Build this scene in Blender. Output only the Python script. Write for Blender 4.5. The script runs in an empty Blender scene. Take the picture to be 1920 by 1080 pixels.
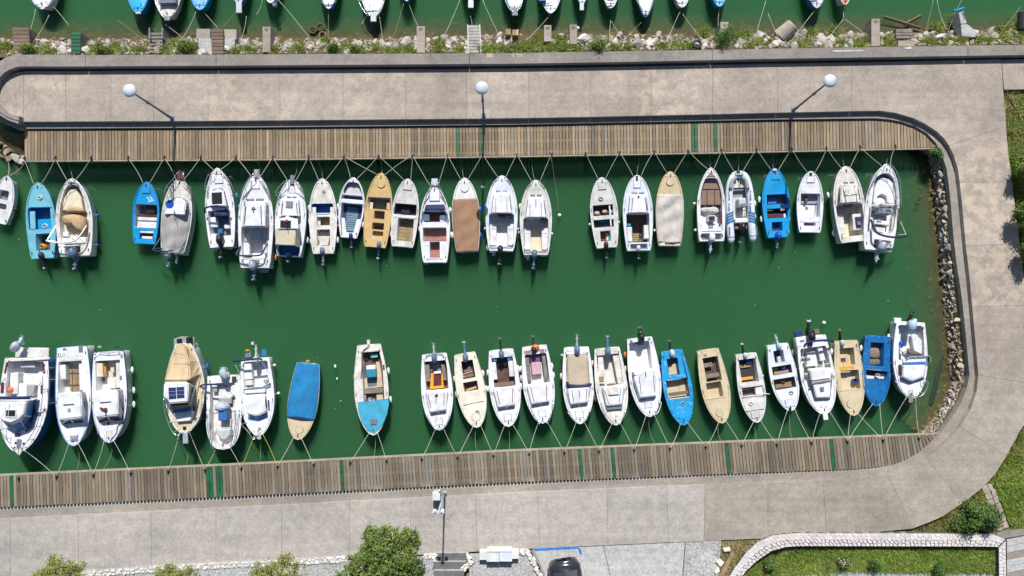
import bpy, bmesh, math, random
import numpy as np
from mathutils import Vector, Matrix, Euler
random.seed(7)
S = bpy.context.scene
COL = S.collection
R = math.radians

# ------------------------------------------------------------------ camera
CAMZ, FPX = 40.0, 1280.0
cam = bpy.data.cameras.new('camera')
cam.sensor_width = 36.0
cam.lens = 36.0 * FPX / 1920.0
cam.clip_start = 0.5
cam.clip_end = 3000
camo = bpy.data.objects.new('camera', cam)
COL.objects.link(camo)
camo.location = (0, 0, CAMZ)
camo.rotation_euler = (0.04684, -0.01171, 0)
S.camera = camo
CM = Euler((0.04684, -0.01171, 0)).to_matrix()

# ------------------------------------------------------------------ light
SUN_EL, SUN_AZ = R(45.0), R(1.5)          # azimuth from +Y towards +X
w = bpy.data.worlds.new('World')
S.world = w
w.use_nodes = True
nt = w.node_tree
sky = nt.nodes.new('ShaderNodeTexSky')
sky.sky_type = 'NISHITA'
sky.sun_disc = False
sky.sun_elevation = SUN_EL
sky.sun_rotation = SUN_AZ
nt.links.new(sky.outputs[0], nt.nodes['Background'].inputs[0])
nt.nodes['Background'].inputs[1].default_value = 0.07
sun = bpy.data.lights.new('sun', 'SUN')
sun.energy = 4.9
sun.angle = R(0.53)
sun.color = (1.0, 0.97, 0.92)
suno = bpy.data.objects.new('sun', sun)
COL.objects.link(suno)
sd = Vector((math.sin(SUN_AZ) * math.cos(SUN_EL), math.cos(SUN_AZ) * math.cos(SUN_EL), math.sin(SUN_EL)))
suno.rotation_euler = sd.to_track_quat('Z', 'Y').to_euler()
suno.location = sd * 80
S.view_settings.view_transform = 'Standard'
S.view_settings.look = 'None'
S.view_settings.exposure = 0.33
S.view_settings.gamma = 1.0
S.view_settings.use_curve_mapping = False
S.render.engine = 'CYCLES'
S.cycles.use_denoising = True
S.cycles.max_bounces = 6
S.cycles.transparent_max_bounces = 8
S.cycles.volume_bounces = 2
S.cycles.sample_clamp_indirect = 4.0

# ------------------------------------------------------------------ helpers
def P(px, py, z=0.0):
    d = CM @ Vector((px - 960.0, 540.0 - py, -FPX))
    k = (z - CAMZ) / d.z
    return Vector((d.x * k, d.y * k, z))

def tagthing(o, label, cat, group=None, kind=None):
    if label: o['label'] = label
    if cat: o['category'] = cat
    if group: o['group'] = group
    if kind: o['kind'] = kind
    return o

def mesh(name, verts, faces, mat=None, smooth=False, bev=0.0, seg=1):
    me = bpy.data.meshes.new(name)
    me.from_pydata([tuple(v) for v in verts], [], faces)
    if bev > 0:
        bm = bmesh.new(); bm.from_mesh(me)
        bmesh.ops.recalc_face_normals(bm, faces=bm.faces)
        bmesh.ops.bevel(bm, geom=[e for e in bm.edges if len(e.link_faces) == 2 and e.calc_face_angle(0) > 0.5],
                        offset=bev, segments=seg, affect='EDGES', clamp_overlap=True)
        bm.to_mesh(me); bm.free()
    if mat: me.materials.append(mat)
    if smooth:
        me.polygons.foreach_set('use_smooth', [True] * len(me.polygons))
    me.update()
    return me

def link(name, me, parent=None):
    o = bpy.data.objects.new(name, me)
    COL.objects.link(o)
    if parent is not None: o.parent = parent
    return o

def obj(name, verts, faces, mat, parent=None, smooth=False, bev=0.0, seg=1):
    return link(name, mesh(name, verts, faces, mat, smooth, bev, seg), parent)

def empty(name, loc, rz=0.0):
    o = bpy.data.objects.new(name, None)
    COL.objects.link(o)
    o.location = loc
    o.rotation_euler = (0, 0, rz)
    return o

class MB:
    """collects plain shapes into one mesh"""
    def __init__(self): self.v = []; self.f = []
    def add(self, v, f):
        n = len(self.v)
        self.v += [tuple(p) for p in v]
        self.f += [tuple(i + n for i in q) for q in f]
        return self
    def box(self, x0, y0, z0, x1, y1, z1): return self.add(*boxvf(x0, y0, z0, x1, y1, z1))
    def prism(self, poly, z0, z1): return self.add(*prismvf(poly, z0, z1))
    def tube(self, pts, r, n=6, r2=None): return self.add(*tubevf(pts, r, n, r2))
    def ell(self, c, rx, ry, rz, nu=10, nv=6): return self.add(*ellvf(c, rx, ry, rz, nu, nv))
    def build(self, name, mat, parent=None, smooth=False, bev=0.0, seg=1):
        return obj(name, self.v, self.f, mat, parent, smooth, bev, seg)

def boxvf(x0, y0, z0, x1, y1, z1):
    return ([(x0, y0, z0), (x1, y0, z0), (x1, y1, z0), (x0, y1, z0), (x0, y0, z1), (x1, y0, z1), (x1, y1, z1), (x0, y1, z1)],
            [(3, 2, 1, 0), (4, 5, 6, 7), (0, 1, 5, 4), (1, 2, 6, 5), (2, 3, 7, 6), (3, 0, 4, 7)])

def area2(poly):
    return sum(poly[i - 1][0] * poly[i][1] - poly[i][0] * poly[i - 1][1] for i in range(len(poly)))

def prismvf(poly, z0, z1, top=None):
    poly = [(p[0], p[1]) for p in poly]
    tp = poly if top is None else [(p[0], p[1]) for p in top]
    if area2(poly) < 0: poly = poly[::-1]; tp = tp[::-1]
    n = len(poly)
    v = [(p[0], p[1], z0) for p in poly] + [(p[0], p[1], z1) for p in tp]
    f = [tuple(range(n - 1, -1, -1)), tuple(range(n, 2 * n))] + [(i, (i + 1) % n, n + (i + 1) % n, n + i) for i in range(n)]
    return v, f

def stripvf(A, B, z0, z1):
    """solid between two matched polylines (A and B lists of xy)"""
    n = len(A)
    v = [(p[0], p[1], z1) for p in A] + [(p[0], p[1], z1) for p in B] + [(p[0], p[1], z0) for p in A] + [(p[0], p[1], z0) for p in B]
    f = []
    for i in range(n - 1):
        f += [(i, i + 1, n + i + 1, n + i), (2 * n + i, 3 * n + i, 3 * n + i + 1, 2 * n + i + 1),
              (i, 2 * n + i, 2 * n + i + 1, i + 1), (n + i, n + i + 1, 3 * n + i + 1, 3 * n + i)]
    f += [(0, n, 3 * n, 2 * n), (n - 1, 3 * n - 1, 4 * n - 1, 2 * n - 1)]
    return v, f

def tubevf(pts, r, n=6, r2=None):
    pts = [Vector(p) for p in pts]
    v = []; f = []
    m = len(pts)
    for i, p in enumerate(pts):
        t = (pts[min(i + 1, m - 1)] - pts[max(i - 1, 0)])
        if t.length < 1e-6: t = Vector((0, 0, 1))
        t.normalize()
        a = t.cross(Vector((0, 0, 1)))
        if a.length < 0.05: a = t.cross(Vector((1, 0, 0)))
        a.normalize(); b = t.cross(a)
        rr = r if r2 is None else r + (r2 - r) * i / (m - 1)
        for k in range(n):
            an = 2 * math.pi * k / n
            v.append(p + a * (rr * math.cos(an)) + b * (rr * math.sin(an)))
    for i in range(m - 1):
        for k in range(n):
            k2 = (k + 1) % n
            f.append((i * n + k, i * n + k2, (i + 1) * n + k2, (i + 1) * n + k))
    f.append(tuple(range(n - 1, -1, -1))); f.append(tuple(range((m - 1) * n, m * n)))
    return v, f

def ellvf(c, rx, ry, rz, nu=10, nv=6):
    v = [(c[0], c[1], c[2] - rz)]
    f = []
    for j in range(1, nv):
        ph = -math.pi / 2 + math.pi * j / nv
        for i in range(nu):
            th = 2 * math.pi * i / nu
            v.append((c[0] + rx * math.cos(ph) * math.cos(th), c[1] + ry * math.cos(ph) * math.sin(th), c[2] + rz * math.sin(ph)))
    v.append((c[0], c[1], c[2] + rz))
    for i in range(nu):
        f.append((0, 1 + (i + 1) % nu, 1 + i))
        for j in range(nv - 2):
            a = 1 + j * nu
            f.append((a + i, a + (i + 1) % nu, a + nu + (i + 1) % nu, a + nu + i))
        a = 1 + (nv - 2) * nu
        f.append((a + i, a + (i + 1) % nu, len(v) - 1))
    return v, f

def discvf(cx, cy, z0, z1, r, n=20):
    return prismvf([(cx + r * math.cos(2 * math.pi * k / n), cy + r * math.sin(2 * math.pi * k / n)) for k in range(n)], z0, z1)

def spline(pts, n=6):
    """Catmull-Rom through points (tuples of any length)"""
    pts = [np.array(p, float) for p in pts]
    q = [2 * pts[0] - pts[1]] + pts + [2 * pts[-1] - pts[-2]]
    out = []
    for i in range(1, len(q) - 2):
        for k in range(n):
            t = k / n
            out.append(0.5 * (2 * q[i] + (q[i + 1] - q[i - 1]) * t + (2 * q[i - 1] - 5 * q[i] + 4 * q[i + 1] - q[i + 2]) * t * t
                              + (3 * q[i] - q[i - 1] - 3 * q[i + 1] + q[i + 2]) * t ** 3))
    out.append(pts[-1])
    return [tuple(p) for p in out]

def lerp(poly, x):
    return float(np.interp(x, [p[0] for p in poly], [p[1] for p in poly]))

# ------------------------------------------------------------------ materials
def newmat(name):
    m = bpy.data.materials.new(name)
    m.use_nodes = True
    t = m.node_tree
    return m, t, t.nodes['Principled BSDF'], (lambda k: t.nodes.new(k)), (lambda a, b: t.links.new(a, b))

def noise(t, vec, scale, detail=4, rough=0.55):
    n = t.nodes.new('ShaderNodeTexNoise')
    n.inputs['Scale'].default_value = scale
    n.inputs['Detail'].default_value = detail
    n.inputs['Roughness'].default_value = rough
    if vec is not None: t.links.new(vec, n.inputs['Vector'])
    return n.outputs['Fac']

def ramp(t, fac, stops):
    r = t.nodes.new('ShaderNodeValToRGB')
    els = r.color_ramp.elements
    while len(els) < len(stops): els.new(0.5)
    for e, (p, c) in zip(els, stops):
        e.position = p
        e.color = (c, c, c, 1) if not hasattr(c, '__len__') else (*c, 1)
    t.links.new(fac, r.inputs[0])
    return r.outputs[0]

def mixc(t, a, b, fac, mode='MIX'):
    m = t.nodes.new('ShaderNodeMix')
    m.data_type = 'RGBA'; m.blend_type = mode
    for k, v in ((6, a), (7, b), (0, fac)):
        if hasattr(v, 'is_linked'): t.links.new(v, m.inputs[k])
        elif k == 0: m.inputs[0].default_value = v
        else: m.inputs[k].default_value = (*v, 1) if hasattr(v, '__len__') else (v, v, v, 1)
    return m.outputs[2]

def pos(t, sc=(1, 1, 1)):
    g = t.nodes.new('ShaderNodeNewGeometry')
    if sc == (1, 1, 1): return g.outputs['Position']
    m = t.nodes.new('ShaderNodeMapping')
    m.inputs['Scale'].default_value = sc
    t.links.new(g.outputs['Position'], m.inputs[0])
    return m.outputs[0]

def bumpn(t, b, fac, strength, dist=0.02):
    n = t.nodes.new('ShaderNodeBump')
    n.inputs['Strength'].default_value = strength
    n.inputs['Distance'].default_value = dist
    t.links.new(fac, n.inputs['Height'])
    t.links.new(n.outputs[0], b.inputs['Normal'])

MC = {}
def paint(name, c, rough=0.35, dirt=0.22, wear=None, wearc=(0.7, 0.72, 0.72), bump=0.0, metal=0.0, rnd=0.0):
    """painted or moulded surface with grime blotches and optional worn patches"""
    if name in MC: return MC[name]
    m, t, b, N, L = newmat(name)
    p = pos(t)
    f1 = ramp(t, noise(t, p, 2.2, 6, 0.65), [(0.35, 1 - dirt), (0.62, 1.0)])
    f2 = ramp(t, noise(t, p, 22, 4, 0.7), [(0.3, 1 - dirt * 0.55), (0.6, 1.0)])
    col = mixc(t, c, f1, 1.0, 'MULTIPLY')
    col = mixc(t, col, f2, 1.0, 'MULTIPLY')
    if wear:
        wm = ramp(t, noise(t, pos(t, (1, 1, 1)), 4.5, 8, 0.7), [(1 - wear, 0.0), (1 - wear + 0.06, 1.0)])
        col = mixc(t, col, wearc, wm)
    if rnd:
        oi = N('ShaderNodeObjectInfo')
        rr = ramp(t, oi.outputs['Random'], [(0, 1 - rnd), (1, 1 + rnd)])
        col = mixc(t, col, rr, 1.0, 'MULTIPLY')
    L(col, b.inputs['Base Color'])
    b.inputs['Roughness'].default_value = rough
    b.inputs['Metallic'].default_value = metal
    if bump: bumpn(t, b, noise(t, p, 40, 3), bump, 0.01)
    MC[name] = m
    return m

white = paint('white_gelcoat', (0.74, 0.75, 0.79), 0.3, 0.24)
white2 = paint('white_deck_paint', (0.72, 0.72, 0.72), 0.5, 0.3)
offwhite = paint('offwhite_gelcoat', (0.72, 0.69, 0.64), 0.4, 0.34)
greywhite = paint('weathered_white', (0.60, 0.59, 0.57), 0.6, 0.3)
bluewhite = paint('bluish_white', (0.66, 0.71, 0.82), 0.35, 0.22)
cream = paint('cream_gelcoat', (0.681, 0.607, 0.460), 0.4, 0.2)
beige = paint('beige_gelcoat', (0.561, 0.451, 0.281), 0.45, 0.18)
beige2 = paint('sand_gelcoat', (0.561, 0.468, 0.315), 0.45, 0.18)
yellow = paint('yellow_gelcoat', (0.57, 0.40, 0.18), 0.4, 0.16)
lblue = paint('light_blue_paint', (0.17, 0.46, 0.58), 0.45, 0.2)
blue = paint('blue_paint', (0.008, 0.225, 0.56), 0.4, 0.2)
azure = paint('azure_paint', (0.006, 0.29, 0.62), 0.4, 0.2)
wornblue = paint('worn_blue_paint', (0.006, 0.29, 0.62), 0.5, 0.25, wear=0.43, wearc=(0.2, 0.46, 0.66))
navyp = paint('deep_blue_paint', (0.006, 0.125, 0.36), 0.4, 0.25, wear=0.43, wearc=(0.02, 0.21, 0.46))
cyan = paint('cyan_paint', (0.056, 0.368, 0.544), 0.5, 0.25, wear=0.34, wearc=(0.128, 0.288, 0.360))
dkblue = paint('dark_blue_trim', (0.012, 0.03, 0.12), 0.5, 0.2)
mblue = paint('mid_blue_trim', (0.028, 0.14, 0.38), 0.5, 0.2)
slate = paint('slate_grey', (0.16, 0.18, 0.22), 0.5, 0.2)
grey = paint('mid_grey', (0.30, 0.30, 0.31), 0.5, 0.2)
lgrey = paint('light_grey', (0.5, 0.52, 0.55), 0.45, 0.2)
black = paint('black_plastic', (0.012, 0.012, 0.016), 0.4, 0.2)
dark = paint('dark_rubber', (0.03, 0.03, 0.035), 0.6, 0.2)
steel = paint('stainless_steel', (0.55, 0.57, 0.6), 0.25, 0.1, metal=0.8)
alu = paint('painted_aluminium', (0.45, 0.5, 0.58), 0.4, 0.1, metal=0.3)
obblue = paint('outboard_blue_grey', (0.10, 0.16, 0.25), 0.35, 0.2)
obpale = paint('outboard_pale_cover', (0.36, 0.48, 0.62), 0.5, 0.2)
obgrey = paint('outboard_silver_grey', (0.34, 0.37, 0.42), 0.35, 0.2)
brown = paint('brown_vinyl', (0.176, 0.120, 0.096), 0.6, 0.2)
maroon = paint('maroon_wood', (0.12, 0.03, 0.03), 0.4, 0.3)
pink = paint('faded_red_deck', (0.391, 0.170, 0.145), 0.6, 0.3)
pinkpad = paint('pink_pad', (0.527, 0.340, 0.391), 0.7, 0.15)
orange = paint('orange_vinyl', (0.72, 0.17, 0.03), 0.5, 0.2)
amber = paint('amber_varnish', (0.70, 0.33, 0.03), 0.4, 0.2)
teal = paint('teal_plastic', (0.05, 0.42, 0.36), 0.5, 0.2)
red = paint('red_plastic', (0.6, 0.05, 0.03), 0.4, 0.2)
bucketblue = paint('blue_plastic', (0.012, 0.07, 0.42), 0.35, 0.15)
ropem = paint('cream_rope', (0.651, 0.616, 0.528), 0.9, 0.3)
ropey = paint('yellow_rope', (0.65, 0.50, 0.06), 0.9, 0.2)
ropeg = paint('greenish_rope', (0.30, 0.32, 0.20), 0.9, 0.3)
woodb = paint('brown_boards', (0.128, 0.072, 0.051), 0.7, 0.4)
woodt = paint('tan_boards', (0.340, 0.238, 0.128), 0.7, 0.4)
woodg = paint('grey_boards', (0.230, 0.204, 0.178), 0.8, 0.35)
teak = paint('teak_deck', (0.288, 0.192, 0.128), 0.6, 0.25)

def fabric(name, c, folds=0.5, dirt=0.2, sc=3.0):
    m, t, b, N, L = newmat(name)
    p = pos(t)
    f1 = ramp(t, noise(t, p, 1.6, 5, 0.6), [(0.35, 1 - dirt), (0.65, 1.0)])
    col = mixc(t, c, f1, 1.0, 'MULTIPLY')
    L(col, b.inputs['Base Color'])
    b.inputs['Roughness'].default_value = 0.85
    bumpn(t, b, noise(t, pos(t, (1, 0.35, 1)), sc * 2, 5, 0.6), folds, 0.05)
    return m
f_grey = fabric('grey_canvas', (0.365, 0.348, 0.340))
f_brown = fabric('brown_canvas', (0.306, 0.178, 0.106), 0.8)
f_beige = fabric('beige_canvas', (0.468, 0.391, 0.289))
f_tan = fabric('tan_canvas', (0.425, 0.289, 0.162), 0.6)
f_cream = fabric('cream_canvas', (0.527, 0.476, 0.357))
f_plastic = fabric('pale_plastic_sheet', (0.527, 0.493, 0.451), 0.9, 0.3, 4)
f_blue = fabric('blue_tarpaulin', (0.008, 0.19, 0.44), 0.2, 0.3)
f_navy = fabric('navy_canvas', (0.009, 0.019, 0.077), 0.5)
f_pale = fabric('pale_grey_cover', (0.493, 0.476, 0.459), 0.6)
f_cush = fabric('brown_cushion', (0.212, 0.140, 0.102), 0.15)

def glass():
    m, t, b, N, L = newmat('dark_glass')
    b.inputs['Base Color'].default_value = (0.015, 0.02, 0.035, 1)
    b.inputs['Roughness'].default_value = 0.06
    return m
glassm = glass()
def clear_glass():
    m, t, b, N, L = newmat('tinted_screen')
    tr = N('ShaderNodeBsdfTransparent'); tr.inputs[0].default_value = (0.55, 0.68, 0.78, 1)
    b.inputs['Base Color'].default_value = (0.03, 0.05, 0.08, 1)
    b.inputs['Roughness'].default_value = 0.05
    mx = N('ShaderNodeMixShader'); mx.inputs[0].default_value = 0.4
    L(tr.outputs[0], mx.inputs[1]); L(b.outputs[0], mx.inputs[2])
    L(mx.outputs[0], t.nodes['Material Output'].inputs[0])
    return m
screenm = clear_glass()

def concrete(name, c1, c2, patch=None, patchc=(0.5, 0.42, 0.36), rnd=0.075, grain=0.13):
    m, t, b, N, L = newmat(name)
    p = pos(t)
    big = noise(t, p, 0.35, 6, 0.62)
    col = ramp(t, big, [(0.32, c1), (0.68, c2)])
    f2 = ramp(t, noise(t, p, 2.3, 8, 0.75), [(0.3, 0.78), (0.65, 1.08)])
    f3 = ramp(t, noise(t, p, 9, 5, 0.85), [(0.36, 1 - grain * 1.6), (0.64, 1 + grain * 1.3)])
    col = mixc(t, col, f2, 1.0, 'MULTIPLY')
    col = mixc(t, col, f3, 1.0, 'MULTIPLY')
    if patch:
        reg = ramp(t, noise(t, p, 0.16, 2), [(0.52, 0.0), (0.62, 1.0)])
        sx = N('ShaderNodeSeparateXYZ'); L(p, sx.inputs[0])
        def band(sock, c, w):
            a_ = N('ShaderNodeMath'); a_.operation = 'SUBTRACT'; L(sx.outputs[sock], a_.inputs[0]); a_.inputs[1].default_value = c
            b_ = N('ShaderNodeMath'); b_.operation = 'ABSOLUTE'; L(a_.outputs[0], b_.inputs[0])
            r_ = N('ShaderNodeMapRange'); r_.inputs[1].default_value = w; r_.inputs[2].default_value = w + .35; r_.inputs[3].default_value = 1; r_.inputs[4].default_value = 0
            L(b_.outputs[0], r_.inputs[0]); return r_.outputs[0]
        reg = mixc(t, reg, mixc(t, band(0, 9.5, 1.5), mixc(t, band(0, 28, 2.6), band(1, 5.4, 4.6), 1.0, 'MULTIPLY'), 1.0, 'ADD'), 1.0, 'LIGHTEN')
        pm = ramp(t, noise(t, p, 1.3, 8, 0.68), [(1 - patch, 0.0), (1 - patch + 0.05, 1.0)])
        mm = N('ShaderNodeMath'); mm.operation = 'MULTIPLY'
        L(reg, mm.inputs[0]); L(pm, mm.inputs[1])
        m2 = N('ShaderNodeMath'); m2.operation = 'MULTIPLY'; L(mm.outputs[0], m2.inputs[0]); m2.inputs[1].default_value = 0.6
        col = mixc(t, col, patchc, m2.outputs[0])
    # cracks, drip and tyre stains
    col = mixc(t, col, ramp(t, noise(t, pos(t, (0.12, 2.2, 1)), 1.0, 4, 0.6), [(0.3, 0.9), (0.65, 1.06)]), 1.0, 'MULTIPLY')
    st = ramp(t, noise(t, p, 0.9, 7, 0.75), [(0.64, 1.0), (0.76, 0.72)])
    col = mixc(t, col, st, 1.0, 'MULTIPLY')
    if rnd:
        oi = N('ShaderNodeObjectInfo')
        rr = ramp(t, oi.outputs['Random'], [(0, 1 - rnd), (1, 1 + rnd)])
        col = mixc(t, col, rr, 1.0, 'MULTIPLY')
    L(col, b.inputs['Base Color'])
    b.inputs['Roughness'].default_value = 0.9
    bumpn(t, b, noise(t, p, 18, 6, 0.7), 0.25, 0.01)
    return m
conc_top = concrete('pier_concrete', (0.275, 0.240, 0.207), (0.403, 0.345, 0.294), 0.50, (0.479, 0.386, 0.303))
conc_mid = concrete('bend_concrete', (0.240, 0.215, 0.180), (0.342, 0.305, 0.257), None)
conc_low = concrete('quay_concrete', (0.319, 0.294, 0.271), (0.419, 0.382, 0.345), None)
conc_par = concrete('parapet_concrete', (0.195, 0.176, 0.164), (0.281, 0.250, 0.226), None, rnd=0.05)
conc_ledge = concrete('ledge_concrete', (0.221, 0.201, 0.176), (0.312, 0.279, 0.238), None, rnd=0.04)
conc_pale = concrete('pale_concrete', (0.380, 0.380, 0.380), (0.441, 0.441, 0.433), None, rnd=0.03, grain=0.2)
conc_white = concrete('white_concrete', (0.578, 0.578, 0.578), (0.663, 0.663, 0.654), None, rnd=0.03, grain=0.06)
conc_post = concrete('post_concrete', (0.289, 0.246, 0.212), (0.391, 0.340, 0.289), None, rnd=0.1)
asph = concrete('step_stone', (0.111, 0.106, 0.106), (0.162, 0.153, 0.153), None, rnd=0.08)
gravelm = concrete('gravel', (0.323, 0.323, 0.315), (0.442, 0.442, 0.433), None, rnd=0.0, grain=0.4)

def woodmat(name, stops, along=(26, 1.2, 26)):
    m, t, b, N, L = newmat(name)
    oi = N('ShaderNodeObjectInfo')
    col = ramp(t, oi.outputs['Random'], stops)
    p = pos(t, along)
    g = ramp(t, noise(t, p, 1.0, 5, 0.7), [(0.3, 0.58), (0.66, 1.18)])
    k = ramp(t, noise(t, pos(t), 7, 3, 0.6), [(0.64, 1.0), (0.74, 0.55)])
    s = ramp(t, noise(t, pos(t), 0.5, 4, 0.6), [(0.35, 0.82), (0.65, 1.08)])
    for f in (g, k, s): col = mixc(t, col, f, 1.0, 'MULTIPLY')
    L(col, b.inputs['Base Color'])
    b.inputs['Roughness'].default_value = 0.85
    bumpn(t, b, noise(t, p, 1.0, 4), 0.3, 0.01)
    return m
plank_up = woodmat('upper_deck_boards', [(0, (0.197, 0.146, 0.092)), (0.25, (0.316, 0.237, 0.151)), (0.5, (0.164, 0.129, 0.089)), (0.75, (0.368, 0.283, 0.190)), (0.9, (0.253, 0.179, 0.097)), (1, (0.281, 0.247, 0.208))])
plank_low = woodmat('lower_deck_boards', [(0, (0.145, 0.115, 0.084)), (0.25, (0.216, 0.172, 0.122)), (0.5, (0.122, 0.099, 0.076)), (0.72, (0.265, 0.210, 0.146)), (0.88, (0.201, 0.182, 0.161)), (1, (0.280, 0.216, 0.139))])
plank_green = paint('green_painted_boards', (0.011, 0.117, 0.050), 0.6, 0.4)
beam_m = paint('edge_beam_wood', (0.391, 0.323, 0.246), 0.8, 0.3)
oldwood = woodmat('old_timber', [(0, (0.15, 0.10, 0.075)), (1, (0.22, 0.16, 0.12))], (1.5, 20, 20))

def rockmat(name, c1, c2, algae=True):
    m, t, b, N, L = newmat(name)
    oi = N('ShaderNodeObjectInfo')
    col = ramp(t, oi.outputs['Random'], [(0, c1), (0.6, c2), (0.85, (0.52, 0.50, 0.48)), (1, (0.30, 0.26, 0.22))])
    p = pos(t)
    g = ramp(t, noise(t, p, 5, 7, 0.7), [(0.3, 0.5), (0.65, 1.08)])
    col = mixc(t, col, g, 1.0, 'MULTIPLY')
    sx = N('ShaderNodeSeparateXYZ'); L(p, sx.inputs[0])
    mr = N('ShaderNodeMapRange'); mr.inputs[1].default_value = 0.06; mr.inputs[2].default_value = 0.26
    L(sx.outputs[2], mr.inputs[0])
    col = mixc(t, (0.085, 0.068, 0.02), col, mr.outputs[0])
    L(col, b.inputs['Base Color'])
    b.inputs['Roughness'].default_value = 0.9
    bumpn(t, b, noise(t, p, 9, 6, 0.7), 0.6, 0.04)
    return m
rock_top = rockmat('limestone_rock', (0.40, 0.36, 0.32), (0.58, 0.54, 0.50))
rock_dark = rockmat('brown_rock', (0.326, 0.247, 0.163), (0.570, 0.462, 0.348))
rubblem = paint('rubble', (0.42, 0.37, 0.31), 0.95, 0.5)
algaem = paint('algae_covered_stone', (0.17, 0.12, 0.03), 0.8, 0.5)
bankm = paint('bank_soil', (0.10, 0.078, 0.03), 0.95, 0.4)
wallstone = paint('white_limestone', (0.627, 0.589, 0.570), 0.8, 0.2, rnd=0.1, bump=0.4)
mortarm = paint('dark_joint', (0.10, 0.09, 0.10), 0.9, 0.2)
rowstone = paint('white_row_stone', (0.72, 0.68, 0.62), 0.8, 0.25, rnd=0.1, bump=0.5)

def leafmat(name, cols, trans=0.15):
    m, t, b, N, L = newmat(name)
    g = N('ShaderNodeNewGeometry')
    col = ramp(t, g.outputs['Random Per Island'], [(i / (len(cols) - 1), c) for i, c in enumerate(cols)])
    s = ramp(t, noise(t, pos(t), 1.1, 4), [(0.32, 0.72), (0.68, 1.22)])
    col = mixc(t, col, s, 1.0, 'MULTIPLY')
    L(col, b.inputs['Base Color'])
    b.inputs['Roughness'].default_value = 0.6
    tl = N('ShaderNodeBsdfTranslucent'); L(col, tl.inputs[0])
    mx = N('ShaderNodeMixShader'); mx.inputs[0].default_value = trans
    L(b.outputs[0], mx.inputs[1]); L(tl.outputs[0], mx.inputs[2])
    L(mx.outputs[0], t.nodes['Material Output'].inputs[0])
    return m
leaf_a = leafmat('olive_leaves', [(0.026, 0.071, 0.009), (0.115, 0.179, 0.025), (0.195, 0.245, 0.046), (0.067, 0.128, 0.015)])
leaf_b = leafmat('dark_leaves', [(0.023, 0.064, 0.012), (0.067, 0.143, 0.019), (0.119, 0.205, 0.029)])
leaf_y = leafmat('yellow_green_leaves', [(0.156, 0.180, 0.024), (0.264, 0.276, 0.060), (0.120, 0.180, 0.024), (0.288, 0.240, 0.084)])
grassm = leafmat('grass_blades', [(0.088, 0.204, 0.017), (0.156, 0.300, 0.028), (0.228, 0.322, 0.043), (0.350, 0.366, 0.085)])
drygrass = leafmat('dry_grass_blades', [(0.308, 0.274, 0.082), (0.185, 0.222, 0.041), (0.431, 0.359, 0.137), (0.139, 0.205, 0.027)])
petalm = paint('pale_pink_petals', (0.66, 0.45, 0.46), 0.7, 0.1)
barkm = paint('bark', (0.12, 0.09, 0.06), 0.9, 0.4)

def groundmat():
    m, t, b, N, L = newmat('lawn_soil')
    p = pos(t)
    col = ramp(t, noise(t, p, 0.6, 6, 0.6), [(0.35, (0.06, 0.13, 0.018)), (0.52, (0.10, 0.15, 0.026)), (0.62, (0.24, 0.19, 0.09))])
    f = ramp(t, noise(t, p, 14, 4, 0.7), [(0.3, 0.6), (0.7, 1.2)])
    col = mixc(t, col, f, 1.0, 'MULTIPLY')
    L(col, b.inputs['Base Color']); b.inputs['Roughness'].default_value = 1.0
    return m
groundm = groundmat()
drysoil = paint('dry_soil', (0.30, 0.22, 0.13), 0.95, 0.5)

def watermat():
    m, t, b, N, L = newmat('green_water')
    out = t.nodes['Material Output']
    t.nodes.remove(b)
    tr = N('ShaderNodeBsdfTransparent'); gl = N('ShaderNodeBsdfGlossy'); gl.inputs['Roughness'].default_value = 0.1
    fr = N('ShaderNodeFresnel'); fr.inputs[0].default_value = 1.33
    bp = N('ShaderNodeBump'); bp.inputs['Strength'].default_value = 0.15; bp.inputs['Distance'].default_value = 0.03
    L(noise(t, pos(t, (1, 1.6, 1)), 3.0, 4, 0.5), bp.inputs['Height']); L(bp.outputs[0], gl.inputs['Normal'])
    mx = N('ShaderNodeMixShader'); L(fr.outputs[0], mx.inputs[0]); L(tr.outputs[0], mx.inputs[1]); L(gl.outputs[0], mx.inputs[2])
    L(mx.outputs[0], out.inputs[0])
    v = N('ShaderNodeVolumePrincipled')
    v.inputs['Color'].default_value = (0.165, 0.485, 0.24, 1)
    v.inputs['Density'].default_value = 1.3
    v.inputs['Anisotropy'].default_value = 0.0
    L(v.outputs[0], out.inputs[1])
    return m
waterm = watermat()
# ================================================================== SETTING
ZP, ZL, ZD, ZW = 1.40, 1.13, 1.0, 1.76      # pavement, ledge, board deck, parapet top
def XY(px, py, z=0.0):
    p = P(px, py, z); return (p.x, p.y)
def PL(pts, z): return [XY(x, y, z) for x, y in pts]

# ---- water, bed
BANKW = PL([(-120, 77), (0, 75), (160, 74), (480, 73), (760, 73), (960, 66), (1100, 68), (1300, 66), (1440, 66), (1640, 62), (1760, 60), (2050, 56)], 0)
BASINW = PL([(1722, 278), (1741, 290), (1750, 340), (1755, 400), (1761, 460), (1767, 520), (1773, 600), (1780, 680), (1784, 716), (1768, 760), (1748, 790), (1726, 814)], 0)
PIERW = PL([(-60, 262), (0, 266), (30, 288), (44, 300)], 0)
gx = np.array([-300., 300])
gy = np.array([-300., 300])
GX, GY = np.meshgrid(gx, gy, indexing='ij')
nx, ny = GX.shape
V = np.stack([GX, GY, np.zeros_like(GX)], -1).reshape(-1, 3)
idx = np.arange(nx * ny).reshape(nx, ny)
F = np.stack([idx[:-1, :-1], idx[1:, :-1], idx[1:, 1:], idx[:-1, 1:]], -1).reshape(-1, 4)
border = list(idx[:, 0]) + list(idx[-1, 1:]) + list(idx[-2::-1, -1]) + list(idx[0, -2:0:-1])
n0 = len(V)
Vb = V[border].copy(); Vb[:, 2] = -4.5
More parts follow.
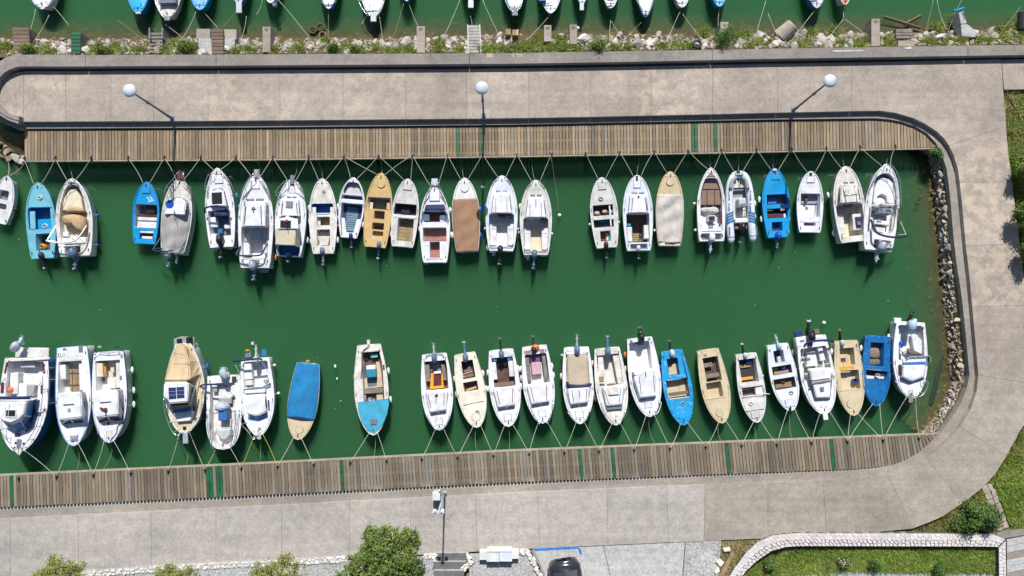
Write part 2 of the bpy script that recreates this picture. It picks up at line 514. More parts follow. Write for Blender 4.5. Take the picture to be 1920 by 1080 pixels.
V2 = np.concatenate([V, Vb])
faces = [tuple(int(i) for i in f) for f in F]
m = len(border)
for i in range(m):
    j = (i + 1) % m
    faces.append((int(border[i]), n0 + i, n0 + j, int(border[j])))
faces.append(tuple(range(n0 + m - 1, n0 - 1, -1)))
wme = bpy.data.meshes.new('water')
wme.from_pydata(V2.tolist(), [], faces)
wme.materials.append(waterm)
bm = bmesh.new(); bm.from_mesh(wme); bmesh.ops.recalc_face_normals(bm, faces=bm.faces); bm.to_mesh(wme); bm.free()
water = link('water', wme); water['kind'] = 'structure'

def poly_off(line, d):
    """offset a polyline sideways (left of travel positive)"""
    out = []
    for i, p in enumerate(line):
        a = line[max(i - 1, 0)]; b = line[min(i + 1, len(line) - 1)]
        t = Vector((b[0] - a[0], b[1] - a[1])).normalized()
        out.append((p[0] - t.y * d, p[1] + t.x * d))
    return out

def bank(name, upper, wl, zu, outward):
    D1 = poly_off(wl, outward * 1.3); D2 = poly_off(wl, outward * 3.2)
    n = len(wl)
    v = [(p[0], p[1], zu) for p in upper] + [(p[0], p[1], 0.04) for p in wl] + [(p[0], p[1], -0.5) for p in D1] + [(p[0], p[1], -2.2) for p in D2]
    f = []
    for r in range(3):
        for i in range(n - 1): f.append((r * n + i, r * n + i + 1, (r + 1) * n + i + 1, (r + 1) * n + i))
    o = obj(name, v, f, bankm)
    o['kind'] = 'structure'
    return o
# upper edge of the outer bank follows the parapet
bank_out = bank('rock_bank', PL([(-120, 108), (0, 108), (160, 106), (480, 104), (760, 104), (960, 102), (1100, 99), (1300, 96), (1440, 93), (1640, 90), (1760, 88), (2050, 85)], 0.95), BANKW, 0.95, 1)
BASINU = PL([(1752, 262), (1761, 290), (1771, 340), (1777, 400), (1783, 460), (1789, 520), (1798, 600), (1807, 680), (1810, 712), (1792, 756), (1768, 792), (1748, 818)], 0.8)
bank_in = bank('rock_bank', BASINU, BASINW, 0.8, -1)
bank_pier = bank('rock_bank', PL([(-60, 236), (0, 240), (30, 250), (60, 250)], 0.7), PIERW, 0.7, -1)

# ---- ground
gp = [(P(1868, 165, 1.16).x, P(1868, 165, 1.16).y), (P(1880, 700, 1.16).x, P(1880, 700, 1.16).y), (P(1790, 905, 1.16).x, P(1790, 905, 1.16).y),
      (P(1690, 985, 1.16).x, P(1690, 985, 1.16).y), (P(1240, 1005, 1.16).x, P(1240, 1005, 1.16).y), (P(-80, 1080, 1.16).x, P(-80, 1080, 1.16).y), (-900, P(-80, 1080, 1.16).y),
      (-900, -900), (900, -900), (900, P(1868, 165, 1.16).y)]
v, f = prismvf(gp, -3, 1.16)
ground = obj('ground', v, f, groundm); ground['kind'] = 'structure'

# ---- quay : core, ledge and pavement slabs
CS = [((44, 228), (44, 134), 1), ((123, 227.7), (123, 134.5), 1), ((208, 227.3), (208, 134), 1), ((288, 227), (288, 133.7), 1), ((390, 226.5), (390, 133.2), 1),
      ((525, 225.5), (525, 132), 1), ((643, 224.5), (643, 131.5), 1), ((760, 223.5), (760, 131), 1), ((875, 222.5), (875, 130), 1), ((992, 221), (991, 128.5), 1),
      ((1107, 219), (1106, 127), 1), ((1222, 216.5), (1222, 124.5), 1), ((1336, 214), (1336, 122.5), 1), ((1458, 211), (1458, 120.5), 1), ((1597, 208.3), (1597, 118), 1),
      ((1650, 207.5), (1680, 116.5), 0), ((1680, 211.5), (1725, 115.5), 0), ((1712, 221), (1764, 114.5), 1), ((1735, 232), (1820, 113), 0), ((1756, 246), (1877, 111.5), 0),
      ((1769, 258), (1881, 168), 0), ((1780, 273), (1886, 237), 1), ((1789, 293), (1890, 285), 0), ((1796, 316), (1894, 315), 0), ((1799.5, 342), (1897, 340), 1), ((1803.5, 380), (1904, 395), 0), ((1811, 460), (1912, 458), 1),
      ((1818, 520), (1919, 515), 0), ((1823, 575), (1935, 572), 1), ((1829, 640), (1945, 640), 0), ((1834.5, 703), (1950, 722), 1), ((1831, 735), (1945, 770), 0), ((1820, 768), (1915, 803), 0),
      ((1800, 800), (1887, 854), 1), ((1785, 817), (1866, 889), 0), ((1764, 838), (1838, 918), 0), ((1737, 861), (1805, 943), 1), ((1715, 874), (1768, 968), 0), ((1692, 884), (1740, 980), 0), ((1666, 890.5), (1711, 991), 1),
      ((1600, 897), (1630, 999), 0), ((1543, 901), (1550, 1002), 1), ((1440, 905.5), (1440, 1009), 1), ((1322, 910), (1320, 1014.5), 1), ((1250, 912.5), (1254, 1017), 1),
      ((1138, 917.5), (1140, 1022), 1), ((1008, 923), (1012, 1028), 1), ((892, 929), (894, 1034), 1), ((770, 935), (770, 1041), 1), ((655, 941), (655, 1048), 1),
      ((528, 948), (528, 1054), 1), ((405, 954), (405, 1062), 1), ((283, 960), (284, 1070), 1), ((147, 966.5), (147, 1078), 1), ((20, 973), (19, 1088), 1), ((-80, 978), (-80, 1095), 1)]
WL = [(30, 241.5), (44, 241), (480, 238.5), (960, 233.5), (1440, 224), (1650, 221.5), (1680, 225), (1702, 231), (1720, 238), (1735, 247), (1746, 257), (1755, 268), (1766, 289), (1774, 311), (1779, 344), (1783, 385), (1787, 437),
      (1794, 496), (1804, 560), (1811, 630), (1818, 706), (1812, 732), (1800, 760), (1784, 785), (1762, 813), (1735, 842), (1715, 857), (1690, 869), (1665, 876), (1600, 883.5), (1440, 890), (960, 911),
      (480, 936), (0, 958), (-82, 962)]
outer_top = [(30, 104), (160, 103), (480, 102.5), (960, 100), (1440, 91.5), (1876, 84.5), (2050, 82)]
quay = empty('quay', (0, 0, 0)); quay['kind'] = 'structure'
# core under the slabs: between the ledge line and the outer side
def resample(line, n):
    line = [np.array(p, float) for p in line]
    d = np.cumsum([0] + [np.linalg.norm(b - a) for a, b in zip(line[:-1], line[1:])])
    return [tuple(np.array([np.interp(s, d, [p[k] for p in line]) for k in range(2)])) for s in np.linspace(0, d[-1], n)]
A = PL(WL, ZL)
def nearest_out(p):
    """matching point on the outer side for a ledge point (pixel space is near-linear here)"""
    best = None
    for (i, o, j) in CS:
        d = (i[0] - p[0]) ** 2 + (i[1] - p[1]) ** 2
        if best is None or d < best[0]: best = (d, o)
    return best[1]
core_in = [XY(i[0], i[1], ZP) for i, o, j in CS]
core_out = [XY(o[0], o[1], ZP) for i, o, j in CS]
core_out = [XY(o[0], o[1] - (22 if o[1] < 150 and o[0] < 1880 else 0), ZP) for i, o, j in CS]
v, f = stripvf(core_in, core_out, -3.0, ZL - 0.01)
obj('quay_core', v, f, conc_ledge, quay)
# ledge: solid from its water edge to well beneath the slabs
nA = 160
La = resample(A, nA)
ci = np.array(core_in); co = np.array(core_out)
Lb = []
cin = resample(core_in, 400); cou = []
for p in La:
    k = int(np.argmin([(q[0] - p[0]) ** 2 + (q[1] - p[1]) ** 2 for q in cin]))
    q = np.array(cin[k]); d = q - np.array(p); d = d / max(np.linalg.norm(d), 1e-6)
    Lb.append(tuple(q + d * 0.12))
Lcut = [0] + [int(nA * k / 14) for k in range(1, 14)] + [nA - 1]
for a, b in zip(Lcut[:-1], Lcut[1:]):
    v, f = stripvf(La[a:b + 1], Lb[a:b + 1], -2.9, ZL)
    obj('ledge', v, f, conc_ledge, quay)
# slabs
GAP = 0.006
ji = [k for k, c in enumerate(CS) if c[2]]
for a, b in zip(ji[:-1], ji[1:]):
    I = [Vector(core_in[k]) for k in range(a, b + 1)]
    O = [Vector(XY(CS[k][1][0], CS[k][1][1], ZP)) for k in range(a, b + 1)]
    # parapet side runs under the wall
    O = [o + (o - i).normalized() * (0.02 if CS[k][1][1] < 150 and CS[k][1][0] < 1880 else 0) for o, i, k in zip(O, I, range(a, b + 1))]
    for L in (I, O):
        t = (L[1] - L[0]).normalized(); L[0] = L[0] + t * GAP
        t = (L[-2] - L[-1]).normalized(); L[-1] = L[-1] + t * GAP
    v, f = stripvf(I, O, ZL, ZP)
    low = CS[a][0][1] > 700
    obj('slab', v, f, (conc_low if CS[a][0][0] < 1440 else conc_mid) if low else conc_top, quay)
endp = [(44, 134), (25, 137), (8, 146), (-4, 160), (-7, 178), (-4, 193), (8, 208), (22, 217), (36, 224), (44, 228)]
ep = PL(endp, ZP); ep[0] = (ep[0][0] - GAP, ep[0][1]); ep[-1] = (ep[-1][0] - GAP, ep[-1][1])
v, f = prismvf(ep, ZL, ZP); obj('slab', v, f, conc_top, quay)
v, f = prismvf(PL([(46, 96), (10, 108), (-25, 130), (-40, 175), (-25, 215), (8, 232), (36, 240), (46, 240)], ZL), -3, ZL - 0.012)
obj('quay_core', v, f, conc_ledge, quay)
# ledge below the rounded pier end
eo = PL([(-40, 190), (-18, 214), (0, 226), (18, 236), (37, 241)], ZL)
ei = PL([(-30, 180), (-8, 204), (6, 214), (22, 224), (39, 232)], ZL)
v, f = stripvf(eo, ei, -2.9, ZL - 0.03); obj('ledge', v, f, conc_ledge, quay)
# pale slab at the north-east corner
v, f = prismvf(PL([(1878.5, 112), (2000, 108), (2000, 165), (1883, 168)], ZP), 1.1, ZP - 0.01); obj('slab', v, f, conc_top, quay)

# ---- parapet wall
par = empty('parapet_wall', P(960, 110, ZP))
tagthing(par, 'long low grey concrete parapet wall between pier pavement and rocky bank', 'wall')
PO = [(160, 103), (480, 102), (960, 99.5), (1200, 95.5), (1440, 91.5), (1876, 84.5), (2040, 82)]
PI = [(160, 124.3), (480, 122.5), (960, 119.3), (1200, 115.5), (1440, 110.3), (1876, 103.5), (2040, 101)]
def seg_on(lineO, lineI, x0, x1):
    xs = [x0] + [p[0] for p in lineO if x0 + 5 < p[0] < x1 - 5] + [x1]
    return xs
cuts = [160, 405, 880, 1336, 1815, 2040]
off = Vector(par.location)
def addsec(O, Mi, I):
    mb = MB()
    mb.add(*stripvf([(p[0] - off.x, p[1] - off.y) for p in O], [(p[0] - off.x, p[1] - off.y) for p in Mi], 0.2 - off.z, ZW - 0.05 - off.z))
    mb.add(*stripvf([(p[0] - off.x, p[1] - off.y) for p in Mi], [(p[0] - off.x, p[1] - off.y) for p in I], 0.2 - off.z, ZW - off.z))
    mb.build('wall_section', conc_par, par)
for x0, x1 in zip(cuts[:-1], cuts[1:]):
    xs = seg_on(PO, PI, x0 + 0.4, x1 - 0.4)
    O = [XY(x, lerp(PO, x), ZW - .05) for x in xs]; I = [XY(x, lerp(PI, x), ZW) for x in xs]
    Mi = [XY(x, lerp(PO, x) * .6 + lerp(PI, x) * .4 - 0.3, ZW) for x in xs]
    addsec(O, Mi, I)
co_ = spline([(159.5, 103), (100, 102.7), (40, 103), (12, 112), (-12, 128), (-30, 152), (-30, 195), (-14, 210), (0, 216.5), (14, 224.5), (34, 232)], 4)
ci_ = spline([(159.5, 124.3), (100, 124.5), (43, 124.5), (24, 128), (6, 138), (-6, 155), (-10, 185), (-4, 196), (2, 202), (14, 212), (36, 217.5)], 4)
cm_ = [(a[0] * .6 + b[0] * .4, a[1] * .6 + b[1] * .4) for a, b in zip(co_, ci_)]
k1 = 10
for a, b in ((0, 9), (9, 27), (27, len(co_) - 1)):
    addsec(PL(co_[a:b + 1], ZW - .05), PL(cm_[a:b + 1], ZW), PL(ci_[a:b + 1], ZW))
# painted number on the wall
GLY = {'1': [[(0, .8), (.3, 1), (.3, 0)]], '6': [[(.6, 1), (.1, .6), (0, .25), (.2, 0), (.5, .1), (.6, .3), (.4, .5), (.05, .4)]],
       '7': [[(0, 1), (.6, 1), (.25, 0)], [(.1, .5), (.5, .5)]], 'I': [[(.2, 0), (.2, 1)]],
       'N': [[(0, 0), (0, 1), (.6, 0), (.6, 1)]]}
def glyphs(txt, origin, right, up, h, sw, z, name, mat_, parent):
    mb = MB(); x = 0
    r = Vector(right).normalized(); u = Vector(up).normalized(); o = Vector(origin)
    for ch in txt:
        for st in GLY[ch]:
            for (ax, ay), (bx, by) in zip(st[:-1], st[1:]):
                a = o + r * (x + ax * h) + u * (ay * h); b = o + r * (x + bx * h) + u * (by * h)
                t = (b - a).normalized(); n = Vector((-t.y, t.x)) * sw / 2; e = t * sw * .3
                q = [a - e + n, a - e - n, b + e - n, b + e + n]
                mb.add(*prismvf([(p.x, p.y) for p in q], z, z + 0.004))
        x += h * .82 if ch not in 'I' else h * .55
    return mb.build(name, mat_, parent)
pw = paint('faded_cream_lettering', (0.62, 0.56, 0.40), 0.8, 0.3)
o_ = P(960.5, 107.3, ZW - .05) - off
glyphs('1671', (o_.x, o_.y), (1, .01), (0, 1), 0.19, 0.04, ZW - 0.048 - off.z, 'painted_number', pw, par)
smear = paint('pale_paint_smear', (0.6, 0.6, 0.6), 0.8, 0.4, wear=.5, wearc=(0.36, 0.33, 0.31))
for q in ([(1560, 94.5), (1620, 93.2), (1618, 96.5), (1562, 97.5)], [(912, 100.5), (924, 100.3), (924, 107.5), (913, 107.7)], [(1695, 88.5), (1709, 87.8), (1708, 90.5), (1697, 91)]):
    v, f = prismvf([(x - off.x, y - off.y) for x, y in PL(q, ZW - .05)], ZW - .049 - off.z, ZW - .045 - off.z)
    obj('paint_smear', v, f, smear if q[0][0] != 912 else paint('yellowed_patch', (0.48, 0.40, 0.26), 0.8, 0.3), par)

# ---- board decks
unit_plank = mesh('plank', *boxvf(-.5, -.5, -1, .5, .5, 0), plank_up)
unit_plank_low = mesh('plank', *boxvf(-.5, -.5, -1, .5, .5, 0), plank_low)
unit_plank_green = mesh('plank', *boxvf(-.5, -.5, -1, .5, .5, 0), plank_green)
def place_plank(me, a, b, wd, parent, base, dz=0.0):
    """a,b: xy ends of the centre line"""
    o = bpy.data.objects.new('plank', me); COL.objects.link(o)
    c = ((a[0] + b[0]) / 2, (a[1] + b[1]) / 2)
    ln = math.hypot(b[0] - a[0], b[1] - a[1])
    o.location = (c[0] - base.x, c[1] - base.y, ZD + dz - base.z)
    o.scale = (wd, ln, 0.045)
    o.rotation_euler = (0, 0, math.atan2(b[1] - a[1], b[0] - a[0]) - math.pi / 2)
    o.parent = parent
UN = [(46, 245), (480, 242), (960, 237.3), (1440, 227.3), (1650, 223.6), (1680, 227), (1702, 233), (1720, 241), (1735, 250), (1747, 262), (1757, 275)]
US = [(46, 300.5), (480, 298), (960, 292), (1440, 283), (1757, 276.5)]
dbase = P(900, 270, ZD)
deck_u = empty('wooden_deck', dbase)
tagthing(deck_u, 'upper weathered boardwalk of sunlit tan boards along the narrow pier', 'boardwalk')
def planks(x0, x1, n, N_, S_, lean, greens, deckroot, base, me, zz=ZD):
    pitch = (x1 - x0) / n
    rnd = random.Random(3)
    for k in range(n):
        xc = x0 + pitch * (k + .5)
        wpx = pitch
        isg = any(g0 <= xc <= g1 for g0, g1 in greens)
        l = lean(xc)
        ta, tb = xc - l / 2, xc + l / 2
        a = XY(ta, lerp(N_, ta) + rnd.uniform(-.25, .25), zz); b = XY(tb, lerp(S_, tb) + rnd.uniform(-.3, .3), zz)
        if math.hypot(a[0] - b[0], a[1] - b[1]) < .08: continue
        sc = FPX / (CAMZ - zz)
        place_plank(unit_plank_green if isg else me, a, b, wpx / sc - rnd.uniform(0.022, 0.038), deckroot, base, rnd.uniform(-.006, .006))
planks(46, 1755, 283, UN, US, lambda x: 1.5 * x / 1755, [(853, 863), (894.5, 900.5), (1299, 1306), (1338, 1343.5)], deck_u, dbase, unit_plank)
LN = [(-30, 894.5), (0, 893), (480, 870.8), (960, 846.7), (1440, 827.5), (1763, 815)]
LS = [(-30, 952.5), (0, 951), (480, 928.7), (960, 904.5), (1440, 885.5), (1600, 879), (1662, 874.5), (1688, 868), (1712, 857), (1735, 841), (1756, 820), (1763, 816)]
lbase = P(900, 880, ZD)
deck_l = empty('wooden_deck', lbase)
tagthing(deck_l, 'lower boardwalk of grey brown boards along the wide quay', 'boardwalk')
planks(-30, 1760, 292, LN, LS, lambda x: 1.5 + 5 * x / 1560, [(17, 23.5), (385.5, 398.5), (403, 417), (637, 643.5), (1085.5, 1091.5), (1149, 1155.5), (1359.5, 1366), (1558.5, 1565)], deck_l, lbase, unit_plank_low)
def local(pts, base): return [(p[0] - base.x, p[1] - base.y) for p in pts]
def edge_beam(pts, wpx, base, root, z0, z1):
    a = local(PL(pts, ZD), base); b = local(PL([(x, y + wpx) for x, y in pts], ZD), base)
    v, f = stripvf(a, b, z0 - base.z, z1 - base.z)
    obj('edge_beam', v, f, beam_m, root)
edge_beam([(x, y + .3) for x, y in US], 2.2, dbase, deck_u, ZD - .22, ZD - .015)
edge_beam([(x, y - 3.3) for x, y in LN], 2.9, lbase, deck_l, ZD - .22, ZD - .01)
# joists, brackets and piles
mb = MB()
for k in range(0, 262):
    x = -26 + k * 6.55
    if x > 1672: break
    a = XY(x, lerp(LS, x) - 6, ZD - .06); b = XY(x, lerp(LS, x) + 6.5, ZD - .06)
    mb.add(*prismvf([(a[0] - .022 - lbase.x, a[1] - lbase.y), (a[0] + .022 - lbase.x, a[1] - lbase.y), (b[0] + .022 - lbase.x, b[1] - lbase.y), (b[0] - .022 - lbase.x, b[1] - lbase.y)], ZD - .2 - lbase.z, ZD - .05 - lbase.z))
o = mb.build('joist_ends', lgrey, deck_l); o['kind'] = 'stuff'
for root, base, N_, S_, x0, x1 in ((deck_u, dbase, UN, US, 60, 1700), (deck_l, lbase, LN, LS, 0, 1700)):
    for fr in (0.12, .5, .88):
        xs = np.linspace(x0, x1 - 60, 30)
        pts = [XY(x, lerp(N_, x) * (1 - fr) + lerp(S_, x) * fr, ZD) for x in xs]
        a = local(pts, base)
        v, f = stripvf([(p[0], p[1] - .06) for p in a], [(p[0], p[1] + .06) for p in a], ZD - .25 - base.z, ZD - .06 - base.z)
        obj('joist', v, f, woodg, root)
    for x in np.arange(x0 + 40, x1 - 60, 201):
        for fr in (.2, .85):
            p = XY(x, lerp(N_, x) * (1 - fr) + lerp(S_, x) * fr, ZD)
            mb = MB(); mb.box(p[0] - .1 - base.x, p[1] - .1 - base.y, -2.5 - base.z, p[0] + .1 - base.x, p[1] + .1 - base.y, ZD - .26 - base.z)
            mb.build('pile', woodg, root)

# ---- rocks
def rockmesh(seed, mat_, flat=.75):
    rd = random.Random(seed)
    bm = bmesh.new()
    for k in range(15):
        u = Vector((rd.gauss(0, 1), rd.gauss(0, 1), rd.gauss(0, 1))).normalized() * rd.uniform(.8, 1)
        bm.verts.new((u.x * .5, u.y * .5 * rd.uniform(.8, 1), u.z * .5 * flat))
    bmesh.ops.convex_hull(bm, input=bm.verts)
    for vv in [x for x in bm.verts if not x.link_faces]: bm.verts.remove(vv)
    me = bpy.data.meshes.new('rock'); bm.to_mesh(me); bm.free()
    me.materials.append(mat_)
    return me
RT = [rockmesh(s, rock_top) for s in range(14)]
RD = [rockmesh(50 + s, rock_dark) for s in range(12)]
rr = random.Random(21)
def put_rock(me, x, y, z, s, parent):
    o = bpy.data.objects.new('rock', me); COL.objects.link(o)
    o.location = (x, y, z)
    o.scale = (s * rr.uniform(.9, 1.35), s * rr.uniform(.75, 1.1), s * rr.uniform(.7, 1))
    o.rotation_euler = (rr.uniform(-.4, .4), rr.uniform(-.4, .4), rr.uniform(0, 6.3))
    o.parent = parent
def scatter(n, sampler, smin, smax, meshes, parent, sep=.75, tries=9000):
    pts = []
    for _ in range(tries):
        if len(pts) >= n: break
        s = smin + (smax - smin) * rr.random() ** 1.3
        x, y, z = sampler()
        if all((x - a) ** 2 + (y - b) ** 2 + (z - e) ** 2 > (sep * (s + c) * .5) ** 2 for a, b, c, e in pts):
            pts.append((x, y, s, z))
            put_rock(rr.choice(meshes), x, y, z + s * .08, s, parent)
    return pts
NOROCK = [(960, 1075)]
PZ = [(-120, 108), (480, 104), (960, 101), (1440, 92.5), (1900, 86)]
WZ = [(-120, 77), (480, 73), (760, 73), (960, 66), (1440, 66), (1900, 57)]
def s_top():
    while True:
        x = rr.uniform(-10, 1925); k = rr.random() ** .8
        if 958 < x < 1070 and rr.random() < .8: continue
        y = lerp(WZ, x) + (lerp(PZ, x) - 3 - lerp(WZ, x)) * k
        if k > .62 and rr.random() < .55: continue
        z = .02 + .85 * k
        p = P(x, y, z)
        return p.x, p.y, z
scatter(298, s_top, .28, .78, RT, bank_out, .66)
def s_in():
    t = rr.random()
    i = t * (len(BASINW) - 1.001); a = int(i); u = i - a
    wv = Vector(BASINW[a]).lerp(Vector(BASINW[a + 1]), u); uv = Vector(BASINU[a]).lerp(Vector(BASINU[a + 1]), u)
    k = rr.uniform(-.1, .9)
    q = wv.lerp(uv, k)
    return q.x, q.y, max(.0, .78 * k)
scatter(280, s_in, .13, .6, RD, bank_in, .6)
def s_pier():
    t = rr.uniform(0, 1)
    q = Vector(PIERW[0]).lerp(Vector(PIERW[3]), t) + Vector((rr.uniform(-.5, .3), rr.uniform(-.2, 1.2)))
    return q.x, q.y, .05
scatter(46, s_pier, .25, .85, RD, bank_pier, .55)
# rubble between the rocks, and drowned stones
def hullvf(rd, c, s, fl=.7):
    pts = []
    v, f = ellvf((0, 0, 0), .5 * s, .5 * s * rd.uniform(.6, 1), .5 * s * fl, 6, 4)
    rz = rd.uniform(0, 6.3)
    out = []
    for p in v:
        j = rd.uniform(.75, 1.15)
        x, y = p[0] * j, p[1] * j
        out.append((c[0] + x * math.cos(rz) - y * math.sin(rz), c[1] + x * math.sin(rz) + y * math.cos(rz), c[2] + p[2] * j))
    return out, f
rd = random.Random(5)
mb = MB()
for k in range(2600):
    x, y, z = s_top()
    mb.add(*hullvf(rd, (x, y, z + .03), rd.uniform(.08, .26)))
o = mb.build('rubble', rubblem, bank_out); o['kind'] = 'stuff'
mb = MB()
for k in range(1700):
    x, y, z = s_in()
    mb.add(*hullvf(rd, (x, y, z + .02), rd.uniform(.06, .2)))
o = mb.build('rubble', paint('grey_rubble', (0.40, 0.34, 0.27), 0.95, 0.5), bank_in); o['kind'] = 'stuff'
mb = MB()
for line, sgn, n, ext in ((BANKW, 1, 850, 1.35), (BASINW, -1, 420, 1.7), (PIERW, -1, 60, 1.0)):
    for k in range(n):
        t = rd.random() * (len(line) - 1.001); a = int(t); u = t - a
        p = Vector(line[a]).lerp(Vector(line[a + 1]), u)
        d = (Vector(line[a + 1]) - Vector(line[a])).normalized(); nrm = Vector((-d.y, d.x)) * sgn
        q = rd.random() ** 1.3 * ext
        p = p + nrm * q
        s = rd.uniform(.2, .62)
        mb.add(*hullvf(rd, (p.x, p.y, -.04 - q * .42 - s * .12), s, .6))
o = mb.build('submerged_stones', algaem); o['kind'] = 'stuff'

# ---- blades and leaves
def blades(name, pts, h, wd, mat_, lean=.5, seed=1, kind='stuff'):
    """pts: (n,3) roots"""
    g = np.random.default_rng(seed)
    pts = np.asarray(pts); n = len(pts)
    an = g.uniform(0, 2 * np.pi, n); hh = h * g.uniform(.5, 1.25, n); ln = hh * lean * g.uniform(.2, 1.6, n)
    a2 = g.uniform(0, 2 * np.pi, n); ww = wd * g.uniform(.6, 1.3, n)
    b0 = pts + np.stack([np.cos(an) * ww, np.sin(an) * ww, np.zeros(n)], 1)
    b1 = pts - np.stack([np.cos(an) * ww, np.sin(an) * ww, np.zeros(n)], 1)
    mid = pts + np.stack([np.cos(a2) * ln * .4, np.sin(a2) * ln * .4, hh * .65], 1)
    tip = pts + np.stack([np.cos(a2) * ln, np.sin(a2) * ln, hh], 1)
    m0 = mid + (b0 - pts) * .8; m1 = mid - (b0 - pts) * .8
    V = np.stack([b0, b1, m1, m0, tip], 1).reshape(-1, 3)
    k = np.arange(n) * 5
    F4 = np.stack([k, k + 1, k + 2, k + 3], 1); F3 = np.stack([k + 3, k + 2, k + 4], 1)
    me = bpy.data.meshes.new(name)
    me.from_pydata(V.tolist(), [], F4.tolist() + F3.tolist())
    me.materials.append(mat_)
    o = link(name, me)
    if kind: o['kind'] = kind
    return o
def leaves(name, C, N, size, mat_, parent, seed=1):
    """diamond leaves at C with normals about N"""
    g = np.random.default_rng(seed)
    n = len(C)
    N = N + g.normal(0, .65, (n, 3)); N /= np.linalg.norm(N, axis=1)[:, None] + 1e-9
    r = g.normal(0, 1, (n, 3)); T = np.cross(N, r); T /= np.linalg.norm(T, axis=1)[:, None] + 1e-9
    B = np.cross(N, T)
    s = (size * g.uniform(.6, 1.35, n))[:, None]
    V = np.stack([C + T * s, C + B * s * .45 + N * s * .12, C - T * s, C - B * s * .45 + N * s * .12], 1).reshape(-1, 3)
    k = np.arange(n) * 4
    F = np.stack([k, k + 1, k + 2, k + 3], 1)
    me = bpy.data.meshes.new(name)
    me.from_pydata(V.tolist(), [], F.tolist())
    me.materials.append(mat_)
    return link(name, me, parent)
def crown_points(rng, lobes, per):
    """lobes: (x,y,z,r) spheres -> clumpy shells of leaf positions and normals"""
    Cs = []; Ns = []
    for (x, y, z, r) in lobes:
        nc = max(6, int(per * r * r))
        for k in range(nc):
            d = rng.normal(0, 1, 3); d /= np.linalg.norm(d)
            if d[2] < -.5: d[2] *= -1
            c = np.array([x, y, z]) + d * r * rng.uniform(.55, 1.05)
            m = int(rng.integers(18, 38))
            off_ = rng.normal(0, .12, (m, 3)) * (0.6 + r * .5)
            Cs.append(c + off_); Ns.append(np.tile(d * .8 + np.array([0, 0, .5]), (m, 1)) + off_ * 2)
    return np.concatenate(Cs), np.concatenate(Ns)
def tree(name, loc, lobes, label, cat, group, mat_, per=26, size=.085, seed=1, trunk=.11, limbs=True):
    rng = np.random.default_rng(seed)
    root = empty(name, loc); tagthing(root, label, cat, group)
    mb = MB()
    zc = min(l[2] for l in lobes)
    mb.tube([(0, 0, -.3), (.03, .02, zc * .5), (0, 0, zc)], trunk, 8, trunk * .6)
    mb.build('trunk', barkm, root)
    for l in (lobes if limbs else []):
        mb = MB()
        mb.tube(spline([(0, 0, zc * .55), (l[0] * .4, l[1] * .4, zc * .55 + (l[2] - zc * .55) * .6), (l[0], l[1], l[2] + l[3] * .3)], 3), trunk * .5, 6, trunk * .12)
        mb.build('limb', barkm, root)
    C, N = crown_points(rng, lobes, per)
    leaves('crown', C, N, size, mat_, root, seed)
    return root
